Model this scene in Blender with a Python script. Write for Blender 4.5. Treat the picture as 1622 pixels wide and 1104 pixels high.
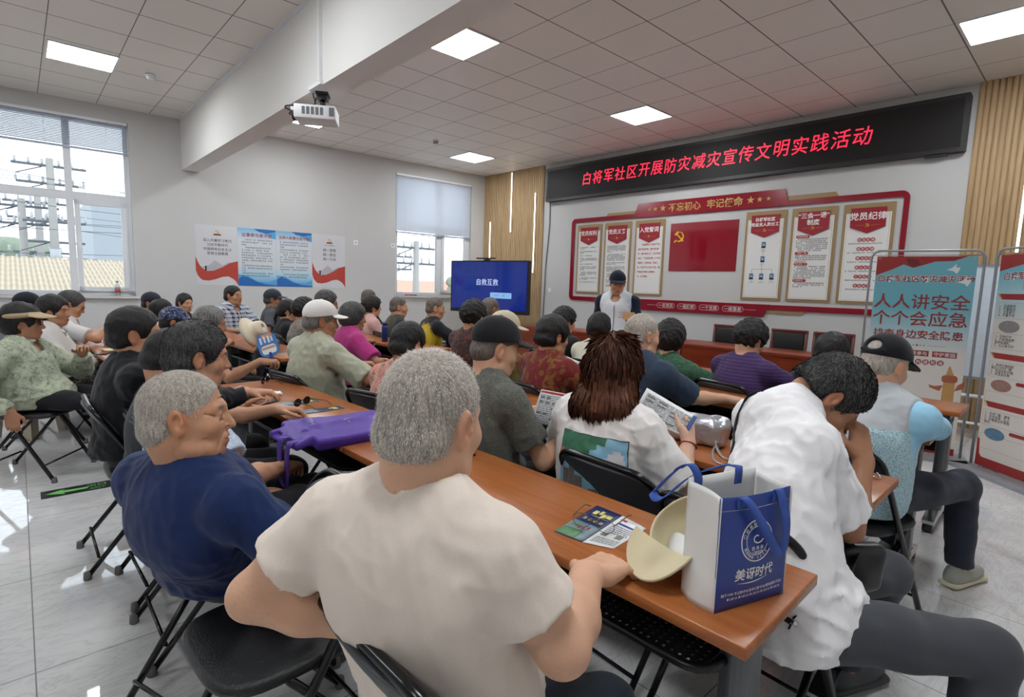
import bpy, bmesh, math, random
import numpy as np
from math import sin, cos, pi, radians, sqrt
from mathutils import Vector, Matrix

for _o in list(bpy.data.objects):
    bpy.data.objects.remove(_o)
SC = bpy.context.scene
COL = SC.collection
RND = random.Random(7)

# ------------------------------------------------------------------ camera
CAM = bpy.data.cameras.new('camera')
CAM.sensor_fit = 'HORIZONTAL'
CAM.sensor_width = 36.0
CAM.lens = 36.0 * 856.4 / 1622.0
CAM.clip_start = 0.05
CAM.clip_end = 300
CAMO = bpy.data.objects.new('camera', CAM)
COL.objects.link(CAMO)
_r = Vector((0.67164, 0.74026, 0.02993)); _f = Vector((-0.73267, 0.67086, -0.11500))
_f.normalize(); _r = (_r - _f * _r.dot(_f)).normalized(); _u = _r.cross(_f)
CAMO.matrix_world = Matrix(((_r.x, _u.x, -_f.x, 9.1594), (_r.y, _u.y, -_f.y, -7.5176),
                            (_r.z, _u.z, -_f.z, 1.4050), (0, 0, 0, 1)))
SC.camera = CAMO

# ------------------------------------------------------------------ world, exposure
SC.view_settings.view_transform = 'Standard'
SC.view_settings.look = 'None'
SC.view_settings.exposure = 1.55
SC.view_settings.gamma = 1.0
SC.view_settings.use_curve_mapping = False
WRL = bpy.data.worlds.new('sky'); SC.world = WRL
WRL.use_nodes = True
_bg = WRL.node_tree.nodes['Background']
_bg.inputs[0].default_value = (0.86, 0.93, 1.0, 1)
_bg.inputs[1].default_value = 0.95
LIGHT_STRENGTH = 13.0           # ceiling panels
SC.cycles.max_bounces = 8
SC.cycles.diffuse_bounces = 5
SC.cycles.glossy_bounces = 4
SC.cycles.transmission_bounces = 4
SC.cycles.transparent_max_bounces = 12
SC.cycles.sample_clamp_indirect = 6.0
SC.cycles.caustics_reflective = False
SC.cycles.caustics_refractive = False

# ------------------------------------------------------------------ scene helpers
def tag(o, label=None, cat=None, group=None, kind=None):
    if label: o['label'] = label
    if cat: o['category'] = cat
    if group: o['group'] = group
    if kind: o['kind'] = kind
    return o

def thing(name, label, cat, loc=(0, 0, 0), rz=0.0, group=None):
    o = bpy.data.objects.new(name, None); COL.objects.link(o)
    o.empty_display_size = 0.05
    o.location = loc; o.rotation_euler = (0, 0, rz)
    return tag(o, label, cat, group)

def link(name, me, mat=None, parent=None, loc=None):
    o = bpy.data.objects.new(name, me); COL.objects.link(o)
    if mat is not None:
        me.materials.clear()
        for m in (mat if isinstance(mat, (list, tuple)) else [mat]): me.materials.append(m)
    if parent is not None: o.parent = parent
    if loc is not None: o.location = loc
    return o

def copy_tree(o, parent=None):
    c = o.copy(); COL.objects.link(c)
    if parent is not None: c.parent = parent
    for ch in list(o.children): copy_tree(ch, c)
    return c

class MB:
    """collects shapes into one mesh"""
    def __init__(s): s.v = []; s.f = []; s.m = []; s.cur = 0; s.sm = []
    def _add(s, vs, fs, smooth=False):
        b = len(s.v); s.v.extend([tuple(v) for v in vs])
        for f in fs:
            s.f.append(tuple(b + i for i in f)); s.m.append(s.cur); s.sm.append(smooth)
    def mat(s, i): s.cur = i; return s
    def box(s, lo, hi, bev=0.0):
        x0, y0, z0 = lo; x1, y1, z1 = hi
        if bev <= 0:
            vs = [(x0,y0,z0),(x1,y0,z0),(x1,y1,z0),(x0,y1,z0),(x0,y0,z1),(x1,y0,z1),(x1,y1,z1),(x0,y1,z1)]
            fs = [(3,2,1,0),(4,5,6,7),(0,1,5,4),(1,2,6,5),(2,3,7,6),(3,0,4,7)]
            s._add(vs, fs); return s
        bm = bmesh.new(); bmesh.ops.create_cube(bm, size=1)
        for v in bm.verts:
            v.co = Vector(((x0+x1)/2+v.co.x*(x1-x0), (y0+y1)/2+v.co.y*(y1-y0), (z0+z1)/2+v.co.z*(z1-z0)))
        bmesh.ops.bevel(bm, geom=bm.edges[:], offset=bev, segments=2, profile=0.5, affect='EDGES')
        s.bm(bm, True); return s
    def bm(s, bm, smooth=False):
        bm.verts.index_update()
        s._add([v.co.copy() for v in bm.verts], [[v.index for v in f.verts] for f in bm.faces], smooth); bm.free()
    def tube(s, pts, r, n=8, cap=True, closed=False):
        pts = [Vector(p) for p in pts]; N = len(pts)
        rs = r if isinstance(r, (list, tuple)) else [r]*N
        rings = []; up = None; vs = []
        for i, p in enumerate(pts):
            if closed: t = pts[(i+1) % N] - pts[i-1]
            else: t = pts[min(i+1, N-1)] - pts[max(i-1, 0)]
            t.normalize()
            if up is None:
                up = Vector((0,0,1)) if abs(t.z) < .9 else Vector((1,0,0))
            a = (up - t*up.dot(t)).normalized(); b = t.cross(a); up = a
            for k in range(n):
                w = 2*pi*k/n; vs.append(p + (a*cos(w)+b*sin(w))*rs[i])
        fs = []
        for i in range(N if closed else N-1):
            j = (i+1) % N
            for k in range(n):
                k2 = (k+1) % n; fs.append((i*n+k, i*n+k2, j*n+k2, j*n+k))
        if cap and not closed:
            fs.append(tuple(range(n))[::-1]); fs.append(tuple(range((N-1)*n, N*n)))
        s._add(vs, fs, True); return s
    def lathe(s, prof, c=(0,0,0), n=20, axis='z'):
        vs = []; fs = []
        for r, z in prof:
            for k in range(n):
                w = 2*pi*k/n; x, y = r*cos(w), r*sin(w)
                vs.append((c[0]+x, c[1]+y, c[2]+z) if axis == 'z' else ((c[0]+z, c[1]+x, c[2]+y) if axis == 'x' else (c[0]+y, c[1]+z, c[2]+x)))
        for i in range(len(prof)-1):
            for k in range(n):
                k2 = (k+1) % n; fs.append((i*n+k, i*n+k2, (i+1)*n+k2, (i+1)*n+k))
        fs.append(tuple(range(n))[::-1]); fs.append(tuple(range((len(prof)-1)*n, len(prof)*n)))
        s._add(vs, fs, True); return s
    def prism(s, poly, h0, h1, fr=None):
        """polygon in (u,v) extruded along w between h0 and h1; fr = function (u,v,w) -> point"""
        fr = fr or (lambda u, v, w: (u, v, w)); n = len(poly)
        vs = [fr(u, v, h0) for u, v in poly] + [fr(u, v, h1) for u, v in poly]
        fs = [tuple(range(n))[::-1], tuple(range(n, 2*n))] + [(i, (i+1) % n, n+(i+1) % n, n+i) for i in range(n)]
        s._add(vs, fs); return s
    def grid(s, fn, nu, nv, smooth=True, thick=None):
        """surface fn(u,v) with u,v in 0..1; thick = offset vector function for a closed sheet"""
        vs = [fn(i/nu, j/nv) for j in range(nv+1) for i in range(nu+1)]
        W = nu+1
        fs = [(j*W+i, j*W+i+1, (j+1)*W+i+1, (j+1)*W+i) for j in range(nv) for i in range(nu)]
        if thick is not None:
            M = len(vs); vs2 = [Vector(v) + Vector(thick) for v in vs]
            fs2 = [tuple(M+i for i in f[::-1]) for f in fs]
            rim = [i for i in range(W)] + [j*W+nu for j in range(1, nv+1)] + [nv*W+i for i in range(nu-1, -1, -1)] + [j*W for j in range(nv-1, 0, -1)]
            side = [(rim[(i+1) % len(rim)], rim[i], M+rim[i], M+rim[(i+1) % len(rim)]) for i in range(len(rim))]
            vs = list(vs) + vs2; fs = fs + fs2 + side
        s._add(vs, fs, smooth); return s
    def mesh(s, name):
        me = bpy.data.meshes.new(name); me.from_pydata(s.v, [], s.f)
        me.polygons.foreach_set('use_smooth', s.sm); me.polygons.foreach_set('material_index', s.m)
        me.update(); return me
    def build(s, name, mat, parent=None, loc=None):
        return link(name, s.mesh(name), mat, parent, loc)

def fillet(pts, r, n=5):
    """rounds the corners of an open polyline"""
    pts = [Vector(p) for p in pts]; out = [pts[0]]
    for i in range(1, len(pts)-1):
        a, b, c = pts[i-1], pts[i], pts[i+1]
        d1 = (a-b); d2 = (c-b); q = min(r, d1.length*.49, d2.length*.49)
        p1 = b + d1.normalized()*q; p2 = b + d2.normalized()*q
        for k in range(n+1):
            t = k/n; out.append(p1*(1-t)**2 + b*2*t*(1-t) + p2*t*t)
    out.append(pts[-1]); return out

def rrect(x0, y0, x1, y1, r, n=4):
    out = []
    for cx, cy, a0 in ((x1-r, y1-r, 0), (x0+r, y1-r, 90), (x0+r, y0+r, 180), (x1-r, y0+r, 270)):
        for k in range(n+1):
            a = radians(a0+90*k/n); out.append((cx+r*cos(a), cy+r*sin(a)))
    return out

# ------------------------------------------------------------------ materials
def lin(c):
    return tuple((x/12.92 if x <= 0.04045 else ((x+0.055)/1.055)**2.4) for x in [v/255 for v in c])

class NT:
    def __init__(s, name):
        s.m = bpy.data.materials.new(name); s.m.use_nodes = True
        s.t = s.m.node_tree; s.b = s.t.nodes['Principled BSDF']; s.out = s.t.nodes['Material Output']
    def n(s, typ, **kw):
        nd = s.t.nodes.new(typ)
        for k, v in kw.items():
            if k.startswith('i_'):
                key = k[2:]; nd.inputs[int(key) if key.isdigit() else key.replace('_', ' ')].default_value = v
            else: setattr(nd, k, v)
        return nd
    def l(s, a, b): s.t.links.new(a, b)
    def math(s, op, a, b=None, clamp=False):
        nd = s.n('ShaderNodeMath', operation=op); nd.use_clamp = clamp
        for i, x in enumerate((a, b)):
            if x is None: continue
            if hasattr(x, 'is_output'): s.l(x, nd.inputs[i])
            else: nd.inputs[i].default_value = x
        return nd.outputs[0]
    def mix(s, fac, a, b, typ='MIX'):
        nd = s.n('ShaderNodeMix', data_type='RGBA', blend_type=typ)
        for sock, x in ((nd.inputs[0], fac), (nd.inputs[6], a), (nd.inputs[7], b)):
            if hasattr(x, 'is_output'): s.l(x, sock)
            elif isinstance(x, (int, float)): sock.default_value = x
            else: sock.default_value = (*x[:3], 1)
        return nd.outputs[2]
    def coord(s, which='Object', scale=(1, 1, 1), rot=(0, 0, 0), loc=(0, 0, 0)):
        tc = s.n('ShaderNodeTexCoord'); mp = s.n('ShaderNodeMapping')
        mp.inputs['Scale'].default_value = scale; mp.inputs['Rotation'].default_value = rot; mp.inputs['Location'].default_value = loc
        s.l(tc.outputs[which], mp.inputs[0]); return mp.outputs[0]
    def noise(s, vec, scale, detail=3, rough=.5, dist=0):
        nd = s.n('ShaderNodeTexNoise'); nd.inputs['Scale'].default_value = scale; nd.inputs['Detail'].default_value = detail
        nd.inputs['Roughness'].default_value = rough; nd.inputs['Distortion'].default_value = dist
        s.l(vec, nd.inputs['Vector']); return nd.outputs[0]
    def ramp(s, fac, stops):
        nd = s.n('ShaderNodeValToRGB'); e = nd.color_ramp.elements
        while len(e) < len(stops): e.new(.5)
        for el, (p, c) in zip(e, stops): el.position = p; el.color = (*c, 1) if len(c) == 3 else c
        s.l(fac, nd.inputs[0]); return nd.outputs[0]
    def bump(s, h, dist=.01, strength=1):
        nd = s.n('ShaderNodeBump'); nd.inputs['Distance'].default_value = dist; nd.inputs['Strength'].default_value = strength
        s.l(h, nd.inputs['Height']); s.l(nd.outputs[0], s.b.inputs['Normal'])
    def base(s, c): 
        if hasattr(c, 'is_output'): s.l(c, s.b.inputs['Base Color'])
        else: s.b.inputs['Base Color'].default_value = (*c[:3], 1)
    def set(s, rough=.5, metal=0, spec=.5):
        s.b.inputs['Roughness'].default_value = rough; s.b.inputs['Metallic'].default_value = metal
        s.b.inputs['Specular IOR Level'].default_value = spec; return s

_MC = {}
def mat(name, c, rough=.5, metal=0, spec=.5, emit=0, var=.06, vscale=20, bump=0, bscale=60):
    key = name
    if key in _MC: return _MC[key]
    t = NT(name); t.set(rough, metal, spec); L = lin(c)
    v = t.coord()
    nz = t.noise(v, vscale, 3)
    t.base(t.mix(nz, tuple(x*(1-var) for x in L), tuple(min(1, x*(1+var)) for x in L)))
    if bump: t.bump(t.noise(v, bscale, 2), bump)
    if emit:
        t.b.inputs['Emission Color'].default_value = (*L, 1); t.b.inputs['Emission Strength'].default_value = emit
    _MC[key] = t.m; return t.m

def text_mesh(body, size, ext=.0015, offset=0.0, align='CENTER', space=1.0, shear=0.0, xs=1.0, line=1.0):
    cu = bpy.data.curves.new('lettering', 'FONT')
    cu.body = body; cu.size = size; cu.extrude = ext; cu.offset = offset; cu.align_x = align; cu.align_y = 'CENTER'
    cu.space_character = space; cu.shear = shear; cu.resolution_u = 2; cu.space_line = line
    ob = bpy.data.objects.new('lettering', cu); COL.objects.link(ob)
    dg = bpy.context.evaluated_depsgraph_get(); dg.update()
    me = bpy.data.meshes.new_from_object(ob.evaluated_get(dg))
    bpy.data.objects.remove(ob); bpy.data.curves.remove(cu)
    n_ = len(me.vertices)
    if n_:
        co = np.empty(n_*3, np.float32); me.vertices.foreach_get('co', co); y_ = co.reshape(-1, 3)[:, 1]
        me.transform(Matrix.Translation((0, -(float(y_.min())+float(y_.max()))/2, 0)))
    if xs != 1.0:
        me.transform(Matrix.Diagonal((xs, 1, 1, 1)))
    return me

class Frame:
    """a flat place on a wall or panel: origin, right and up; out is towards the viewer"""
    def __init__(s, o, right, up=(0, 0, 1)):
        s.o = Vector(o); s.r = Vector(right).normalized(); s.u = Vector(up).normalized(); s.w = s.r.cross(s.u)
    def p(s, a, b, c=0.0): return s.o + s.r*a + s.u*b + s.w*c
    def fn(s): return lambda a, b, c: s.p(a, b, c)
    def M(s, a=0, b=0, c=0):
        q = s.p(a, b, c)
        return Matrix(((s.r.x, s.u.x, s.w.x, q.x), (s.r.y, s.u.y, s.w.y, q.y), (s.r.z, s.u.z, s.w.z, q.z), (0, 0, 0, 1)))
    def text(s, body, a, b, c, size, m, parent, name='lettering', rot=0.0, **kw):
        me = text_mesh(body, size, **kw)
        if rot: me.transform(Matrix.Rotation(rot, 4, 'Z'))
        me.transform(s.M(a, b, c)); return link(name, me, m, parent)
    def box(s, mb, a0, b0, a1, b1, c0, c1): mb.prism([(a0, b0), (a1, b0), (a1, b1), (a0, b1)], c0, c1, s.fn()); return mb
    def poly(s, mb, pts, c0, c1): mb.prism(pts, c0, c1, s.fn()); return mb

# ------------------------------------------------------------------ implicit surfaces for bodies, clothes, hair and soft goods
def V(*a): return np.array(a, dtype=np.float64)
def unit(v):
    v = np.asarray(v, float); return v/(np.linalg.norm(v)+1e-12)
def rotm(axis, a):
    return np.array(Matrix.Rotation(a, 3, Vector(axis)))
def rz_(a): return rotm((0, 0, 1), a)
def rx_(a): return rotm((1, 0, 0), a)
def ry_(a): return rotm((0, 1, 0), a)

def smin(a, b, k):
    if k <= 0: return np.minimum(a, b)
    h = np.maximum(k-np.abs(a-b), 0)/k
    return np.minimum(a, b)-h*h*k*.25

def wave3(X, Y, Z, s, seed=0):
    """smooth pseudo noise, about -1..1"""
    a = seed*1.7
    x = X*s+a; y = Y*s-a*1.3; z = Z*s+a*.7
    w = np.sin(1.1*x+1.9*np.sin(.9*y+a)+.7*z)+np.sin(1.3*y+1.7*np.sin(.8*z-a)-.6*x)+np.sin(1.2*z+1.8*np.sin(1.1*x+a)+.8*y)
    return w/3

class Field:
    def __init__(s, R=None, o=(0, 0, 0)):
        s.ops = []; s.lo = np.full(3, 1e9); s.hi = np.full(3, -1e9)
        s.R = np.eye(3) if R is None else np.asarray(R); s.o = np.asarray(o, float)
    def at(s, R, o):
        s.R = np.asarray(R); s.o = np.asarray(o, float); return s
    def P(s, p): return s.R@np.asarray(p, float)+s.o
    def _op(s, lo, hi, fn, k, neg):
        lo = np.asarray(lo)-k-.02; hi = np.asarray(hi)+k+.02
        s.ops.append((lo, hi, fn, k, neg))
        if not neg: s.lo = np.minimum(s.lo, lo); s.hi = np.maximum(s.hi, hi)
    def cone(s, a, b, ra, rb=None, k=.02, neg=False, flat=False, sq=None):
        """round cone; flat: ends square at b; sq=(axis, factor): squashed along an axis"""
        a = s.P(a); b = s.P(b); rb = ra if rb is None else rb
        ba = b-a; L2 = max(ba@ba, 1e-12); m = max(ra, rb); un = ba/sqrt(L2)
        ax = None
        if sq is not None: ax = s.R@unit(sq[0]); fac = sq[1]
        def fn(X, Y, Z):
            px, py, pz = X-a[0], Y-a[1], Z-a[2]
            t = np.clip((px*ba[0]+py*ba[1]+pz*ba[2])/L2, 0, 1)
            dx, dy, dz = px-t*ba[0], py-t*ba[1], pz-t*ba[2]
            if ax is not None:
                q = (dx*ax[0]+dy*ax[1]+dz*ax[2])*(1/fac-1)
                dx, dy, dz = dx+q*ax[0], dy+q*ax[1], dz+q*ax[2]
            d = np.sqrt(dx*dx+dy*dy+dz*dz)-(ra+(rb-ra)*t)
            if flat: d = np.maximum(d, (X-b[0])*un[0]+(Y-b[1])*un[1]+(Z-b[2])*un[2])
            return d
        s._op(np.minimum(a, b)-m, np.maximum(a, b)+m, fn, k, neg); return s
    def path(s, pts, rs, k=.012):
        for i in range(len(pts)-1): s.cone(pts[i], pts[i+1], rs[i], rs[i+1], k)
        return s
    def ell(s, c, r, k=.02, neg=False, R=None):
        c = s.P(c); r = np.asarray(r, float) if np.ndim(r) else np.full(3, float(r))
        Q = (s.R if R is None else s.R@R).T; m = r.max()
        def fn(X, Y, Z):
            px, py, pz = X-c[0], Y-c[1], Z-c[2]
            u = Q[0, 0]*px+Q[0, 1]*py+Q[0, 2]*pz; v = Q[1, 0]*px+Q[1, 1]*py+Q[1, 2]*pz; w = Q[2, 0]*px+Q[2, 1]*py+Q[2, 2]*pz
            k0 = np.sqrt((u/r[0])**2+(v/r[1])**2+(w/r[2])**2)
            k1 = np.sqrt((u/r[0]**2)**2+(v/r[1]**2)**2+(w/r[2]**2)**2)+1e-9
            return k0*(k0-1)/k1
        s._op(c-m, c+m, fn, k, neg); return s
    def box(s, c, h, rad=.01, k=.01, neg=False, R=None):
        c = s.P(c); h = np.asarray(h, float); Q = (s.R if R is None else s.R@R).T; m = np.linalg.norm(h)
        def fn(X, Y, Z):
            px, py, pz = X-c[0], Y-c[1], Z-c[2]
            q = [np.abs(Q[i, 0]*px+Q[i, 1]*py+Q[i, 2]*pz)-h[i]+rad for i in range(3)]
            o = np.sqrt(sum(np.maximum(a, 0)**2 for a in q))
            return o+np.minimum(np.maximum(np.maximum(q[0], q[1]), q[2]), 0)-rad
        s._op(c-m, c+m, fn, k, neg); return s
    def ring(s, c, n, r, t, k=.006, sx=1.0, neg=False):
        """torus of radius r about axis n, tube radius t"""
        c = s.P(c); n = s.R@unit(n)
        def fn(X, Y, Z):
            px, py, pz = X-c[0], Y-c[1], Z-c[2]
            h = px*n[0]+py*n[1]+pz*n[2]
            q = np.sqrt(np.maximum(px*px+py*py+pz*pz-h*h, 0))-r
            return np.sqrt(q*q+h*h)-t
        s._op(c-r-t, c+r+t, fn, k, neg); return s
    def plane(s, p, n, k=0.0):
        """keeps only what lies on the side of p away from n"""
        p = s.P(p); n = s.R@unit(n)
        s.ops.append((None, None, lambda X, Y, Z: (X-p[0])*n[0]+(Y-p[1])*n[1]+(Z-p[2])*n[2], k, 'cut')); return s
    def fun(s, lo, hi, fn, k=0.0, neg=False):
        s._op(np.asarray(lo, float), np.asarray(hi, float), fn, k, neg); return s
    def disp(s, fn):
        s.ops.append((None, None, fn, 0, 'disp')); return s
    def evaluate(s, ax):
        D = np.full([len(a) for a in ax], 9.0, np.float32)
        for lo, hi, fn, k, mode in s.ops:
            if lo is None: sl = (slice(None),)*3
            else:
                sl = []
                for i in range(3):
                    a, b = np.searchsorted(ax[i], (lo[i], hi[i])); sl.append(slice(a, b))
                sl = tuple(sl)
            sub = D[sl]
            if sub.size == 0: continue
            X = ax[0][sl[0]][:, None, None]; Y = ax[1][sl[1]][None, :, None]; Z = ax[2][sl[2]][None, None, :]
            d = fn(X, Y, Z)
            if mode is False: D[sl] = smin(sub, d, k)
            elif mode is True or mode == 'cut': D[sl] = -smin(-sub, (-d if mode == 'cut' else d), k) if mode == 'cut' else -smin(-sub, d, k)
            else:
                D[sl] = np.where(np.abs(sub) < .06, sub+d, sub)
        return D
    def mesh(s, name, res, fine=None):
        """res: cell size; fine: list of (lo, hi, cell) boxes where the axes get finer"""
        ax = []
        for i in range(3):
            lo, hi = s.lo[i]-.01, s.hi[i]+.01
            p = lo; out = []
            while p < hi+res:
                out.append(p); step = res
                for b in (fine or ()):
                    if b[0][i]-res <= p <= b[1][i]: step = min(step, b[2])
                p += step
            ax.append(np.array(out, np.float32))
        return nets(name, ax, s.evaluate(ax))

SMOOTH = [(.6,)]
def nets(name, ax, D):
    B = D < 0
    c = B[:-1, :-1, :-1].astype(np.int8)
    for dx in (0, 1):
        for dy in (0, 1):
            for dz in (0, 1):
                if dx or dy or dz:
                    c += B[dx:B.shape[0]-1+dx, dy:B.shape[1]-1+dy, dz:B.shape[2]-1+dz]
    act = (c > 0) & (c < 8)
    I, J, K = np.nonzero(act)
    n = len(I)
    if n == 0: 
        me = bpy.data.meshes.new(name); return me
    cor = {}
    for dx in (0, 1):
        for dy in (0, 1):
            for dz in (0, 1): cor[dx, dy, dz] = D[I+dx, J+dy, K+dz]
    acc = np.zeros((n, 3)); cnt = np.zeros(n)
    for a in range(3):
        for u in (0, 1):
            for v in (0, 1):
                k0 = [u, v]; k0.insert(a, 0); k1 = [u, v]; k1.insert(a, 1)
                d0 = cor[tuple(k0)]; d1 = cor[tuple(k1)]; m = (d0 < 0) != (d1 < 0)
                t = np.where(m, d0/np.where(m, d0-d1, 1), 0)
                p = np.zeros((n, 3)); uv = [u, v]; q = 0
                for b in range(3):
                    if b == a: p[:, b] = t
                    else: p[:, b] = uv[q]; q += 1
                acc += p*m[:, None]; cnt += m
    f = acc/cnt[:, None]
    co = np.empty((n, 3))
    for a, idx in enumerate((I, J, K)):
        g = ax[a]; co[:, a] = g[idx]+f[:, a]*(g[idx+1]-g[idx])
    num = np.full(act.shape, -1, np.int32); num[I, J, K] = np.arange(n)
    quads = []
    for a in range(3):
        b, d = (a+1) % 3, (a+2) % 3
        s0 = [slice(None)]*3; s1 = [slice(None)]*3
        s0[a] = slice(None, -1); s1[a] = slice(1, None)
        e = B[tuple(s0)] != B[tuple(s1)]
        q = [0]*3
        E = np.array(np.nonzero(e))
        ok = (E[b] > 0) & (E[d] > 0) & (E[b] < act.shape[b]) & (E[d] < act.shape[d])
        E = E[:, ok]
        if E.shape[1] == 0: continue
        def cell(ob, od):
            z = E.copy(); z[b] -= ob; z[d] -= od; return num[z[0], z[1], z[2]]
        Q = np.stack([cell(1, 1), cell(0, 1), cell(0, 0), cell(1, 0)], 1)
        flip = ~B[tuple(E)]
        Q[flip] = Q[flip][:, ::-1]
        quads.append(Q)
    F = np.concatenate(quads); F = F[(F >= 0).all(1)]
    ea = F.ravel(); eb = np.roll(F, -1, 1).ravel()
    for lam in SMOOTH[0]:
        deg = np.bincount(ea, minlength=n)+np.bincount(eb, minlength=n)
        for a in range(3):
            s_ = np.bincount(ea, co[eb, a], n)+np.bincount(eb, co[ea, a], n)
            co[:, a] += lam*(s_/np.maximum(deg, 1)-co[:, a])
    me = bpy.data.meshes.new(name)
    me.vertices.add(n); me.vertices.foreach_set('co', co.astype(np.float32).ravel())
    me.loops.add(F.size); me.loops.foreach_set('vertex_index', F.ravel().astype(np.int32))
    me.polygons.add(len(F)); me.polygons.foreach_set('loop_start', np.arange(0, F.size, 4, dtype=np.int32))
    me.polygons.foreach_set('use_smooth', np.ones(len(F), bool))
    me.update(calc_edges=True)
    return me

def paint(me, base, spots):
    """colour attribute from base colour and spots: (centre, radii, R, colour, softness)"""
    n = len(me.vertices); co = np.empty(n*3, np.float32); me.vertices.foreach_get('co', co); co = co.reshape(-1, 3)
    col = np.empty((n, 4), np.float32); col[:] = (*lin(base), 1)
    for c, r, R, cc, soft in spots:
        q = ((co-np.asarray(c))@np.asarray(R))/np.asarray(r)
        d = np.sqrt((q*q).sum(1)); w = np.clip((1-d)/max(soft, 1e-3)+.5, 0, 1)[:, None]
        col[:, :3] = col[:, :3]*(1-w)+np.array(lin(cc))*w
    at = me.color_attributes.new('tint', 'FLOAT_COLOR', 'POINT'); at.data.foreach_set('color', col.ravel())

# ------------------------------------------------------------------ the setting
H = 3.691
LD = Vector((1, .022, 0)).normalized()
WD = Vector((-.0545, -1, 0)).normalized()
LF = Frame((0, 0, 0), LD)            # front wall: a along the wall, b height, c into the room
WF = Frame((0, 0, 0), -WD)           # window wall: a = -distance from the corner
XR, YB = 10.7, -12.9

def struct(o, kind='structure'): o['kind'] = kind; return o

M_wall = mat('white wall paint', (197, 196, 195), .75, spec=.25, var=.02, vscale=3)
M_white = mat('white plastic', (226, 228, 230), .35, var=.02)
M_upvc = mat('window frame white', (222, 225, 230), .35, var=.02)
M_black = mat('black plastic', (22, 22, 24), .4, var=.05)
M_dark = mat('dark metal', (38, 39, 42), .35, .6)
M_chrome = mat('chrome', (205, 205, 205), .15, 1.0)
M_steel = mat('grey painted steel', (150, 152, 158), .4, .3)

# floor: glossy 0.8 m tiles
def floor_mat():
    t = NT('glossy grey floor tiles'); v = t.coord()
    sx = t.n('ShaderNodeSeparateXYZ'); t.l(v, sx.inputs[0])
    def seam(o, off, w):
        a = t.math('FRACT', t.math('DIVIDE', t.math('SUBTRACT', o, off), .8))
        d = t.math('ABSOLUTE', t.math('SUBTRACT', a, .5))
        return t.math('GREATER_THAN', d, .5-w/.8)
    m = t.math('MAXIMUM', seam(sx.outputs[0], 5.155, .0022), seam(sx.outputs[1], -5.144, .0022))
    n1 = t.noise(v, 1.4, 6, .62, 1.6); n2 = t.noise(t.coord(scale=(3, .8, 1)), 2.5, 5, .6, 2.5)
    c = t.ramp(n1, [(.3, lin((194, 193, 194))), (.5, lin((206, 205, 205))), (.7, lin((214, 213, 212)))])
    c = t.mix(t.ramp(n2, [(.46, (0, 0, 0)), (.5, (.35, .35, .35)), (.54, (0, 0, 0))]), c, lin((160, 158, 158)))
    c = t.mix(m, c, lin((92, 90, 90)))
    t.base(c); t.set(.03, 0, 1.0)
    t.l(t.math('ADD', t.math('MULTIPLY', m, .4), .028), t.b.inputs['Roughness'])
    return t.m
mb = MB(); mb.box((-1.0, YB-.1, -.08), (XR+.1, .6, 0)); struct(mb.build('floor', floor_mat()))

def ceil_mat(name, x0, y0):
    t = NT(name); v = t.coord(); sx = t.n('ShaderNodeSeparateXYZ'); t.l(v, sx.inputs[0])
    def seam(o, off, w):
        a = t.math('FRACT', t.math('DIVIDE', t.math('SUBTRACT', o, off-.3), .6))
        return t.math('LESS_THAN', t.math('ABSOLUTE', t.math('SUBTRACT', a, .5)), w/.6)
    m = t.math('MAXIMUM', seam(sx.outputs[0], x0, .006), seam(sx.outputs[1], y0, .004))
    n = t.noise(v, .9, 2)
    c = t.mix(n, lin((222, 216, 210)), lin((230, 225, 219)))
    t.base(t.mix(m, c, lin((110, 103, 97)))); t.set(.5, 0, .35); return t.m
mb = MB(); mb.box((-.8, -5.40, H), (XR+.1, .6, H+.1)); struct(mb.build('ceiling', ceil_mat('ceiling tiles', 4.45, -4.6)))
mb = MB(); mb.box((-1.0, YB-.1, H), (XR+.1, -5.40, H+.1)); struct(mb.build('ceiling_rear', ceil_mat('ceiling tiles rear', 3.12, -5.985)))
mb = MB(); mb.box((-.7, -5.612, 2.965), (XR, -5.385, H)); struct(mb.build('beam', mat('beam paint', (222, 220, 217), .75, spec=.25, var=.02, vscale=3)))
mb = MB(); mb.box((-.25, -5.638, H-.022), (XR, -5.612, H), .0); struct(mb.build('trim_1', M_upvc))

# front wall, right wall, back wall
mb = MB(); LF.box(mb, -.4, 0, XR+.3, H+.05, -.2, 0); struct(mb.build('wall_front', M_wall))
mb = MB(); mb.box((XR, YB, 0), (XR+.15, .5, H+.05)); struct(mb.build('wall_right', M_wall))
mb = MB(); mb.box((-1.0, YB-.15, 0), (XR+.15, YB, H+.05)); struct(mb.build('wall_back', M_wall))
# window wall with two openings; unseen third added to brighten the near end
WIN = [(6.255, 8.06, 1.095, 3.495), (.385, 2.125, 1.155, 3.46), (10.25, 12.05, 1.095, 3.495)]
mb = MB()
for s0, s1 in ((8.06, 10.25), (12.05, 13.2), (2.125, 6.255), (-.2, .385)): WF.box(mb, -s1, 0, -s0, H+.05, -.24, 0)
for s0, s1, z0, z1 in WIN:
    WF.box(mb, -s1, 0, -s0, z0, -.24, 0); WF.box(mb, -s1, z1, -s0, H+.05, -.24, 0)
struct(mb.build('wall_window', M_wall))

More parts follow.
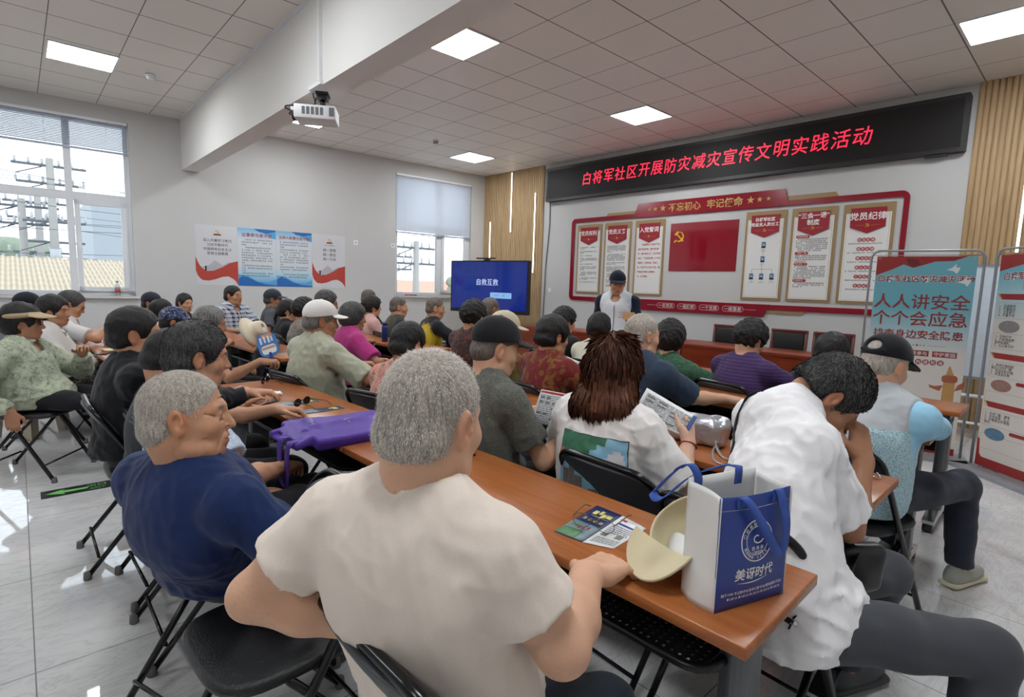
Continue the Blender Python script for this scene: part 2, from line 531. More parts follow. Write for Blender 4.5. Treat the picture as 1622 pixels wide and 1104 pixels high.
def glass_mat():
    t = NT('window glass'); t.t.nodes.remove(t.b)
    tr = t.n('ShaderNodeBsdfTransparent'); tr.inputs[0].default_value = (.95, .97, .98, 1)
    gl = t.n('ShaderNodeBsdfGlossy'); gl.inputs['Roughness'].default_value = .03
    fr = t.n('ShaderNodeFresnel'); fr.inputs[0].default_value = 1.25
    mx = t.n('ShaderNodeMixShader'); t.l(fr.outputs[0], mx.inputs[0]); t.l(tr.outputs[0], mx.inputs[1]); t.l(gl.outputs[0], mx.inputs[2])
    t.l(mx.outputs[0], t.out.inputs[0]); return t.m
M_glass = glass_mat()
for wi, (s0, s1, z0, z1) in enumerate(WIN):
    w = struct(thing('window_%d' % (wi+1), None, None))
    c0, c1 = -.125, -.06
    sm0, sm1 = (s0+.645, s0+.725) if wi != 1 else (s0+.69, s0+.80)   # mullion
    zt0, zt1 = z0+1.295, z0+1.405                                        # transom
    fr = MB(); fw = .065
    WF.box(fr, -s1, z0, -s1+fw, z1, c0, c1); WF.box(fr, -s0-fw, z0, -s0, z1, c0, c1)
    WF.box(fr, -s1, z0, -s0, z0+fw, c0, c1); WF.box(fr, -s1, z1-fw, -s0, z1, c0, c1)
    WF.box(fr, -sm1, z0, -sm0, z1, c0, c1+.004)
    WF.box(fr, -s1, zt0, -s0, zt1, c0, c1+.002)
    fr.build('window_frame', M_upvc, w)
    sa = MB(); g = .06                                                    # opening sash on the corner side
    a0, a1, b0, b1 = -sm0+.005, -s0-.065, z0+.06, zt0+.005
    for q in ((a0, b0, a0+g, b1), (a1-g, b0, a1, b1), (a0, b0, a1, b0+g), (a0, b1-g, a1, b1)): WF.box(sa, *q, c0+.02, c1+.02)
    so = sa.build('sash', M_upvc, w)
    h = MB(); WF.box(h, a0+.015, b0+.55, a0+.04, b0+.68, c1+.02, c1+.045); h.build('handle', M_white, so)
    for q in ((-s1+fw, z0+fw, -sm1, zt0), (-s1+fw, zt1, -sm1, z1-fw), (-sm0, z0+fw, -s0-fw, zt0), (-sm0, zt1, -s0-fw, z1-fw)):
        p = MB(); WF.box(p, *q, c0+.03, c0+.036); p.build('pane', M_glass, w)
    p = MB(); WF.box(p, -s1-.03, z0-.035, -s0+.05, z0, -.13, .045)
    p.build('sill', mat('sill stone', (206, 203, 199), .4, var=.03), w)
    # a portal in the opening lets the sky light be sampled well
    L = bpy.data.lights.new('window portal', 'AREA'); L.shape = 'RECTANGLE'; L.size = s1-s0; L.size_y = z1-z0; L.cycles.is_portal = True
    lo = bpy.data.objects.new('window_portal', L); COL.objects.link(lo); lo.matrix_world = WF.M(-(s0+s1)/2, (z0+z1)/2, -.2) @ Matrix.Rotation(pi, 4, 'Y').inverted() @ Matrix.Rotation(pi, 4, 'Y')
    lo.matrix_world = WF.M(-(s0+s1)/2, (z0+z1)/2, -.2) @ Matrix.Rotation(pi, 4, 'X')

# blinds
t = NT('blind slat'); t.base(lin((206, 214, 226))); t.set(.35, .0, .5)
t.b.inputs['Transmission Weight'].default_value = 0.0
M_slat = t.m
for wi, (zb, tilt, lab) in enumerate(((3.075, -30, 'white venetian blind drawn a short way down the large window'), (2.365, 62, 'white venetian blind lowered over half of the window beside the screen'))):
    s0, s1, z0, z1 = WIN[wi]
    b = thing('venetian_blind', lab, 'blind')
    m = MB(); WF.box(m, -s1+.01, z1-.035, -s0-.01, z1, -.045, .0); m.build('headrail', M_white, b)
    m = MB(); z = z1-.055; a = radians(tilt)
    while z > zb+.03:
        dy, dz = .0125*cos(a), .0125*sin(a)
        fn = WF.fn()
        vs = [fn(-s1+.015, z+dz, -.022-dy), fn(-s0-.015, z+dz, -.022-dy), fn(-s0-.015, z+.002, -.022), fn(-s1+.015, z+.002, -.022), fn(-s0-.015, z-dz, -.022+dy), fn(-s1+.015, z-dz, -.022+dy)]
        m._add(vs, [(0, 1, 2, 3), (3, 2, 4, 5)], True); z -= .0205
    m.build('slats', M_slat, b)
    m = MB(); WF.box(m, -s1+.012, zb-.012, -s0-.012, zb+.014, -.034, -.010); m.build('bottom_rail', mat('blind rail', (170, 180, 200), .4), b)
    for fa in (.14, .5, .86):
        m = MB(); x = -s1+(s1-s0)*fa; m.tube([WF.p(x, z1-.03, -.008), WF.p(x, zb, -.008)], .0016, 5); m.build('cord', M_white, b)
    m = MB(); m.tube([WF.p(-s0-.05, z1-.03, .004), WF.p(-s0-.05, z1-2.2 if wi == 0 else z1-1.5, .006)], .0022, 5); m.build('wand', M_white, b)

# ceiling light panels
t = NT('light diffuser'); t.base((.9, .9, .9)); t.b.inputs['Emission Color'].default_value = (.93, .975, 1, 1); t.b.inputs['Emission Strength'].default_value = LIGHT_STRENGTH
M_lamp = t.m
for (x, y, lab) in ((4.45, -4.6, 'square ceiling light panel just beyond the beam, largest in view'), (4.45, -1.6, 'square ceiling light panel above the wall display and LED sign'),
                    (.85, -1.6, 'square ceiling light panel in front of the small window and slatted panel'), (.85, -4.6, 'square ceiling light panel behind the hanging projector'),
                    (8.065, -1.62, 'square ceiling light panel beside the right slatted panel'), (8.05, -4.6, None), (1.24, -7.17, 'square ceiling light panel near the large window, in front of the beam'),
                    (4.84, -7.17, None), (8.44, -7.17, None), (1.24, -10.17, None), (4.84, -10.17, None), (8.44, -10.17, None)):  # rearmost row added out of view to brighten the camera end
    t = thing('ceiling_light', lab or 'unseen square ceiling light panel in the tile grid', 'ceiling light', (x+.3, y+.3, H), 0, 'ceiling light panels')
    m = MB(); 
    for q in ((-.297, -.297, .297, -.28), (-.297, .28, .297, .297), (-.297, -.28, -.28, .28), (.28, -.28, .297, .28)): m.box((q[0], q[1], -.012), (q[2], q[3], .0))
    fr0 = m.build('frame', M_white, t)
    m = MB(); m.box((-.28, -.28, -.008), (.28, .28, -.001)); m.build('diffuser', M_lamp, t)

for x, y, lab, dk in ((1.489, -6.251, 'white round smoke detector on the ceiling by the large window', 0), (1.625, -2.417, 'grey round smoke detector on the ceiling beyond the beam', 1)):
    t = thing('smoke_detector', lab, 'smoke detector', (x, y, H))
    m = MB(); m.lathe([(.05, -.001), (.055, -.02), (.05, -.024)]); m.build('mount', M_white, t)
    m = MB(); m.lathe([(.042, -.024), (.042, -.042), (.034, -.055), (.01, -.058)]); m.build('sensor_head', M_white if not dk else mat('detector grey', (150, 145, 140), .5), t)

# slatted wood cladding either side of the front wall
def wood_slat_mat():
    t = NT('light oak cladding'); v = t.coord(scale=(6, 6, .5))
    n = t.noise(v, 3, 5, .6, .6)
    t.base(t.ramp(n, [(.3, lin((168, 138, 100))), (.55, lin((184, 155, 117))), (.75, lin((194, 168, 132)))])); t.set(.5, 0, .3); return t.m
M_oak = wood_slat_mat()
def cladding(name, s0, s1, pitch=.052):
    m = MB(); n = int((s1-s0)/pitch); prof = [(0, .022)]
    for i in range(n):
        a = s0+i*pitch
        prof += [(a, .022), (a+.006, .022), (a+.008, .044), (a+.02, .05), (a+pitch-.012, .05), (a+pitch-.001, .044)]
    prof = prof[1:]+[(s1, .022)]
    vs = []; fs = []
    for a, c in prof: vs += [LF.p(a, 0.0, c), LF.p(a, H, c)]
    for i in range(len(prof)-1): fs.append((2*i, 2*i+2, 2*i+3, 2*i+1))
    m._add(vs, fs)
    LF.box(m, s0, 0, s1, H, .0, .02)
    return struct(m.build(name, M_oak))
cladding('wall_panel_left', -.05, 1.70); cladding('wall_panel_right', 8.005, 10.6)
t = NT('warm strip light'); t.base((.9, .85, .75)); t.b.inputs['Emission Color'].default_value = (1, .9, .74, 1); t.b.inputs['Emission Strength'].default_value = 2.2
M_strip = t.m
for s, z0, z1, lab in ((.215, 1.93, 2.73, 'short vertical light strip above the screen on the slatted wall'), (.842, 2.484, 3.66, 'vertical light strip reaching the ceiling on the slatted wall'),
                       (1.515, 1.67, 3.2, 'long vertical light strip right of the screen, nearest the LED sign'), (.86, .3, .86, 'low vertical light strip below the screen'), (8.47, 1.9, 3.0, 'vertical light strip on the right slatted panel')):
    o = thing('light_strip', lab, 'light', LF.p(s, z0, .05), 0, 'vertical light strips')
    M_ = LF.M(0, 0, 0).to_3x3()
    f = Frame((0, 0, 0), LF.r)
    m = MB(); f.box(m, -.018, 0, .018, z1-z0, 0, .012); m.build('channel', mat('strip channel', (120, 108, 90), .4), o)
    m = MB(); f.box(m, -.011, .004, .011, z1-z0-.004, .012, .017); m.build('diffuser', M_strip, o)

# outlets on the window wall, cable by the sign
for i, s in enumerate((2.926, 2.186)):
    o = thing('wall_socket', ('white square wall socket right of the posters', 'white square wall socket beside the small window')[i], 'socket', WF.p(-s, 2.1, 0))
    f = Frame((0, 0, 0), WF.r); m = MB(); f.box(m, -.043, -.043, .043, .043, 0, .01); m.build('plate', M_white, o)
    m = MB(); f.box(m, -.012, -.012, .012, .012, .01, .013); m.build('socket_face', mat('socket grey', (150, 150, 152), .5), o)
m = MB(); m.tube([LF.p(1.86, 3.0, .012), LF.p(1.87, 2.6, .012), LF.p(1.84, 2.2, .014), LF.p(1.80, 1.75, .012), LF.p(1.79, 1.2, .012), LF.p(1.775, .7, .012), LF.p(1.77, .02, .012)], .009, 6)
tag(m.build('cable', mat('grey cable', (120, 120, 122), .5)), 'grey cable hanging down the wall beside the slatted panel', 'cable')
o = thing('wall_socket', 'white wall socket beside the hanging cable', 'socket', LF.p(1.93, 1.35, 0)); f = Frame((0, 0, 0), LF.r); m = MB(); f.box(m, -.04, -.04, .04, .04, 0, .01); m.build('plate', M_white, o)

# ------------------------------------------------------------------ outside the windows
def outside():
    tile = NT('pale roof tiles'); v = tile.coord()
    w = tile.n('ShaderNodeTexWave', wave_type='BANDS', bands_direction='Y'); w.inputs['Scale'].default_value = 3.4; tile.l(v, w.inputs[0])
    tile.base(tile.mix(w.outputs[1], lin((150, 136, 116)), lin((182, 168, 146)))); tile.set(.8)
    h = thing('roofed_building', 'low building with pale pantiled roof outside the large window', 'building', (-8, -6.5, 0))
    m = MB()
    # the roof rises away from the window: courses of half round tiles
    nx, ny = 9, 60
    def roof(u, v_):
        x = 2.6-5.2*v_; y = -7+14*u
        st = (v_*nx) % 1.0
        return (x, y, .75+1.02*v_-.05*st+.035*abs(sin(u*ny*pi)))
    m.grid(roof, 240, 54, True); m.build('roof', tile.m, h)
    m = MB(); m.box((-2.6, -7, -.2), (2.4, 7, .8)); m.build('wall', mat('far building wall', (190, 185, 176), .8), h)
    h = thing('tower_block', 'hazy pale tower block far outside the large window', 'building', (-90, 0.4, -3))
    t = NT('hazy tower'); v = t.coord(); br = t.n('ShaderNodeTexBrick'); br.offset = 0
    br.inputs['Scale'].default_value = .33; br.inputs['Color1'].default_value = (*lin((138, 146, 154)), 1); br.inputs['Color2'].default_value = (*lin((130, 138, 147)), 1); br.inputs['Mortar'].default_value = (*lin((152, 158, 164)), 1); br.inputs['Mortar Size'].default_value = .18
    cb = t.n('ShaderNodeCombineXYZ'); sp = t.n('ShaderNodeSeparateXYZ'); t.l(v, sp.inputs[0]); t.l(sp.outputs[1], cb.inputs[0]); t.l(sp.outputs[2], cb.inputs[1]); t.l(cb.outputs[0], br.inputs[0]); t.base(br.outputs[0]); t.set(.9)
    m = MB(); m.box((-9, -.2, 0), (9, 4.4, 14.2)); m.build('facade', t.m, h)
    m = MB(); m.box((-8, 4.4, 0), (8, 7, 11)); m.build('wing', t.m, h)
    pole = mat('concrete pole', (150, 148, 144), .8); wire = mat('overhead wire', (84, 88, 94), .6); cer = mat('insulator', (170, 172, 176), .5)
    for i, (x, y, hh, lab) in enumerate(((-16, -6.45, 7.3, 'tall concrete utility pole with insulators outside the large window'), (-16.5, -7.25, 5.9, 'shorter timber utility pole with crossbars left of the tall one'), (-19, -6.75, 6.3, 'thin utility pole behind the tall one outside the large window'), (-9, 3.95, 5.0, 'utility pole tangled in wires outside the small window'), (-14, 5.9, 4.9, 'farther utility pole outside the small window'))):
        o = thing('utility_pole', lab, 'pole', (x, y, -2.0), 0, 'utility poles outside')
        m = MB(); m.tube([(0, 0, 0), (0, 0, hh)], [.17, .11], 10); m.build('shaft', pole, o)
        m = MB()
        for k, zz in enumerate((hh-.3, hh-.9, hh-2.2, hh-2.9)):
            m.box((-.04, -1.0+.1*k, zz), (.04, 1.0-.05*k, zz+.08)); m.tube([(.0, -.9, zz-.3), (0, -.2, zz)], .02, 5)
        m.build('crossarm', wire, o)
        m = MB()
        for zz in (hh-.3, hh-.9, hh-2.2):
            for yy in (-.9, -.55, -.2, .25, .6, .9): m.lathe([(.03, 0), (.05, .05), (.03, .1), (.05, .15), (.02, .2)], (0, yy, zz+.08), 7)
        m.build('insulator', cer, o)
        m = MB(); m.lathe([(.16, 0), (.16, .5)], (.25, 0, hh-3.6), 10); m.build('transformer', cer, o)
    m = MB(); r = random.Random(3)
    for i in range(15):
        z0 = 1.6+r.random()*3.6; y0 = -12; y1 = 9; x0 = -11-r.random()*9; z1 = z0+r.uniform(-1.6, 1.6)
        m.tube([(x0, y0+(y1-y0)*k/10, z0+(z1-z0)*k/10-.5*(1-(k/5-1)**2)) for k in range(11)], .009, 4)
    tag(m.build('overhead_wires', wire), 'tangle of overhead wires crossing outside the windows', 'wires', kind='stuff')
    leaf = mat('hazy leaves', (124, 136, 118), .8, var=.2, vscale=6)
    for i, (x, y, z, s, lab) in enumerate(((-27, -8.6, .6, 2.0, 'bushy tree behind the tiled roof left of the poles'), (-40, -3.2, .4, 1.5, 'bushy tree behind the tiled roof right of the poles'), (-60, 1.0, .6, 1.6, 'dark bushy tree in front of the tower block'), (-27, 19.5, .9, .9, 'small tree outside the small window'))):
        F = Field(); r = random.Random(i)
        for k in range(14): F.ell((r.uniform(-s, s)*.4, r.uniform(-s, s), r.uniform(0, s)*.9), s*r.uniform(.3, .5), k=.1)
        F.disp(lambda X, Y, Z: .12*wave3(X, Y, Z, 9)+.06*wave3(X, Y, Z, 22, 2))
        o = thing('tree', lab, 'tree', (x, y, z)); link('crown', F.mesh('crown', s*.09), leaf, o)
        m = MB(); m.tube([(0, 0, -3), (0, 0, .5)], .2, 8); m.build('trunk', mat('bark', (120, 105, 90), .9), o)
    rr = mat('red roof', (205, 150, 130), .8)
    for i, (x, y, z, lab) in enumerate(((-22, 9.0, -.75, 'red roofed house low outside the small window'), (-30, 17.5, -.6, 'farther red roofed house outside the small window'))):
        o = thing('house', lab, 'house', (x, y, -2))
        m = MB(); m.box((-3, -4, 0), (3, 4, 2.6+z)); m.build('wall', mat('far house wall', (222, 216, 208), .8), o)
        m = MB(); m.prism([(-3.3, 2.6+z), (3.3, 2.6+z), (0, 4.2+z)], -4.3, 4.3, lambda u, v, w: (u, w, v)); m.build('roof', rr, o)
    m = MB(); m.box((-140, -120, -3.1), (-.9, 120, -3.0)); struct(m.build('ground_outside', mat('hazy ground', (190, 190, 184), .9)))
outside()

# ------------------------------------------------------------------ things on the front wall
M_red = mat('crimson acrylic', (138, 22, 40), .16, var=.03, vscale=2)
M_redm = mat('crimson print', (150, 24, 40), .35, var=.03)
M_tan = mat('bronze board', (158, 132, 92), .4, .15, var=.05)
M_paper = mat('white board print', (226, 226, 224), .3, var=.01)
M_gold = mat('gold line', (196, 164, 104), .35, .3)
M_txt = mat('black ink', (40, 40, 44), .6)
M_wtxt = mat('white ink', (238, 236, 232), .5)
M_rtxt = mat('red ink', (168, 42, 38), .5)
M_yel = mat('emblem yellow', (232, 186, 44), .4)

def finish(t, loc):
    """moves a thing's base to loc, leaving its parts where they stand"""
    loc = Vector(loc); t.location = loc
    for c in t.children: c.location = c.location-loc
    return t

def emblem(fr, mb, a, b, c, s, th=.003):
    """hammer and sickle: a curved blade with a handle, crossed by a hammer"""
    out = []; inn = []
    for k in range(25):
        w = radians(-128+238*k/24); R = .5; r = .5-.17*sin(pi*min(1, (k/24)**.8))**.9
        out.append((R*cos(w), R*sin(w))); inn.append((.03+r*cos(w)*.98, r*sin(w)*.98-.0))
    for k in range(24):
        fr.poly(mb, [(a+s*x, b+s*y) for x, y in (out[k], out[k+1], inn[k+1], inn[k])], c, c+th)
    def bar(x0, y0, x1, y1, w):
        d = unit((x1-x0, y1-y0)); n = (-d[1]*w, d[0]*w)
        fr.poly(mb, [(a+s*p, b+s*q) for p, q in ((x0-n[0], y0-n[1]), (x1-n[0], y1-n[1]), (x1+n[0], y1+n[1]), (x0+n[0], y0+n[1]))], c+.0005, c+th+.001)
    bar(-.3, -.3, -.52, -.52, .07)
    bar(-.26, .26, .46, -.46, .055)
    bar(-.47, .20, -.10, .50, .10)

def star(fr, mb, a, b, c, r, th=.004):
    p = [(a+(r if k % 2 == 0 else r*.4)*sin(k*pi/5), b+(r if k % 2 == 0 else r*.4)*cos(k*pi/5)) for k in range(10)]
    for k in range(5):
        fr.poly(mb, [(a, b), p[2*k-1], p[2*k], p[2*k+1]][::-1], c, c+th)

def small_text(fr, mb, a0, a1, b, c, h, rr, fill=1.0, indent=0.0):
    """one line of print too small to read in the photo: a row of character sized marks"""
    x = a0+indent*h; end = a0+(a1-a0)*fill
    while x < end-h*.6:
        w = h*.82
        if rr.random() < .9:
            yb = b-h*.42
            for k in range(3):
                yy = yb+h*(.08+.33*k); fr.box(mb, x+(0 if rr.random() < .7 else w*.2), yy, x+w*(1 if rr.random() < .75 else .6), yy+h*.13, c, c+.0006)
            xx = x+w*rr.choice((.15, .45, .75)); fr.box(mb, xx, yb, xx+h*.13, yb+h*.85, c, c+.0007)
        x += h

def star_strip():
    pass

# LED sign
g = thing('led_sign', 'long black LED sign with red Chinese lettering above the display', 'sign')
m = MB(); 
LF.poly(m, rrect(1.83, 2.99, 7.955, 3.59, .02), 0.0, .115); m.build('case', mat('sign case', (30, 30, 32), .4), g)
m = MB(); LF.box(m, 1.875, 3.035, 7.91, 3.545, .115, .117); m.build('screen', mat('led screen', (27, 24, 24), .55, spec=.3), g)
t = NT('red led'); t.base(lin((200, 10, 30))); t.b.inputs['Emission Color'].default_value = (1, .02, .055, 1); t.b.inputs['Emission Strength'].default_value = .65
M_led = t.m
for i, ch in enumerate('白将军社区开展防灾减灾宣传文明实践活动'):
    o = LF.text(ch, 2.80+i*.2318, 3.305, .118, .232, M_led, g, ext=.0008, offset=.0, shear=.12, xs=.93)
m = MB(); LF.box(m, 7.6, 2.965, 7.8, 2.99, .03, .1); m.build('bracket', M_black, g)
finish(g, LF.p(4.89, 2.99, 0))

# wall display: red outline with title bars
g = thing('wall_display_frame', 'crimson outline frame with gold title bar on the front wall', 'wall display')
def ring_frame(m, o, i, c0, c1):
    n = len(o)
    for k in range(n): LF.poly(m, [o[k], o[(k+1) % n], i[(k+1) % n], i[k]], c0, c1)
m = MB(); ring_frame(m, rrect(2.43, 1.183, 7.50, 2.642, .085, 6), rrect(2.50, 1.253, 7.445, 2.572, .03, 6), .0, .022); m.build('outline', M_red, g)
m = MB(); LF.poly(m, [(3.755, 2.575), (6.19, 2.575), (6.105, 2.797), (3.835, 2.797)], .0, .03); hb = m.build('title_bar', M_red, g)
for body, x in (('不忘初心', 4.66), ('牢记使命', 5.29)): LF.text(body, x, 2.688, .03, .135, mat('gold lettering', (190, 160, 92), .4, .2), hb, ext=.004, offset=.002, space=1.0)
m = MB()
for x, r in ((4.05, .032), (4.162, .042), (4.296, .056), (5.668, .056), (5.792, .042), (5.91, .032)): star(LF, m, x, 2.688, .03, r)
m.build('stars', mat('gold lettering', (190, 160, 92), .4, .2), hb)
m = MB(); LF.poly(m, [(3.755, 1.255), (6.19-.15, 1.255), (5.955, 1.082), (4.0, 1.082)][::-1], .0, .03); fb = m.build('lower_bar', M_red, g)
M_pink = mat('pale lettering', (214, 190, 192), .5)
for i, body in enumerate(('一名党员', '一面旗帜', '一个支部', '一座堡垒')):
    x = 4.448+.36*i
    LF.text(body, x, 1.17, .03, .064, M_pink, fb, ext=.0015, offset=.001)
    m = MB(); o = rrect(x-.155, 1.13, x+.155, 1.21, .0399, 5); ii = rrect(x-.150, 1.135, x+.150, 1.205, .0349, 5); ring_frame(m, o, ii, .03, .0315); m.build('pill_outline', M_pink, fb)
m = MB(); LF.box(m, 4.11, 1.1685, 4.29, 1.1715, .03, .0315); LF.box(m, 5.685, 1.1685, 5.86, 1.1715, .03, .0315); m.build('rule_line', M_pink, fb)
m = MB()
for pts in ([(3.19, 2.642), (3.76, 2.642), (3.775, 2.69), (3.23, 2.69)], [(6.165, 2.642), (6.76, 2.642), (6.72, 2.70), (6.145, 2.70)], [(5.985, 1.183), (6.50, 1.183), (6.45, 1.138), (5.97, 1.138)][::-1], [(3.44, 1.183), (3.97, 1.183), (3.98, 1.138), (3.49, 1.138)][::-1]): LF.poly(m, pts, 0, .015)
m.build('bronze_bar', M_tan, g)
finish(g, LF.p(4.96, 1.08, 0))

# six notice boards
BW = [('党员权利', 2.572, 3.113), ('党员义务', 3.173, 3.722), ('入党誓词', 3.795, 4.345), ('白将军社区\n党总支人员分工', 5.618, 6.162), ('“三会一课”\n制度', 6.227, 6.768), ('党员纪律', 6.833, 7.376)]
OATH = ['我志愿加入中国共产党，', '拥护党的纲领，遵守党的章', '程，履行党员义务，执行党的', '决定，严守党的纪律，保守党', '的秘密，对党忠诚，积极工', '作，为共产主义奋斗终身，随', '时准备为党和人民牺牲一', '切，永不叛党。']
BL = ['leftmost bronze framed notice board of the wall display, black print', 'bronze framed notice board behind the standing presenter', 'bronze framed notice board with red oath text left of the flag panel', 'bronze framed notice board with small portrait photos right of the flag panel', 'bronze framed notice board with four red section pills', 'bronze framed notice board with six rows of red discs, half behind the banner']
rr = random.Random(5)
for bi, (title, s0, s1) in enumerate(BW):
    g = thing('notice_board', BL[bi], 'notice board', group='notice boards of the wall display')
    z0, z1 = 1.31, 2.527; w = s1-s0; c = .012
    m = MB(); LF.poly(m, rrect(s0, z0, s1, z1, .012, 2), 0, c); m.build('backing', M_tan, g)
    m = MB(); i0, i1 = s0+.035, s1-.035; zt = z1-.115
    LF.poly(m, [(i0, z0+.035), (i1, z0+.035), (i1, zt), (i1-.06, zt), (i1-.06, zt+.0), (i0+.06, zt), (i0, zt)], c, c+.008); pan = m.build('panel', M_paper, g)
    m = MB(); q = .014
    for a, b, a2, b2 in ((i0+q, z0+.035+q, i0+q+.003, zt-q), (i1-q-.003, z0+.035+q, i1-q, zt-q), (i0+q, z0+.035+q, i1-q, z0+.038+q), (i0+q, zt-q-.003, i1-q, zt-q)): LF.box(m, a, b, a2, b2, c+.008, c+.009)
    m.build('gold_line', M_gold, pan)
    p0, p1 = s0+w*.16, s1-w*.16; mid = (s0+s1)/2
    m = MB(); LF.poly(m, [(p0, z1-.055), (p0, z1-.285), (mid, z1-.36), (p1, z1-.285), (p1, z1-.055)], c+.008, c+.022); pen = m.build('pennant', M_redm, g)
    ll = title.split('\n')
    for k, tl in enumerate(ll):
        sz = .098 if len(ll) == 1 else (.053 if bi == 3 else .076)
        if bi < 3: sz = .088
        LF.text(tl, mid, z1-.155 if len(ll) == 1 else (z1-.115-.068*k if bi == 3 else z1-.105-.085*k), c+.022, sz, M_wtxt, pen, ext=.001, offset=.0015)
    m = MB(); emblem(LF, m, mid, z1-.262, c+.022, .036, .002); m.build('emblem', M_yel, pen)
    m = MB(); LF.box(m, p0+.06, z1-.264, mid-.035, z1-.262, c+.022, c+.023); LF.box(m, mid+.035, z1-.264, p1-.06, z1-.262, c+.022, c+.023); m.build('rule_line', M_gold, pen)
    a0, a1 = i0+.045, i1-.045; m = MB(); zc = c+.0085
    if bi == 0:
        z = 2.125
        for n in (1, .3, 0, 1, .2, 0, .7, 0, 1, 1, .2, 0, .75, 0, 1, 1, .3, 0, 1, 1, .4, 0, 1, .5, 0, .95):
            if n: small_text(LF, m, a0, a1, z, zc, .021, rr, n, 1.5 if n == 1 and rr.random() < .5 else 0)
            z -= .0245
        m.build('fine_print', M_txt, pan)
    elif bi == 1:
        z = 2.13
        for n in (1, 1, 1, 1, .3, 0, 1, 1, 1, 1, .9, 0, 1, .5, 0, 1, 1, 1, .7, 0, 1, 1, .6, 0, 1, 1, .7, 0, 1, 1):
            if n: small_text(LF, m, a0, a1, z, zc, .021, rr, n)
            z -= .0235
        m.build('fine_print', M_txt, pan)
    elif bi == 2:
        for k, ln in enumerate(OATH):
            LF.text(ln, i0+.045+(.07 if k == 0 else 0), 2.135-k*.073, zc, .0345, M_rtxt, pan, ext=.0004, offset=.0006, align='LEFT', xs=.93)
    elif bi == 3:
        pm = []
        for x, z in ((mid, 2.067), (mid, 1.873), (mid-.138, 1.637), (mid, 1.637), (mid+.14, 1.637)):
            m2 = MB(); LF.box(m2, x-.03, z-.042, x+.03, z+.042, zc, zc+.001); ph = m2.build('portrait_photo', mat('photo blue', (92, 150, 196), .4), pan)
            m2 = MB(); LF.poly(m2, [(x-.028, z-.042), (x+.028, z-.042), (x+.022, z-.016), (x-.022, z-.016)], zc+.001, zc+.0015); LF.poly(m2, [(x+.017*cos(k*pi/8), z+.016+.021*sin(k*pi/8)) for k in range(16)], zc+.001, zc+.0016); m2.build('suit_and_hair', mat('suit black', (32, 32, 36), .6), ph)
            m2 = MB(); LF.poly(m2, [(x+.012*cos(k*pi/8), z+.009+.017*sin(k*pi/8)) for k in range(16)], zc+.0016, zc+.002); m2.build('face', mat('photo skin', (206, 168, 144), .5), ph)
            small_text(LF, m, x-.022, x+.024, z-.062, zc, .014, rr); small_text(LF, m, x-.034, x+.034, z-.08, zc, .014, rr)
        m.build('fine_print', mat('grey ink', (130, 130, 132), .6), pan)
        m = MB()
        for q in ((mid-.0015, 1.935, mid+.0015, 1.985), (mid-.0015, 1.68, mid+.0015, 1.79), (mid-.138, 1.735, mid+.14, 1.738), (mid-.139, 1.68, mid-.136, 1.737), (mid+.138, 1.68, mid+.141, 1.737)): LF.box(m, *q, zc, zc+.0008)
        m.build('chart_lines', M_txt, pan)
    elif bi == 4:
        z = 2.165; pills = []
        for n in ('P', 1, 1, 1, 1, 1, 1, .8, 'P', 1, 1, 1, .35, 'P', 1, 1, 1, 1, 1, 1, .6, 'P', 1, 1, .3):
            if n == 'P':
                z -= .008; m2 = MB(); LF.poly(m2, rrect(i0+.04, z-.019, i0+.205, z+.017, .0175, 4), zc, zc+.0012); pl = m2.build('section_pill', M_rtxt, pan)
                m2 = MB(); small_text(LF, m2, i0+.055, i0+.195, z, zc+.0012, .019, rr); m2.build('fine_print', M_wtxt, pl); z -= .034
            else:
                small_text(LF, m, a0, a1, z, zc, .020, rr, n, 1.5 if rr.random() < .2 else 0); z -= .0245
        m.build('fine_print', M_txt, pan)
    else:
        for k, tl in enumerate(('政治纪律', '组织纪律', '廉洁纪律', '群众纪律', '工作纪律', '生活纪律')):
            z = 2.091-.1114*k
            for q, ch in enumerate(tl):
                x = mid-.069+.046*q; m2 = MB(); LF.poly(m2, [(x+.0255*cos(w*pi/8), z+.0255*sin(w*pi/8)) for w in range(16)], zc, zc+.001+.0002*q); ds = m2.build('red_disc', M_rtxt, pan)
                LF.text(ch, x, z, zc+.0022, .034, M_wtxt, ds, ext=.0003)
            small_text(LF, m, a0-.01+rr.random()*.03, a1-.02, z-.046, zc, .018, rr)
        m.build('fine_print', M_txt, pan)
    finish(g, LF.p(mid, z0, 0))

g = thing('flag_panel', 'glossy crimson flag panel with yellow emblem in the wall display', 'panel')
t = NT('glossy flag acrylic'); t.base(lin((140, 20, 38))); t.set(.06, 0, .6); t.b.inputs['Coat Weight'].default_value = .6; t.b.inputs['Coat Roughness'].default_value = .03
m = MB(); LF.box(m, 4.445, 1.712, 5.515, 2.441, .0, .012); m.build('sheet', t.m, g)
m = MB(); emblem(LF, m, 4.60, 2.235, .012, .155, .006); m.build('emblem', M_yel, g)
finish(g, LF.p(4.98, 1.712, 0))

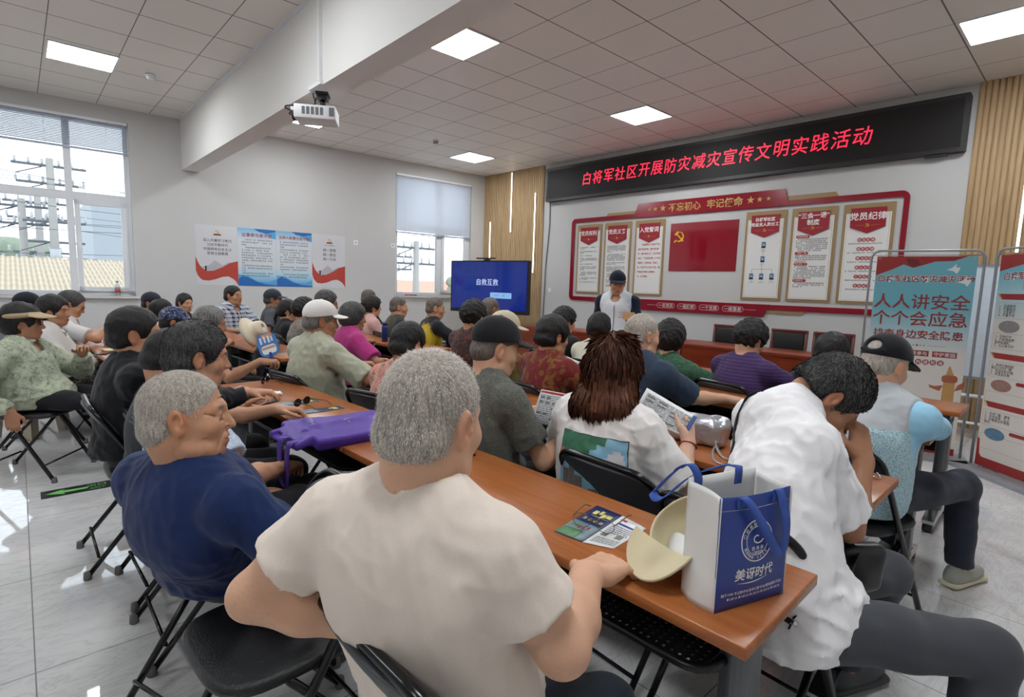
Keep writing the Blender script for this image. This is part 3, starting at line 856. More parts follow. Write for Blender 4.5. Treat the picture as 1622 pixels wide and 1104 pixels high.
# ------------------------------------------------------------------ posters on the window wall
M_sheet = mat('poster grey', (204, 204, 208), .35, var=.03, vscale=4)
def poster_blue():
    t = NT('poster blue fade'); v = t.coord('Generated'); sp = t.n('ShaderNodeSeparateXYZ'); t.l(v, sp.inputs[0])
    t.base(t.ramp(sp.outputs[2], [(0, lin((70, 150, 205))), (.2, lin((170, 205, 222))), (.35, lin((205, 212, 218))), (.8, lin((205, 212, 218))), (1, lin((120, 180, 215)))])); t.set(.3); return t.m
M_bsheet = poster_blue()
M_bdark = mat('poster deep blue', (40, 104, 176), .35, var=.1, vscale=5); M_bmid = mat('poster mid blue', (86, 162, 210), .35)
M_ribbon = mat('poster ribbon red', (178, 66, 56), .4, var=.14, vscale=7); M_mtn = mat('poster mountains', (176, 176, 184), .5, var=.1)
PST = [(5.483, 4.892, 'A'), (4.888, 4.308, 'B'), (4.303, 3.716, 'C'), (3.712, 3.125, 'A2')]
PLB = ['leftmost wall poster, grey with a red ribbon and four lines of text', 'blue and white wall poster left of the middle seam', 'blue and white wall poster right of the middle seam', 'rightmost wall poster, grey with a red ribbon and short slogan']
for pi_, (sa, sb, kd) in enumerate(PST):
    g = thing('wall_poster', PLB[pi_], 'poster', group='wall posters')
    a0, a1 = -sa, -sb; z0, z1 = 1.278, 2.197; W = a1-a0; mid = (a0+a1)/2
    m = MB(); WF.box(m, a0, z0, a1, z1, .001, .004); sh = m.build('sheet', M_sheet if kd[0] == 'A' else M_bsheet, g)
    X = lambda f: a0+W*f
    Z = lambda f: z0+(z1-z0)*f
    if kd[0] == 'A':
        m = MB(); WF.poly(m, [(X(.12), Z(.3)), (X(.3), Z(.33)), (X(.45), Z(.42)), (X(.62), Z(.34)), (X(.8), Z(.40)), (X(.95), Z(.36)), (X(.95), Z(.25)), (X(.12), Z(.2))], .004, .0045); m.build('mountains', M_mtn, sh)
        top = [(0, .47), (.06, .36), (.14, .28), (.25, .235), (.4, .24), (.6, .3), (.8, .38), (1, .42)]; bot = [(1, .0), (.94, .08), (.86, .12), (.75, .155), (.6, .14), (.45, .1), (.3, .075), (.15, .08), (.05, .14), (0, .24)]
        m = MB(); n = 10
        for k in range(24):
            u0, u1 = k/24, (k+1)/24
            f = lambda u, P: np.interp(u, [p[0] for p in sorted(P)], [p[1] for p in sorted(P)])
            WF.poly(m, [(X(u0), Z(f(u0, bot))), (X(u1), Z(f(u1, bot))), (X(u1), Z(f(u1, top))), (X(u0), Z(f(u0, top)))], .0045, .0055)
        m.build('ribbon', M_ribbon, sh)
        m = MB(); WF.poly(m, [(X(.21), Z(.24)), (X(.25), Z(.24)), (X(.25), Z(.32)), (X(.21), Z(.32))], .0055, .006); m.build('figure', M_txt, sh)
        m = MB(); emblem(WF, m, X(.52), Z(.89), .004, .055, .002); m.build('emblem', mat('poster gold', (190, 140, 60), .4), sh)
        m = MB(); WF.box(m, X(.43), Z(.835), X(.61), Z(.86), .004, .0055); m.build('emblem_base', mat('poster brown', (110, 60, 40), .5), sh)
        if kd == 'A':
            for k, ln in enumerate(('深入开展学习贯彻', '习近平新时代', '中国特色社会主义', '思想主题教育')): WF.text(ln, X(.52), Z(.75-.072*k), .004, .050, M_txt, sh, ext=.0004, offset=.0004)
        else:
            for k, ln in enumerate(('统一思想', '统一意志', '统一行动')): WF.text(ln, X(.52), Z(.71-.085*k), .004, .058, M_txt, sh, ext=.0004, offset=.0004)
            m = MB(); small_text(WF, m, X(.36), X(.68), Z(.80), .004, .018, rr); m.build('fine_print', M_txt, sh)
    else:
        m = MB(); WF.poly(m, [(X(.42), z1), (X(.55), Z(.95)), (X(.75), Z(.93)), (X(1), Z(.97)), (X(1), z1)], .004, .0046); m.build('dark_wave', M_bdark, sh); m = MB(); WF.poly(m, [(X(0), z0), (X(1), z0), (X(1), Z(.02)), (X(.7), Z(.035)), (X(.45), Z(.08)), (X(.25), Z(.15)), (X(.1), Z(.165)), (X(0), Z(.12))], .0045, .005); m.build('dark_wave', M_bdark, sh)
        m = MB(); WF.poly(m, [(X(0), z0), (X(1), z0), (X(1), Z(.13)), (X(.8), Z(.07)), (X(.5), Z(.08)), (X(.25), Z(.17)), (X(0), Z(.2))], .004, .0045); m.build('pale_wave', M_bmid, sh); m = MB(); WF.poly(m, [(X(.62), Z(.95)), (X(.8), Z(.90)), (X(.9), Z(.85)), (X(1), Z(.84)), (X(1), Z(.965)), (X(.75), Z(.93))], .004, .0044); m.build('pale_wave', M_bmid, sh)
        WF.text('议事参与者守则' if kd == 'B' else '主持人职责与否守则', X(.5), Z(.885), .005, .066 if kd == 'B' else .056, mat('poster title red', (150, 50, 50), .5), sh, ext=.0005, offset=.001)
        m = MB(); z = Z(.80)
        for n in (1, 1, .15, 1, .9, 1, .95, 1, 1, .1, 1, 1, .1, 1, .9):
            small_text(WF, m, X(.1), X(.92), z, .004, .026, rr, n, 2 if n == 1 and rr.random() < .4 else 0); z -= .041
        m.build('fine_print', M_txt, sh)
    finish(g, WF.p(mid, z0, 0))

# ------------------------------------------------------------------ screen on its stand
P0 = Vector((.595, -1.298, 0)); P1 = Vector((2.29, -.865, 0))
rd = (P1-P0).normalized(); wd = (P1-P0).length
g = thing('display_screen', 'large touch screen with a blue slide on a stand before the slatted wall', 'screen', (P0+P1)/2)
f = Frame((0, 0, 0), rd); hw = wd/2
m = MB(); f.poly(m, rrect(-hw, .893, hw, 1.853, .012, 2), -.05, .03); m.build('case', M_black, g)
t = NT('slide'); v = t.coord('Generated'); sp = t.n('ShaderNodeSeparateXYZ'); t.l(v, sp.inputs[0])
cc = t.ramp(sp.outputs[2], [(0, lin((8, 40, 150))), (.6, lin((14, 52, 162))), (1, lin((18, 50, 150)))])
t.base((.01, .012, .02)); t.set(.08, 0, .6); t.l(cc, t.b.inputs['Emission Color']); t.b.inputs['Emission Strength'].default_value = .19
m = MB(); f.box(m, -hw+.03, .96, hw-.03, 1.828, .03, .032); s_ = m.build('screen', t.m, g)
t = NT('slide text'); t.b.inputs['Emission Color'].default_value = (*lin((188, 208, 238)), 1); t.b.inputs['Emission Strength'].default_value = .36; t.base((.2, .2, .2))
f.text('自救互救', -.02, 1.46, .0325, .128, t.m, s_, ext=.0004)
t2 = NT('slide button'); t2.b.inputs['Emission Color'].default_value = (*lin((120, 172, 224)), 1); t2.b.inputs['Emission Strength'].default_value = .34; t2.base((.1, .1, .1))
m = MB(); f.poly(m, rrect(.06, 1.17, .53, 1.275, .015, 3), .0325, .033); bt = m.build('slide_button', t2.m, s_)
t3 = NT('slide button ink'); t3.b.inputs['Emission Color'].default_value = (*lin((60, 100, 150)), 1); t3.b.inputs['Emission Strength'].default_value = .3; t3.base((.02, .03, .05))
m = MB(); small_text(f, m, .16, .27, 1.222, .0332, .036, rr); small_text(f, m, .32, .43, 1.222, .0332, .036, rr); m.build('button_print', t3.m, bt)
m = MB(); f.box(m, -.20, .25, -.12, .90, -.12, -.05); f.box(m, .38, .25, .46, .90, -.12, -.05); m.box((-.0, -.0, .3), (.01, .01, .31)); f.box(m, -.3, .40, .55, .46, -.11, -.06); m.build('stand_post', mat('stand white', (190, 190, 192), .4), g)
m = MB()
for a in (-.16, .42):
    m.prism([(a-.03, 0.03), (a+.03, 0.03), (a+.03, .25), (a-.03, .25)], -.3, .3, f.fn())
m.build('stand_foot', M_dark, g)
g = thing('camera_bar', 'black camera bar perched on top of the screen', 'camera', (P0+P1)/2+Vector((0, 0, 1.853)))
m = MB(); f.box(m, -.1, 0, -.0, .03, -.02, .02); m.build('clamp', M_black, g)
m = MB(); f.poly(m, rrect(-.28, .03, .12, .052, .009, 3), -.03, .03); m.build('bar', M_black, g)
m = MB(); m.lathe([(.016, 0), (.016, .012)], (f.p(.06, .041, .03)), 12); m.build('lens', M_dark, g)

# ------------------------------------------------------------------ projector under the beam
g = thing('projector', 'white projector hanging from the beam on a black bracket', 'projector', (4.49, -5.56, 2.965), radians(58))
W2, D2 = .165, .12
m = MB(); m.box((-W2, -D2, -.235), (W2, D2, -.125), .008); bd = m.build('body', mat('projector white', (214, 214, 216), .4), g)
m = MB()
for k in range(5): m.box((-.10+.036*k, -D2-.003, -.205), (-.076+.036*k, -D2+.004, -.145))
m.build('vent', mat('vent grey', (96, 98, 102), .6), bd); m = MB(); m.box((.115, -D2-.003, -.21), (.155, -D2+.004, -.14)); m.build('vent', mat('vent grey', (96, 98, 102), .6), bd)
m = MB(); m.lathe([(.05, 0), (.05, -.03), (.042, -.035)], (-W2, .02, -.18), 16, 'x'); m.build('lens', M_dark, bd)
m = MB(); m.box((-W2-.04, -.03, -.16), (-W2+.01, .08, -.125), .006); m.build('lens_hood', M_white, bd)
m = MB(); m.box((.0, -.07, -.02), (.10, .07, 0)); m.box((.01, -.05, -.055), (.09, .05, -.02)); m.tube([(.05, 0, -.04), (.05, 0, -.12)], .022, 10); m.box((.02, -.05, -.128), (.10, .05, -.105)); m.build('bracket', M_black, g)
m = MB(); m.tube(fillet([(-.03, .0, 0), (-.02, -.02, -.05), (.0, -.03, -.10), (-.10, -.04, -.115), (-.24, -.03, -.125), (-.26, .0, -.135), (-.20, .03, -.15), (-.17, .04, -.19)], .03), .0055, 6)
m.tube(fillet([(.0, .0, -.03), (-.03, .02, -.11), (-.2, .02, -.15), (-.23, -.02, -.19), (-.168, -.03, -.2)], .03), .005, 6); m.build('cable', M_black, g)
m = MB(); m.box((4.70, -5.640, 2.99), (4.735, -5.6125, 3.66)); m.box((4.50, -5.636, 2.966), (4.74, -5.6125, 2.998))
tag(m.build('cable_trunking', M_white), 'white cable trunking running down the beam face above the projector', 'cable trunking')

# ------------------------------------------------------------------ tables
def table_wood(name, c0, c1, c2, sc=1.0, rough=.28):
    t = NT(name); v = t.coord(scale=(1.2*sc, 14*sc, 14*sc))
    n = t.noise(v, 2.2, 6, .62, .5); n2 = t.noise(t.coord(scale=(2, 60, 60)), 3, 3, .5)
    c = t.ramp(n, [(.28, lin(c0)), (.5, lin(c1)), (.72, lin(c2))])
    t.base(t.mix(t.math('MULTIPLY', n2, .25), c, lin(c0))); t.set(rough, 0, .4); return t.m
M_tab = table_wood('cherry laminate', (138, 76, 36), (160, 94, 48), (176, 108, 58))
M_head = table_wood('dark cherry laminate', (104, 38, 18), (128, 50, 26), (146, 62, 34))
M_tabm = mat('table dark steel', (40, 40, 43), .4, .5)
M_col = mat('table column grey', (92, 94, 98), .35, .5)

def perforated():
    t = NT('perforated black steel'); v = t.coord(); sp = t.n('ShaderNodeSeparateXYZ'); t.l(v, sp.inputs[0])
    def cell(o, p): return t.math('SUBTRACT', t.math('FRACT', t.math('DIVIDE', o, p)), .5)
    a, b = cell(sp.outputs[0], .02), cell(t.math('ADD', sp.outputs[1], sp.outputs[2]), .02)
    d = t.math('ADD', t.math('MULTIPLY', a, a), t.math('MULTIPLY', b, b))
    hole = t.math('LESS_THAN', d, .05)
    t.base(lin((34, 34, 37))); t.set(.45, .3)
    tr = t.n('ShaderNodeBsdfTransparent'); mx = t.n('ShaderNodeMixShader'); t.l(hole, mx.inputs[0]); t.l(t.b.outputs[0], mx.inputs[1]); t.l(tr.outputs[0], mx.inputs[2]); t.l(mx.outputs[0], t.out.inputs[0])
    return t.m
M_perf = perforated()

def make_table(L=1.61, D=.40):
    """origin at the middle of the footprint; sitters on the -y side"""
    t = thing('training_table', 'x', 'table'); h = L/2
    m = MB(); m.box((-h, -D/2, .722), (h, D/2, .75), .004); m.build('tabletop', M_tab, t)
    m = MB(); m.box((-h+.10, D/2-.06, .42), (h-.10, D/2-.055, .70)); m.build('modesty_panel', M_tabm, t)
    m = MB(); m.box((-h+.12, -D/2+.07, .600), (h-.12, D/2-.07, .603)); sh = m.build('shelf', M_perf, t)
    m = MB(); m.tube(fillet([(-h+.10, D/2-.07, .605), (-h+.10, -D/2+.06, .605), (h-.10, -D/2+.06, .605), (h-.10, D/2-.07, .605)], .07), .011, 8); m.build('shelf_rail', M_dark, sh)
    m = MB(); m.box((-h+.05, -.03, .66), (h-.05, .03, .722)); m.build('beam', M_tabm, t)
    for s in (-1, 1):
        x = s*(h-.085)
        m = MB(); m.prism(rrect(-.033, -.06, .033, .06, .03, 4), .09, .70, lambda u, v, w, x=x: (x+u, v, w)); m.box((x-.035, -.15, .69), (x+.035, .15, .722)); lg = m.build('leg', M_col, t)
        m = MB(); m.prism([(-.24, .055), (-.20, .05), (.20, .05), (.24, .055), (.24, .075), (.1, .105), (-.1, .105), (-.24, .075)], x-.03, x+.03, lambda u, v, w: (w, u, v)); ft = m.build('foot', M_chrome, lg)
        for q in (-1, 1):
            m = MB(); m.lathe([(.012, -.026), (.026, -.024), (.028, 0), (.026, .024), (.012, .026)], (x, q*.215, .028), 14, 'x'); m.box((x-.01, q*.215-.012, .03), (x+.01, q*.215+.012, .06)); m.build('caster', M_black, lg)
    return t
TB0 = make_table()
_used = [False]
def table(x0, y, label, rz=.025):
    o = TB0 if not _used[0] else copy_tree(TB0); _used[0] = True
    o.location = (x0, y, 0); o.rotation_euler = (0, 0, rz); o['label'] = label; o['group'] = 'training tables in rows'
    return o
ROT = .024
for x, y, lab in (
    (7.967, -6.375, 'front table under the blue and white tote bag, nearest the camera'), (6.345, -6.415, 'table under the purple bag, left of the front table'),
    (7.915, -5.395, 'table with the silver handbag, in front of the white tee man'), (6.29, -5.43, 'table behind the cap man in grey tee, second row left'),
    (7.86, -4.235, 'table where the navy shirt man rests his arm, third row right end'), (6.235, -4.27, 'table in front of the red floral blouse, third row left'),
    (7.84, -3.32, 'table in front of the purple top woman, fourth row right end'), (6.215, -3.355, 'table in front of the cream top, fourth row left'),
    (3.80, -5.76, 'left block table with the beige sun hat and dark jacket'), (2.17, -5.85, 'left block table at the plaid shirt man'),
    (3.87, -4.455, 'left block table with the blue bottle on it'), (2.24, -4.50, 'left block table by the window wall behind the pale pink blouse'),
    (3.85, -3.36, 'farthest left block table with white papers on it'), (2.22, -3.40, 'farthest left block table against the window wall'),
    (3.36, -6.86, 'pale lit table beside the phone man near the large window'), (1.73, -6.90, 'table under the large window at the left')):
    table(x, y, lab)

# head table: three cherry units in a row
for i, x in enumerate((3.39, 4.89, 6.39)):
    t = thing('head_table', ('left unit of the cherry head table, nearest the screen', 'middle unit of the cherry head table below the flag panel', 'right unit of the cherry head table, behind the purple top woman')[i], 'table', (x, -1.16, 0), 0, 'head table units')
    m = MB(); m.box((-.748, -.28, .73), (.748, .28, .765), .004); m.build('top', M_head, t)
    m = MB(); m.box((-.745, -.265, .06), (.745, -.245, .76)); m.build('front_panel', M_head, t)
    for s in (-1, 1):
        m = MB(); m.box((s*.72-.012, -.245, 0), (s*.72+.012, .27, .73)); m.build('side_panel', M_head, t)

# ------------------------------------------------------------------ chairs
M_vinyl = mat('black vinyl', (20, 20, 22), .38, bump=.002, bscale=300)
M_frame = mat('black tube enamel', (18, 18, 20), .22, .2)
M_rub = mat('grey rubber foot', (92, 90, 88), .7)
M_backp = mat('chair back shell', (58, 61, 66), .45)
def make_chair():
    t = thing('folding_chair', 'x', 'chair')
    m = MB()
    # frame: front feet up past the seat to the back rest, arched over its top
    U = [(-.215, .23, .012), (-.215, -.205, .755), (-.17, -.232, .798), (.17, -.232, .798), (.215, -.205, .755), (.215, .23, .012)]
    m.tube(fillet(U, .06, 5), .0125, 10); m.tube([(-.215, .17, .115), (.215, .17, .115)], .007, 6); m.build('frame', M_frame, t)
    for s in (-1, 1):
        m = MB(); m.tube([(s*.195, .06, .43), (s*.195, -.28, .012)], .0115, 8); lg = m.build('leg', M_frame, t)
        for p in ((s*.195, -.28), (s*.215, .232)):
            m = MB(); m.lathe([(.016, 0), (.0175, .004), (.015, .035)], (*p, 0), 10); m.build('foot', M_rub, lg)
    m = MB(); m.tube([(-.195, -.235, .095), (.195, -.235, .095)], .007, 6); m.build('stretcher', M_frame, t)
    m = MB(); n = 16
    def seat(u, v):
        w = 2*pi*u; x = .205*(abs(cos(w))**.55)*(1 if cos(w) > 0 else -1); y = .20*(abs(sin(w))**.55)*(1 if sin(w) > 0 else -1)
        r, z = np.interp(v, [0, .12, .25, .45, .62, .85, 1], [.0, .9, .985, 1, .97, .8, 0]), np.interp(v, [0, .12, .25, .45, .62, .85, 1], [.425, .425, .432, .445, .458, .466, .468])
        return (x*r, y*r+.02, z)
    m.grid(seat, 40, 16); m.build('seat', M_vinyl, t)
    m = MB()
    def back(u, v):
        # padded panel bowed towards the rear
        w = 2*pi*u; ex = .5
        x = .213*(abs(cos(w))**ex)*(1 if cos(w) > 0 else -1); z = .105*(abs(sin(w))**ex)*(1 if sin(w) > 0 else -1)
        r = np.interp(v, [0, .1, .35, .5, .65, .9, 1], [0, .7, .985, 1, .985, .7, 0]); d = np.interp(v, [0, .1, .35, .5, .65, .9, 1], [.020, .019, .012, 0, -.010, -.012, -.012])
        x *= r; z = z*r+.685
        y = -.150-(z-.685)*.585-.035*(1-(x/.22)**2)+d
        return (x, y, z)
    m.grid(back, 44, 18); m.build('backrest', M_backp, t)
    return t
CH0 = make_chair()
_cu = [False]
def chair(x, y, rz, label, group='black folding chairs'):
    o = CH0 if not _cu[0] else copy_tree(CH0); _cu[0] = True
    o.location = (x, y, 0); o.rotation_euler = (0, 0, rz); o['label'] = label; o['group'] = group; return o

# wood framed armless chairs behind the head table
for i, (x, z) in enumerate(((3.55, 0), (5.735, 0), (6.50, 0), (7.02, 0))):
    t = thing('meeting_chair', ('dark wood framed chair behind the presenter at the head table', 'dark wood framed chair below the flag panel right edge', 'dark wood framed chair behind the purple top woman', 'dark wood framed chair at the right end of the head table')[i], 'chair', (x, -.62, 0), pi+(-.08, .05, .0, .06)[i], 'wood framed chairs behind the head table')
    M_cw = mat('chair mahogany', (92, 30, 24), .35, var=.12)
    for s in (-1, 1):
        m = MB(); m.box((s*.205-.018, -.24, 0), (s*.205+.018, -.20, .46)); m.tube([(s*.205, -.22, .44), (s*.205, -.27, .96)], .019, 8); m.build('leg', M_cw, t)
        m = MB(); m.box((s*.205-.018, .17, 0), (s*.205+.018, .21, .44)); m.build('leg', M_cw, t)
    m = MB(); m.box((-.22, -.285, .915), (.22, -.25, .965), .008); m.build('back_rail', M_cw, t); m = MB(); m.box((-.20, -.255, .56), (.20, -.23, .60)); m.build('back_rail', M_cw, t)
    m = MB(); m.box((-.185, -.275, .59), (.185, -.238, .925), .012); m.build('backrest', M_vinyl, t)
    m = MB(); m.box((-.22, -.22, .42), (.22, .22, .48), .02); m.build('seat', M_vinyl, t)

# plastic stool by the left edge
t = thing('plastic_stool', 'beige plastic stool behind the chair at the left edge', 'stool', (2.97, -7.50, 0), .8)
M_pst = mat('beige plastic', (172, 160, 142), .4)
m = MB(); m.box((-.15, -.15, .43), (.15, .15, .455), .01); m.build('seat', M_pst, t)
for sx in (-1, 1):
    for sy in (-1, 1):
        m = MB(); m.prism([(-.035, -.035), (.035, -.035), (.035, .035), (-.035, .035)], 0, .435, lambda u, v, w, sx=sx, sy=sy: (sx*(.165-w*.09)+u, sy*(.165-w*.09)+v, w)); m.build('leg', M_pst, t)

# ------------------------------------------------------------------ banner stands and whiteboard
def banner_stand(o, rd, label, w=.82):
    t = thing('banner_stand', label, 'banner', o, 0, 'door frame banner stands'); f = Frame((0, 0, 0), rd)
    m = MB(); m.tube([f.p(a, b, 0) for a, b in [(0, .03)]+[(q[0], q[1]) for q in [(0, 1.72), (0, 1.76), (.02, 1.80), (.05, 1.82), (w-.05, 1.82), (w-.02, 1.80), (w, 1.76), (w, 1.72)]]+[(w, .03)]], .0105, 8); m.build('frame', M_steel, t)
    m = MB(); f.poly(m, [(-.06, 0), (w+.06, 0), (w+.04, .03), (-.04, .03)], -.17, .17); m.build('base', M_steel, t)
    m = MB(); m.tube([f.p(.0, 1.78, 0), f.p(w, 1.78, 0)], .003, 4); m.build('hanging_rod', M_steel, t)
    return t, f
def banner_blue(name, z0):
    t = NT(name); v = t.coord('Generated'); sp = t.n('ShaderNodeSeparateXYZ'); t.l(v, sp.inputs[0])
    t.base(t.ramp(sp.outputs[2], [(0, lin((214, 206, 198))), (z0-.12, lin((214, 208, 202))), (z0, lin((170, 198, 206))), (z0+.12, lin((104, 174, 190))), (1, lin((112, 176, 190)))])); t.set(.4); return t.m
M_bred = mat('banner deep red', (150, 38, 36), .4, var=.16, vscale=6); M_bred2 = mat('banner fold red', (110, 24, 28), .4, var=.1)
M_btx = mat('banner dark red', (142, 48, 44), .5)
M_bcream = mat('banner cream', (214, 206, 198), .4)
rd = Vector((.766, .20, 0)).normalized()
t, f = banner_stand((7.66, -1.72, 0), rd, 'banner on a grey frame stand with large red safety slogan', .795)
x0, x1, zb, zt = .045, .750, .04, 1.77
m = MB(); f.box(m, x0, zb, x1, zt, .004, .007); sh = m.build('print_sheet', banner_blue('banner one fade', .62), t)
m = MB(); f.poly(m, [(x0, zt), (x0, 1.60), (x0+.12, 1.655), (x0+.2, 1.70), (x0+.27, 1.67), (x0+.33, 1.69), (x0+.42, 1.725), (x0+.55, 1.73), (x0+.64, zt)], .007, .008); m.build('red_drape', M_bred, sh)
m = MB(); f.poly(m, [(x0+.21, 1.755), (x0+.24, 1.69), (x0+.28, 1.675), (x0+.32, 1.70), (x0+.30, 1.74)], .008, .0085); m.build('drape_fold', M_bred2, sh)  # darker printed fold of the drape
m = MB(); 
for bx, bz in ((.60, 1.655), (.68, 1.55)): f.poly(m, [(bx-.05, bz), (bx, bz-.012), (bx+.02, bz-.035), (bx+.035, bz-.005), (bx+.04, bz+.02), (bx+.01, bz+.02), (bx+.015, bz+.05), (bx-.015, bz+.015)], .007, .008)
m.build('doves', M_white, sh)
LT = mat('banner title', (140, 44, 40), .5)
f.text('白将军社区防灾减灾活动', .405, 1.575, .007, .0625, M_white, sh, name='title_halo', ext=.0003, offset=.0035)
f.text('白将军社区防灾减灾活动', .405, 1.575, .0076, .0625, LT, sh, ext=.0003, offset=.0012)
for k, (ln, sz, z) in enumerate((('人人讲安全', .137, 1.375), ('个个会应急', .137, 1.225), ('排查身边安全隐患', .081, 1.085))): f.text(ln, .395, z, .007, sz, M_btx, sh, ext=.0004, offset=.0018)
m = MB()
for k, (a, r) in enumerate(((-.05, .008), (-.025, .008), (0, .014), (.025, .008), (.05, .008))): star(f, m, .405+a, .99, .007, r, .001)
f.box(m, .2, .989, .33, .9915, .007, .0075); f.box(m, .48, .989, .61, .9915, .007, .0075); m.build('star_rule', M_btx, sh)
for k, tx in enumerate(('人人有责', '全民参与', '守护家园')):
    a = .215+.195*k; m = MB(); f.box(m, a-.085, .895, a+.085, .945, .007, .0078); p = m.build('slogan_block', M_btx, sh); f.text(tx, a, .92, .0078, .038, M_wtxt, p, ext=.0003)
for k, tx in enumerate('防灾减灾构建和谐'):
    a = .2+.052*k+(.02 if k > 3 else 0); m = MB(); f.poly(m, [(a+.024*cos(w*pi/9), .845+.024*sin(w*pi/9)) for w in range(18)], .007, .0078); p = m.build('slogan_disc', M_btx, sh); f.text(tx, a, .845, .0078, .034, M_wtxt, p, ext=.0003)
M_hb = mat('printed column tan', (188, 140, 84), .5, var=.2, vscale=40); M_hb2 = mat('printed column red', (164, 92, 64), .5, var=.15, vscale=30)
m = MB(); f.poly(m, [(.615, .40), (.705, .40), (.70, .68), (.62, .68)], .007, .0076); f.poly(m, [(.63, .74), (.69, .74), (.665, .80), (.655, .83), (.645, .81)], .007, .0078); m.build('printed_column', M_hb, sh)
m = MB(); f.poly(m, rrect(.605, .68, .715, .745, .025, 4), .007, .008); f.poly(m, [(.60, .60), (.53, .625), (.52, .65), (.56, .64), (.62, .655)], .007, .0077); f.poly(m, [(.70, .61), (.765, .64), (.765, .70), (.72, .665)], .007, .0077); m.build('printed_cloud_board', M_hb2, sh)
m = MB(); f.box(m, x0, zb, x1, .10, .007, .008); m.build('red_foot_band', M_bred, sh)
m = MB()
for a in (x0+.02, x1-.02): m.lathe([(.008, 0), (.008, .003)], f.p(a, zt-.02, .008), 10)
m.build('grommet', M_white, sh)

rd2 = Vector((.74, -.67, 0)).normalized()
t, f = banner_stand((8.515, -1.60, 0), rd2, 'banner at the right edge listing numbered rescue steps')
m = MB(); f.box(m, x0, zb, x1, zt, .004, .007); sh = m.build('print_sheet', banner_blue('banner two fade', .80), t)
m = MB(); f.poly(m, [(x0, zt), (x0, 1.64), (x0+.10, 1.665), (x0+.2, 1.69), (x0+.3, 1.66), (x0+.45, 1.70), (x0+.71, zt)], .007, .008); m.build('red_drape', M_bred, sh)
f.text('白将军社区防灾减灾活动', .43, 1.60, .007, .066, M_white, sh, name='title_halo', ext=.0003, offset=.0035, xs=.95)
f.text('白将军社区防灾减灾活动', .43, 1.60, .0076, .066, LT, sh, ext=.0003, offset=.0012, xs=.95)
f.text('防灾减灾知识', .41, 1.525, .0076, .05, mat('banner orange', (214, 140, 60), .5), sh, ext=.0003, offset=.001)
M_brow = mat('banner grey rule', (150, 146, 146), .5); M_pic = [mat('banner picture grey', (138, 132, 132), .5, var=.35, vscale=45), mat('banner picture rust', (158, 120, 110), .5, var=.35, vscale=45), mat('banner picture blue', (84, 120, 146), .5, var=.35, vscale=25)]
ST = ['1、迅速躲到\n2、尽量躲进\n3、注意避开\n4、尽量手收', '1、尽快打开\n2、使被埋者露\n其呼吸通畅。\n3、在尘埃大时', '1、若逃生路线被\n通往火灾的门窗\n2、用湿布料封堵\n3、用浸湿衣物', '1、关闭门窗，避免\n2、关闭电源，防止\n3、将重要证件等物\n保存。', '1、避免饮用生水或\n2、注意个人卫生，勤\n3、避免食用腐败\n4、防止蚊虫叮咬']
z = 1.46
for k in range(3):
    m = MB(); f.poly(m, [(x0+.03, z), (x0+.06, z-.045), (.74, z-.045), (.74, z)], .007, .0085); m.build('section_bar', M_bred, sh)
    m = MB(); f.poly(m, [(x0+.01, z), (x0+.05, z-.045), (x0+.07, z-.045), (x0+.035, z)], .007, .0083); m.build('section_tip', M_gold, sh)
    for q in range(2 if k < 2 else 3):
        zz = z-.07-.245*q if k < 2 else z-.07-.20*q
        if k == 0 and q == 1: zz -= .0
        hh = .125
        m = MB(); a0_, a1_, b0_, b1_ = x0+.015, .745, zz-hh, zz
        for qq in ((a0_, b0_, a1_, b0_+.002), (a0_, b1_-.002, a1_, b1_), (a0_, b0_, a0_+.002, b1_), (a1_-.002, b0_, a1_, b1_)): f.box(m, *qq, .007, .0075)
        m.build('box_rule', M_brow, sh)
        ti = (0, 1, 2, 9, 3, 9, 4)[k*2+q] if k*2+q < 7 else 9
        if ti < 9: f.text(ST[ti], x0+.035, zz-hh/2, .007, .0265, M_txt, sh, ext=.0002, offset=.0003, align='LEFT', line=.92)
    zz = z-.07-.125-.012 if k < 2 else z-.07-.125-.01
    m = MB(); cxx, czz = x0+.145, zz-.052
    f.poly(m, [(cxx+.09*cos(w*pi/14), czz+.048*sin(w*pi/14)) for w in range(28)], .007, .0088); m.build('oval_picture', M_pic[k], sh)
    m = MB(); f.poly(m, rrect(x0+.27, zz-.03, .73, zz-.002, .013, 3), .007, .0085); m.build('sub_bar', M_bred, sh)
    z -= .475 if k == 0 else .40
m = MB(); f.poly(m, [(x0, zb), (x1, zb), (x1, .115), (x0+.05, .115), (x0+.03, .14), (x0+.02, .26), (x0, .27)], .007, .008); m.build('red_foot_band', M_bred, sh)

t = thing('whiteboard', 'mobile whiteboard standing behind the banners at the right', 'whiteboard', (8.35, -.45, 0)); f = Frame((0, 0, 0), (1, .02, 0))
m = MB(); f.box(m, -.45, .63, .75, 1.745, -.015, .012); m.build('board', mat('whiteboard', (206, 216, 226), .2), t)
m = MB(); 
for a, b, a2, b2 in ((-.46, .615, .76, .64), (-.46, 1.735, .76, 1.755), (-.46, .615, -.445, 1.755), (.745, .615, .76, 1.755)): f.box(m, a, b, a2, b2, -.018, .018)
m.build('rim', M_steel, t)
m = MB()
for a in (-.42, .72):
    m.tube([f.p(a, .05, -.02), f.p(a, 1.7, -.02)], .014, 8); m.tube([f.p(a, .05, -.28), f.p(a, .05, .28)], .014, 8)
m.tube([f.p(-.42, .44, -.02), f.p(.72, .44, -.02)], .018, 8); m.tube([f.p(-.42, .16, -.02), f.p(.72, .16, -.02)], .014, 8); m.build('stand', M_white, t)

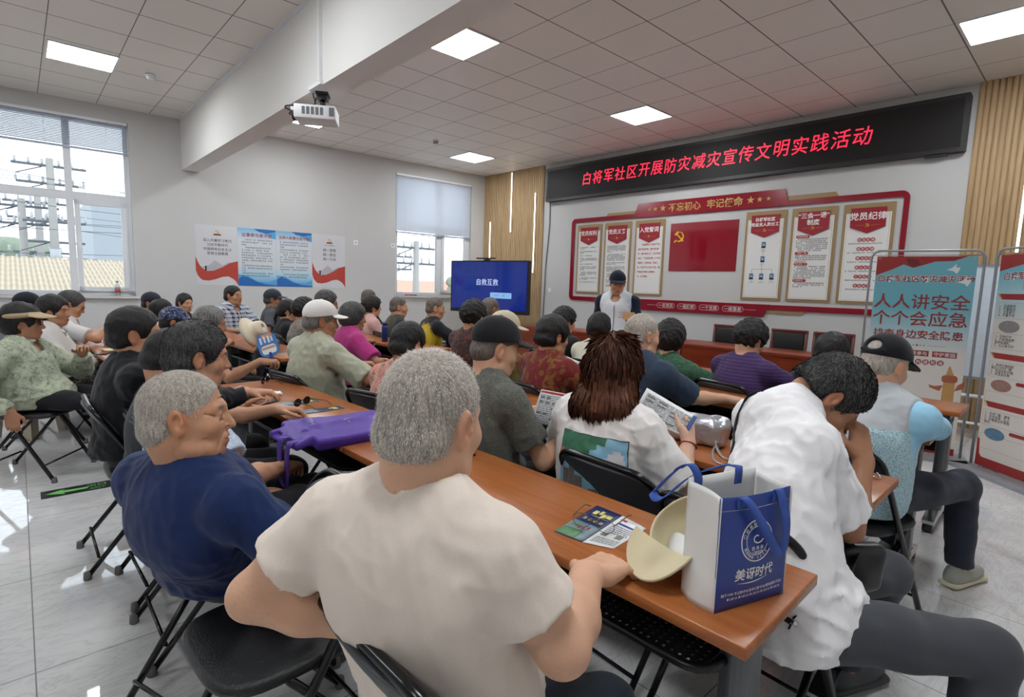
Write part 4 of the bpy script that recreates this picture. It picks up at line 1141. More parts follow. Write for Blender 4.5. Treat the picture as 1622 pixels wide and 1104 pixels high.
# ------------------------------------------------------------------ people
def skin_mat():
    t = NT('skin'); a = t.n('ShaderNodeVertexColor', layer_name='tint'); v = t.coord()
    n = t.noise(v, 28, 4, .6); n2 = t.noise(v, 130, 2)
    c = t.mix(t.math('MULTIPLY', n, .20), a.outputs[0], t.mix(1.0, a.outputs[0], (.80, .60, .54), 'MULTIPLY'))
    sp = t.ramp(t.noise(v, 70, 1, .3), [(.72, (0, 0, 0)), (.80, (.35, .35, .35))])
    c = t.mix(sp, c, t.mix(1.0, a.outputs[0], (.62, .50, .42), 'MULTIPLY'))
    t.base(c); t.set(.48, 0, .35); t.b.inputs['Subsurface Weight'].default_value = .12; t.b.inputs['Subsurface Radius'].default_value = (.012, .005, .003); t.b.inputs['Subsurface Scale'].default_value = .5
    t.bump(t.math('ADD', t.math('MULTIPLY', n2, .5), n), .0022, .6); return t.m
M_skin = skin_mat()
def hair_mat(name, c0, c1, sc=160, rough=.5, stretch=(1, 1, .12)):
    if name in _MC: return _MC[name]
    t = NT(name); v = t.coord(scale=stretch); n = t.noise(v, sc, 3, .6); n2 = t.noise(t.coord(), 14, 3)
    f = t.math('ADD', t.math('MULTIPLY', n, .7), t.math('MULTIPLY', n2, .3))
    t.base(t.ramp(f, [(.36, lin(c0)), (.64, lin(c1))])); t.set(rough, 0, .35); t.bump(n, .004); _MC[name] = t.m; return t.m
def strand_mat():
    t = NT('hair strands'); a = t.n('ShaderNodeVertexColor', layer_name='tint'); t.base(a.outputs[0]); t.set(.5, 0, .3); return t.m
M_strand = strand_mat()
HM = {'black': hair_mat('black hair', (13, 12, 13), (34, 31, 31)), 'dark': hair_mat('dark greying hair', (24, 24, 25), (84, 82, 82)), 'grey': hair_mat('grey hair', (60, 58, 57), (134, 131, 128)),
      'silver': hair_mat('silver stubble hair', (128, 120, 112), (188, 178, 166)), 'brown': hair_mat('reddish brown hair', (58, 30, 22), (128, 78, 54), 90), 'stubble': hair_mat('shaved dark hair', (70, 62, 58), (120, 108, 100))}

def cloth(name, c, pat=None, rough=.8, **k):
    key = 'cloth '+name
    if key in _MC: return _MC[key]
    t = NT(key); v = t.coord(); L = lin(c); t.set(rough, 0, .2); t.b.inputs['Sheen Weight'].default_value = .12
    wr = t.n('ShaderNodeTexNoise', noise_type='RIDGED_MULTIFRACTAL'); wr.inputs['Scale'].default_value = 5.5; wr.inputs['Detail'].default_value = 1.5; wr.inputs['Roughness'].default_value = .4; wr.inputs['Distortion'].default_value = .9; t.l(t.coord(scale=(1.2, 1.2, .8)), wr.inputs[0]); wr = wr.outputs[0]
    fine = t.noise(v, 420, 2)
    base = t.mix(fine, tuple(x*.92 for x in L), tuple(min(1, x*1.06) for x in L))
    sp = None
    def xyz():
        s = t.n('ShaderNodeSeparateXYZ'); t.l(v, s.inputs[0]); return s.outputs
    def bands(o, p, w, off=0.0):
        a = t.math('FRACT', t.math('ADD', t.math('DIVIDE', o, p), 50.0+off)); return t.math('LESS_THAN', a, w)
    if pat == 'plaid':
        o = xyz(); a = bands(t.math('ADD', o[0], o[1]), .052, .42); b = bands(o[2], .052, .42)
        e = bands(t.math('ADD', o[0], o[1]), .052, .1, .22); g = bands(o[2], .052, .1, .22)
        f = t.math('MULTIPLY', t.math('ADD', a, b), .5)
        base = t.mix(f, lin((224, 226, 230)), lin((34, 54, 98))); base = t.mix(t.math('MULTIPLY', t.math('MAXIMUM', e, g), .6), base, lin((120, 150, 190)))
    elif pat == 'stripe':
        o = xyz(); base = t.mix(bands(o[2], k.get('p', .07), k.get('w', .45)), base, lin(k['c2']))
    elif pat == 'floral':
        vo = t.n('ShaderNodeTexVoronoi'); vo.inputs['Scale'].default_value = k.get('sc', 26); t.l(t.mix(.12, v, t.n('ShaderNodeTexNoise').outputs[1]), vo.inputs['Vector'])
        m = t.ramp(vo.outputs[0], [(.30, (1, 1, 1)), (.42, (0, 0, 0))]); base = t.mix(m, base, lin(k['c2']))
        m2 = t.ramp(t.noise(v, k.get('sc', 26)*.8, 3, .6, 1), [(.56, (0, 0, 0)), (.6, (.8, .8, .8))]); base = t.mix(m2, base, lin(k.get('c3', k['c2'])))
    elif pat == 'melange':
        n = t.noise(t.coord(scale=(1, 1, 4.5)), 95, 4, .7, .4); base = t.ramp(n, [(.32, lin(k['c2'])), (.5, L), (.68, tuple(min(1, x*1.7) for x in L))])
    elif pat == 'tie':
        n = t.noise(v, 16, 5, .65, 1.2); n2 = t.noise(v, 70, 3, .6)
        base = t.ramp(t.math('ADD', t.math('MULTIPLY', n, .6), t.math('MULTIPLY', n2, .4)), [(.36, lin(k['c2'])), (.50, L), (.62, tuple(min(1, x*1.25) for x in L))])
    elif pat == 'mesh':
        vo = t.n('ShaderNodeTexVoronoi'); vo.inputs['Scale'].default_value = 190; t.l(v, vo.inputs['Vector']); base = t.mix(t.ramp(vo.outputs[0], [(.25, (0, 0, 0)), (.5, (1, 1, 1))]), lin(k['c2']), base)
        o = xyz(); base = t.mix(t.math('GREATER_THAN', o[2], k['zy']), base, lin((176, 180, 184)))
    elif pat == 'splash':
        n = t.noise(v, 9, 4, .6, .8); o = xyz()
        dx = t.math('SUBTRACT', o[0], k['x']); dz = t.math('SUBTRACT', o[2], k['z'])
        d = t.math('SQRT', t.math('ADD', t.math('MULTIPLY', dx, dx), t.math('MULTIPLY', dz, dz)))
        d = t.math('ADD', d, t.math('MULTIPLY', t.math('SUBTRACT', t.noise(t.coord(scale=(5, 5, 1)), 16, 3), .5), .16))
        base = t.mix(t.math('LESS_THAN', d, k['r']), base, lin(k['c2']))
    elif pat == 'vest':
        n = t.noise(v, 7, 4, .6, 1.0); o = xyz(); low = t.math('LESS_THAN', t.math('ADD', o[2], t.math('MULTIPLY', n, .34)), k['z']); sid = t.math('LESS_THAN', t.math('ADD', o[0], t.math('MULTIPLY', n, .5)), k['x'])
        base = t.mix(low, base, lin((52, 116, 184))); base = t.mix(t.math('MULTIPLY', sid, t.ramp(n, [(.4, (.2, .2, .2)), (.6, (.9, .9, .9))])), base, lin((120, 176, 214)))
    t.base(base)
    t.bump(t.math('ADD', t.math('MULTIPLY', wr, .5), t.math('MULTIPLY', fine, .02)), k.get('bump', .012), .7)
    _MC[key] = t.m; return t.m

def ik(sh, wr, l1, l2, pole):
    d = wr-sh; L = np.linalg.norm(d)
    mx = (l1+l2)*.985
    if L > mx: wr = sh+d*mx/L; d = wr-sh; L = mx
    u = d/L; a = (l1*l1-l2*l2+L*L)/(2*L); h = sqrt(max(l1*l1-a*a, 1e-6))
    p = np.asarray(pole, float); p = unit(p-u*(p@u))
    return sh+u*a+p*h, wr

def add_hand(f, wr, d, nrm, side, curl=.5, s=1.0, spread=.12, thumb=.6, k=.008):
    """palm, four separate fingers of different lengths and a thumb from the side of the palm.
    d: towards the fingers, nrm: out of the back of the hand; side +1 right, -1 left"""
    d = unit(d); nrm = unit(nrm-d*(np.asarray(nrm)@d)); ac = np.cross(d, nrm)*side   # towards the thumb
    ac = -ac
    P = lambda a, b, c: wr+(d*a+ac*b+nrm*c)*s
    f.cone(P(-.02, 0, 0), P(.03, 0, 0), .027*s, .026*s, .02, sq=(nrm, .8))
    for b, l in ((.030, .088), (.010, .094), (-.010, .090), (-.028, .082)):
        f.cone(P(.02, b*.6, 0), P(l, b, 0.002), .0155*s, .0125*s, .014)
    f.cone(P(.02, .022, -.006), P(.055, .024, -.004), .017*s, .014*s, .015)
    f.cone(P(.03, -.02, -.006), P(.06, -.024, -.004), .016*s, .013*s, .014)
    for i, (b, l0, ln, r) in enumerate(((.031, .086, .070, .0092), (.0105, .093, .079, .0095), (-.0105, .089, .074, .0090), (-.0295, .080, .058, .0080))):
        c = curl*(1+.12*i); ang = -.12-.2*c; p = P(l0, b, .002); sp = spread*(1.2-i*.8)
        for seg, (fr, bend) in enumerate(((.46, .95), (.31, 1.15), (.23, .8))):
            ang -= c*bend if seg else c*.75
            dv = unit(d*cos(ang)+nrm*sin(ang)+ac*sp*.35)
            q = p+dv*ln*fr*s
            f.cone(p, q, r*(1-.07*seg)*s, r*(.94-.08*seg)*s, .004 if seg else .007); p = q
    t0 = P(.012, .028, -.006); dv = unit(d*.62+ac*.75-nrm*.25*thumb); t1 = t0+dv*.042*s
    dv2 = unit(d*.9+ac*(.45-.5*thumb)-nrm*.45*thumb); t2 = t1+dv2*.034*s; t3 = t2+unit(dv2*1+d*.3-ac*.3*thumb)*.026*s
    f.cone(P(-.005, .012, -.004), t0, .017*s, .0155*s, .014); f.cone(t0, t1, .0145*s, .0112*s, .01); f.cone(t1, t2, .0108*s, .0098*s, .005); f.cone(t2, t3, .0096*s, .0078*s, .004)

def add_head(f, fat=1.0, male=True, age=0.5, mouth=0, lines=False):
    """head in head space: y forward, z up, x to the person's right"""
    w = fat
    f.ell((0, -.012, .030), (.0765*w, .098, .089), .02)
    f.ell((0, .026, -.032), (.064*w, .069, .086), .035)
    f.ell((0, .034, -.082), (.049*w, .050, .036), .03)
    f.ell((0, .070, -.103), (.022, .017, .017), .022)
    for s in (-1, 1):
        f.ell((s*.043*w, .058, -.034), (.024, .022, .022), .024)
        f.cone((s*.052*w, .01, -.085), (s*.036*w, .055, -.100), .018, .016, .022)
        f.cone((s*.010, .087, .018), (s*.042, .074, .016), .0095, .009, .014)
    f.cone((0, .088, .010), (0, .105, -.030), .0075, .0115, .012)
    f.ell((0, .107, -.037), (.0125, .012, .0105), .007)
    for s in (-1, 1):
        f.ell((s*.0135, .096, -.040), (.0088, .011, .0078), .006)
        f.ell((s*.032, .096, -.002), (.018, .0155, .0115), .010, neg=True)
        f.ell((s*.0315, .0775, -.003), (.0135, .0130, .0120), .003)
        f.cone((s*.018, .0875, .0045), (s*.044, .079, .002), .0042, .004, .003)
        f.cone((s*.020, .0865, -.0125), (s*.042, .080, -.012), .0040, .0038, .004)
        if age > .3:
            f.cone((s*.020, .098, -.040), (s*.035, .083, -.078), .0032, .0026, .006, neg=True)
    f.ell((0, .088, -.070), (.024, .014, .017), .012)
    f.cone((-.020, .091, -.0655), (.020, .091, -.0655), .0058, .0058, .006); f.cone((-.017, .090, -.0775), (.017, .090, -.0775), .0068, .0068, .006)
    f.cone((-.023, .0955, -.0715), (.023, .0955, -.0715), .0024, .0024, .004, neg=True)
    if lines:   # an old lined face
        for s in (-1, 1):
            f.path([(s*.016, .100, -.038), (s*.034, .085, -.070), (s*.037, .070, -.096)], [.0040, .0036, .003], .005) if False else None
            for a, b, r in (((.016, .101, -.040), (.035, .086, -.070), .0042), ((.035, .086, -.070), (.040, .070, -.098), .0036), ((.056, .048, -.050), (.052, .050, -.086), .0034), ((.064, .030, -.070), (.050, .046, -.100), .0030), ((.050, .074, -.004), (.064, .052, .004), .0026), ((.050, .073, -.008), (.064, .050, -.014), .0026), ((.020, .090, -.019), (.042, .082, -.019), .0030)):
                f.cone((s*a[0], a[1], a[2]), (s*b[0], b[1], b[2]), r, r*.8, .004, neg=True)
            f.ell((s*.044, .062, -.030), (.019, .017, .016), .012); f.ell((s*.050, .040, -.088), (.020, .022, .018), .014)
        for z in (.040, .052): f.cone((-.04, .084, z), (.04, .084, z), .0024, .0024, .004, neg=True)
    if mouth: f.ell((0, .098, -.0725), (.017, .01, .0045), .003, neg=True)
    for s in (-1, 1):
        R = rz_(-s*.38)@ry_(s*.12)
        f.ell((s*.0775*w, -.012, -.008), (.0115, .0195, .032), .007, R=R)
        f.ell((s*.0775*w, -.006, -.036), (.0085, .011, .012), .008)
        f.ell((s*.0885*w, -.006, -.006), (.0085, .0115, .020), .005, neg=True, R=R)
        f.ell((s*.082*w, .002, -.014), (.006, .005, .007), .005)

HAIRLINE = dict(buzz=.0035, short=.010, full=.015, curly=.030, bob=.020, long=.018)
def hair_field(R, o, style, fat=1.0, recede=0.0, seed=0, vol=0.0, nape=None):
    f = Field(R, o); t = HAIRLINE.get(style, .016)+vol; w = fat
    back = -.088 if nape is None else nape
    f.ell((0, -.014, .030), (.0765*w+t, .099+t*1.05, .090+t*1.15), .01)
    if style in ('bob', 'long', 'pony', 'bun'): 
        f.ell((0, -.03, -.02), (.078*w+t*.8, .084+t, .09), .03)
    if style == 'curly': f.ell((0, -.035, .01), (.085*w+t*.6, .092+t*.6, .095), .03)
    if style == 'long':
        for s in (-1, 1):
            f.cone((s*.045, -.03, .0), (s*.085, -.050, -.17), .062, .046, .03)
        f.cone((0, -.055, .0), (0, -.080, -.18), .075, .055, .035); f.cone((-.075, -.062, -.15), (.075, -.062, -.15), .05, .05, .03)
    # face opening and hairline
    hz = .074-recede
    if style in ('bob', 'long', 'pony', 'bun', 'curly'):
        f.ell((0, .115, -.035+(.01 if style == 'curly' else 0)), (.066*w, .085, .098), .012, neg=True)
        f.plane((0, -.09, -.115 if style in ('bob',) else (-.095 if style == 'curly' else (-.10 if style != 'long' else -.178))), (0, .25 if style != 'long' else .1, -1), .01)
        if style in ('pony', 'bun', 'curly'):
            for s in (-1, 1): f.ell((s*.09*w, .012, -.035), (.03, .03, .045), .012, neg=True)
    else:
        f.plane((0, .085, hz), unit((0, 1.0, .0)+np.array((0, 0, -.55))), .004) if recede else None
        # slanted line from forehead over the ears to the nape
        f.ell((0, .125, -.040), (.10, .105, .112+(.0 if not recede else .03*recede/.05)), .006, neg=True)
        f.ell((0, -.055, -.03), (.070*w+t, .058+t, .055), .02)
        f.ell((0, .045, -.120), (.12, .108, .100), .008, neg=True)
        f.ell((0, .125, -.040), (.10, .105, .112), .006, neg=True)
        for s in (-1, 1): f.ell((s*.088*w, -.006, -.018), (.030, .026, .040), .006, neg=True)
        f.plane((0, -.09, back), (0, -.15, -1), .01)
    amp = dict(buzz=.0008, short=.002, full=.003, curly=.006, bob=.003, long=.004, pony=.003, bun=.003).get(style, .003)
    if style == 'long':
        f.disp(lambda X, Y, Z: .0022*np.sin(95*np.arctan2(X-o[0], Y-o[1])/6.28*3.2+2.5*wave3(X, Y, Z*.35, 16, seed))+.0016*wave3(X*3, Y*3, Z*.5, 40, seed))
    else:
        sc = 95 if style == 'curly' else 60
        f.disp(lambda X, Y, Z: amp*wave3(X, Y, Z, sc, seed)+amp*.5*wave3(X, Y, Z, sc*2.1, seed+3))
    if style == 'pony': f.ell((0, -.10, .01), (.03, .03, .03), .02); f.cone((0, -.115, .0), (0, -.135, -.12), .026, .016, .02); f.cone((0, -.135, -.12), (.02, -.12, -.2), .018, .008, .02)
    if style == 'bun': f.ell((0, -.105, .035), (.042, .034, .042), .01)
    return f

def cap_field(R, o, kind, fat=1.0):
    f = Field(R, o); w = fat
    if kind in ('cap', 'cap_open'):
        f.ell((0, -.012, .036), (.092*w, .114, .099), .01)
        f.plane((0, 0, .026), unit((0, .2, -1)), .004)
        f.cone((0, -.012, .128), (0, -.012, .135), .008, .006, .004)
        brim = (0, .07, .036)
        c = f.P(brim); 
        def fn(X, Y, Z):
            px, py, pz = X-c[0], Y-c[1], Z-c[2]
            u = R[0, 0]*px+R[1, 0]*py+R[2, 0]*pz; v = R[0, 1]*px+R[1, 1]*py+R[2, 1]*pz; q = R[0, 2]*px+R[1, 2]*py+R[2, 2]*pz
            zs = .012-u*u*3.0-v*.16
            return np.maximum(np.abs(q-zs)*.9-.0042, np.maximum(np.sqrt((u/.086)**2+(v/.105)**2)*.085-.085, -v-.01))
        f.fun(c-.13, c+.13, fn, .004)
        if kind == 'cap_open': f.ell((0, -.125, .052), (.040, .03, .028), .004, neg=True); f.cone((-.05, -.108, .026), (.05, -.108, .026), .0075, .0075, .004)
    elif kind == 'visor':
        f.ring((0, -.010, .042), (0, -.12, 1), .094*w, .017, .004)
        f.ell((0, -.012, .048), (.084*w, .106, .06), .004, neg=True)
        c = f.P((0, .05, .05))
        def fn(X, Y, Z):
            px, py, pz = X-c[0], Y-c[1], Z-c[2]
            u = R[0, 0]*px+R[1, 0]*py+R[2, 0]*pz; v = R[0, 1]*px+R[1, 1]*py+R[2, 1]*pz; q = R[0, 2]*px+R[1, 2]*py+R[2, 2]*pz
            zs = .0-u*u*2.0-v*.28+.02
            return np.maximum(np.abs(q-zs)*.9-.0042, np.maximum(np.sqrt((u/.120)**2+(v/.130)**2)*.13-.13, -v-.01))
        f.fun(c-.17, c+.17, fn, .004); f.ell((0, -.03, .03), (.086*w, .106, .09), .003, neg=True)
    return f

NPEOPLE = [0]
def person(label, head, az, haz=None, hp=4, hr=0, lean=6, side=0, twist=0, np_=14, g=1.0, sw=.182, fat=1.0, male=True, age=.6, mouth=0,
           skin=(186, 142, 112), hair='short', hcol='black', recede=0.0, hvol=0.0, scalp=None, strands=0, cap=None, capmat=None,
           top=None, sleeve='short', hem=-.07, loose=.014, collar=None, colmat=None, hood=False, pants=None, shoe=(70, 70, 72), shoes=True, legs=None,
           armR='lap', armL='lap', handR=None, handL=None, stand=False, res=.011, hres=.0065, folds=.004, ridges=(), inner=None, sl=.72, belt=None, glasses=None, arml=1.0, seatz=.468, neckw=1.0, sdrop=0.0, vest=None, fine=(), lines=False, moles=(), nape=None, armr=1.0, armsleeve=None, nofeet=False, chairlab=None, chairoff=(0, 0), chairaz=None, chairpos=None, xtra=None):
    NPEOPLE[0] += 1; seed = NPEOPLE[0]
    haz = az if haz is None else haz
    hipz = seatz+.088 if not stand else .86
    ln = radians(lean); nn = radians(np_); sd = radians(side)
    L = (head[2]-.155*cos(nn)-hipz)/(cos(ln)*cos(sd))
    B = V(L*sin(sd), L*sin(ln), hipz+L*cos(ln)*cos(sd))
    Hd = B+.155*V(.15*sin(sd), sin(nn), cos(nn))
    ca, sa = cos(radians(az)), sin(radians(az))
    toW = lambda p: V(ca*p[0]+sa*p[1], -sa*p[0]+ca*p[1], p[2])
    toL = lambda p: V(ca*p[0]-sa*p[1], sa*p[0]+ca*p[1], p[2])
    S = V(head[0], head[1], 0)-toW(V(Hd[0], Hd[1], 0))
    root = thing('person', label, 'person', (S[0], S[1], 0), -radians(az))
    W2L = lambda p: toL(V(*p)-V(S[0], S[1], 0))
    # frames
    Rh = rz_(-radians(haz-az))@ry_(radians(hr))@rx_(-radians(hp))
    tw = rz_(-radians(twist)); n = unit(Hd-B)
    hip = V(0, 0, hipz)
    sp = unit(B-hip)
    mid = lambda t_, y=0.0: hip+(B-hip)*t_+V(0, y-.02*sin(pi*t_), 0)
    SH = {s: B+tw@V(s*sw, -.005, -.062-sdrop) for s in (-1, 1)}
    l1, l2 = .285*arml, .25*arml
    WR = {}; EL = {}
    for s, arm in ((1, armR), (-1, armL)):
        pole = V(s*.9, -.5, -.5)
        if arm == 'lap': tg = V(s*.10, .30, hipz+.10)
        elif arm == 'table': tg = V(s*.13, .40, .785); pole = V(s*.9, -.1, -.6)
        elif arm == 'side': tg = V(s*(sw+.07), .02, hipz-.08 if stand else hipz-.02)
        elif arm == 'cross': tg = V(-s*.02, .25, hipz+.17); pole = V(s, -.3, -.3)
        elif isinstance(arm, dict): pass
        else:
            tg = W2L(arm[:3]) if arm[3:4] != ('l',) else V(*arm[:3])
            if len(arm) > 4: pole = V(*arm[4])
            elif len(arm) == 4 and arm[3] != 'l': pole = V(*arm[3])
        if isinstance(arm, dict): EL[s], WR[s] = W2L(arm['e']), W2L(arm['w'])
        else: EL[s], WR[s] = ik(SH[s], tg, l1, l2, pole)
    # legs
    KN = {}; AN = {}
    for s in (-1, 1):
        if stand: KN[s] = V(s*.095, .02, .47); AN[s] = V(s*.10, -.01, .085)
        else: KN[s] = V(s*.15, .41, seatz+.05); AN[s] = V(s*.13, .36, .085)
        if legs and s in legs: KN[s], AN[s] = (W2L(legs[s][0]), W2L(legs[s][1])) if legs[s][2:] != ('l',) else (V(*legs[s][0]), V(*legs[s][1]))
    HP = {s: V(s*.09, .0, hipz-.01) for s in (-1, 1)}

    def torso(f, off, k=.05):
        f.cone(hip+V(0, 0, -.005), mid(.22), (.162*g+off), (.158*g+off), k, sq=((0, 1, 0), .78))
        f.cone(mid(.22, .012*g), mid(.5), (.158*g+off), (.160*g+off), k, sq=((0, 1, 0), .74))
        f.cone(mid(.5), B+tw@V(0, -.002, -.125), (.160*g+off), (.162*(.6+.4*g)+off), k, sq=(tw@V(0, 1, 0), .68))
        for s in (-1, 1):
            f.cone(B+tw@V(s*.055, -.012, -.050), SH[s]+tw@V(-s*.012, 0, .010), .052+off, .048+off, .05)
            f.cone(B+n*.035+tw@V(s*.022, -.004, 0), B+tw@V(s*.105, -.006, -.024), .039*neckw+off*.8, .038+off, .045)
            f.ell(SH[s]+V(0, 0, -.01), (.050+off, .055+off, .060+off), .04)
            f.ell(B+tw@V(s*.085, -.058, -.15), (.062+off*.5, .034+off*.5, .085), .05)   # shoulder blades
    b = Field()
    torso(b, -.012)
    for s in (-1, 1): b.cone(HP[s], KN[s], .078, .055, .03)
    if not stand: b.plane((0, 0, seatz+.010), (0, 0, -1), .01)
    for s in (-1, 1):
        a1 = SH[s]; e = EL[s]; w = WR[s]
        b.cone(a1, a1+(e-a1)*.45, .047*armr, .046*armr, .02); b.cone(a1+(e-a1)*.45, e, .046*armr, .037*armr, .02)
        b.cone(e, e+(w-e)*.35, .038*armr, .040*armr, .015); b.cone(e+(w-e)*.35, w, .040*armr, .0255*armr, .02)
        hd = (handR, handL)[0 if s == 1 else 1] or {}
        hdir = unit(w-e) if 'd' not in hd else toL(unit(V(*hd['d'])))
        hn = V(0, 0, 1) if 'n' not in hd else toL(unit(V(*hd['n'])))
        if abs(hdir@hn) > .95: hn = V(0, 1, 0)
        add_hand(b, w+hdir*.012, hdir, hn, s, hd.get('curl', .55), hd.get('s', 1.0 if male else .9), hd.get('spread', .12), hd.get('thumb', .6))
        b.cone(KN[s], KN[s]+(AN[s]-KN[s])*.4, .053, .052, .02); b.cone(KN[s]+(AN[s]-KN[s])*.4, AN[s], .050, .034, .02)
        fd = unit(V(AN[s][0]-HP[s][0], .0, 0)*.6+V(0, 1, 0))
        if legs and s in legs: 
            q = KN[s]-HP[s]; fd = unit(V(q[0], q[1], 0))
        b.cone(AN[s]+V(0, 0, -.04), AN[s]+fd*.12+V(0, 0, -.05), .03, .026, .02)
    # neck and head
    hb = Hd+Rh@V(0, -.030, -.055)
    b.cone(B+n*(-.04+.1*max(0, sin(nn)-.3)), hb, .060*neckw, .056*neckw, .035, sq=((0, 1, 0), .98))
    b.cone(hb, Hd+Rh@V(0, -.02, -.02), .057*neckw, .058*neckw, .03)
    b.cone(B+V(0, .02, .0), Hd+Rh@V(0, .022, -.085), .040*neckw, .034*neckw, .03)
    b.at(Rh, Hd); add_head(b, fat, male, age, mouth, lines); b.at(np.eye(3), (0, 0, 0))
    fb = [(Hd-.135, Hd+.135, hres)]+[(V(*W2L(q[0]))-q[1], V(*W2L(q[0]))+q[1], q[2]) for q in fine]
    SMOOTH[0] = (.35,); me = b.mesh('body', res, fb); SMOOTH[0] = (.6,)
    HP_ = lambda p: Hd+Rh@V(*p)
    lip = tuple(int(x) for x in (skin[0]*.84, skin[1]*.66, skin[2]*.66)); brow = (52, 44, 40) if hcol in ('black', 'dark', 'brown') else (112, 104, 98)
    warm = tuple(int(min(255, x)) for x in (skin[0]*.99, skin[1]*.93, skin[2]*.91))
    spots = [(HP_((0, .095, -.0715)), (.024, .02, .011), Rh, lip, .5)]
    for s in (-1, 1):
        spots += [(HP_((s*.032, .086, .018)), (.020, .016, .0042), Rh, brow, .7), (HP_((s*.031, .092, -.003)), (.0125, .012, .0042), Rh, (150, 120, 104), .5), (HP_((s*.031, .094, -.003)), (.0062, .012, .0042), Rh, (36, 26, 22), .3),
                  (HP_((s*.0785, -.01, -.008)), (.03, .028, .036), Rh, warm, .8), (HP_((s*.009, .104, -.046)), (.0042, .006, .003), Rh, (84, 50, 42), .5)]
    spots += [(HP_(q_), (r_, .012, r_), Rh, (104, 66, 50), .5) for q_, r_ in moles]
    if scalp: spots = [(HP_((0, -.035, .05)), (.083, .105, .088), Rh, scalp, .25), (HP_((0, -.055, -.005)), (.085, .07, .07), Rh, scalp, .3)]+spots
    paint(me, skin, spots); link('body', me, M_skin, root)
    # hair
    if hair:
        hf = hair_field(Rh, Hd, hair, fat, recede, seed, hvol, nape)
        if cap: hf.plane(Hd+Rh@V(0, 0, .034), Rh@unit((0, -.2, 1)), .003)   # no hair above the cap band
        hm = hf.mesh('hair', max(hres*.8, .0035)); ho = None
        if len(hm.polygons): ho = link('hair', hm, HM[hcol], root)
        if strands and ho: hair_strands(hm, strands, Hd, Rh, hcol, ho, hair)
    if cap:
        fl = cap_field(Rh, Hd+Rh@V(0, 0, .004), cap, fat*1.0)
        cm = fl.mesh('cap' if cap != 'visor' else 'sun_visor', min(hres, .0045)); link(cm.name.split('.')[0], cm, capmat, root)
    if glasses:
        gm = MB()
        for s in (-1, 1):
            gm.tube([HP_((s*.033+.021*cos(w*pi/8), .101-.004*abs(cos(w*pi/8)), -.004+.017*sin(w*pi/8))) for w in range(16)], .0014, 5, closed=True)
            gm.tube([HP_((s*.054, .098, .0)), HP_((s*.078*fat, .06, .002)), HP_((s*.081*fat, .0, .004))], .0014, 5)
        gm.tube([HP_((-.012, .104, .0)), HP_((.012, .104, .0))], .0014, 5)
        go = gm.build('glasses', M_dark, root)
        if glasses == 'sun':
            gm = MB()
            for s in (-1, 1): gm.prism([(s*.033+.021*cos(w*pi/8), -.004+.017*sin(w*pi/8)) for w in range(16)], .099, .1015, lambda u, v, w: HP_((u, w, v)))
            gm.build('dark_lens', mat('sunglass lens', (22, 20, 22), .1), go)
    # upper garment
    nf = lambda a, sc, sd_=0: (lambda X, Y, Z: a*wave3(X+.4*Z, Y, Z*1.5, sc, seed+sd_)+a*.55*wave3(X*.6, Y, Z*2.2-X, sc*2.1, seed+5+sd_))
    def crease(a, off):
        a = min(a, off*.75)
        def fn(X, Y, Z):
            w1 = wave3(X*1.0+Z*.5, Y*1.0, Z*1.7-X*.6, 30, seed); w2 = wave3(X*1.6, Y*1.6, Z*.7+X*.3, 38, seed+4)
            low = np.clip((hip[2]+.24-Z)/.2, .35, 1)
            return -a*(1-np.abs(w1))**2*low*.9-a*.5*(1-np.abs(w2))**2+a*.45
        return fn
    def garment(name, off, slv, m, hemz, slen, sloff, neck=True, r=None):
        f = Field(); torso(f, off)
        for s in (-1, 1):
            a1, e, w = SH[s], EL[s], WR[s]
            if slv == 'short':
                f.cone(a1, a1+(e-a1)*slen, .050+sloff, .050+sloff*1.5, .03, flat=True)
            elif slv == 'long':
                f.cone(a1, e, .054+sloff, .046+sloff, .03); f.cone(e, e+(w-e)*.93, .046+sloff, .032+sloff*.8, .02, flat=True)
            elif slv == 'elbow':
                f.cone(a1, e, .056+sloff, .048+sloff, .03); f.cone(e, e+(w-e)*.45, .046+sloff, .044+sloff, .02, flat=True)
        for a_, b_, r_ in ridges: f.cone(V(*a_), V(*b_), r_, r_*.6, .03)
        if not stand: f.cone(hip+V(0, -.01, -.01), hip+V(0, .06, .02), .15*g+off, .13*g+off, .05, sq=((0, 0, 1), .7))
        else: f.cone(hip, hip+V(0, 0, hemz), .155*g+off, .16*g+off, .05, sq=((0, 1, 0), .8))
        if folds: f.disp(crease(folds*1.5, off))
        f.plane(hip+V(0, 0, hemz), (0, 0, -1), .008)
        if slv in ('none',):
            for s in (-1, 1): f.plane(SH[s]+tw@V(-s*.012, 0, 0), tw@unit((s, 0, .12)), .01)
        if neck and nn > .6: f.cone(B-n*.02, B+n*.05, .062+off*.7, .060+off*.6, .04)
        if neck:
            f.cone(B+n*(.085*max(0, sin(nn)-.3)), B+n*.25, .0635*neckw, .074*neckw, .008, neg=True); f.ell(B+tw@V(0, .07, -.03), (.058, .05, .055), .01, neg=True)
        SMOOTH[0] = (.6, .5); me_ = f.mesh(name, r or res, [(B-.13, B+.10, min(res, .005 if res < .0085 else .008))]); SMOOTH[0] = (.6,); return link(name, me_, m, root)
    sh_ = None
    if inner: garment('undershirt', loose-.010, inner[1], inner[0], hem+.01, inner[2] if len(inner) > 2 else sl, .006)
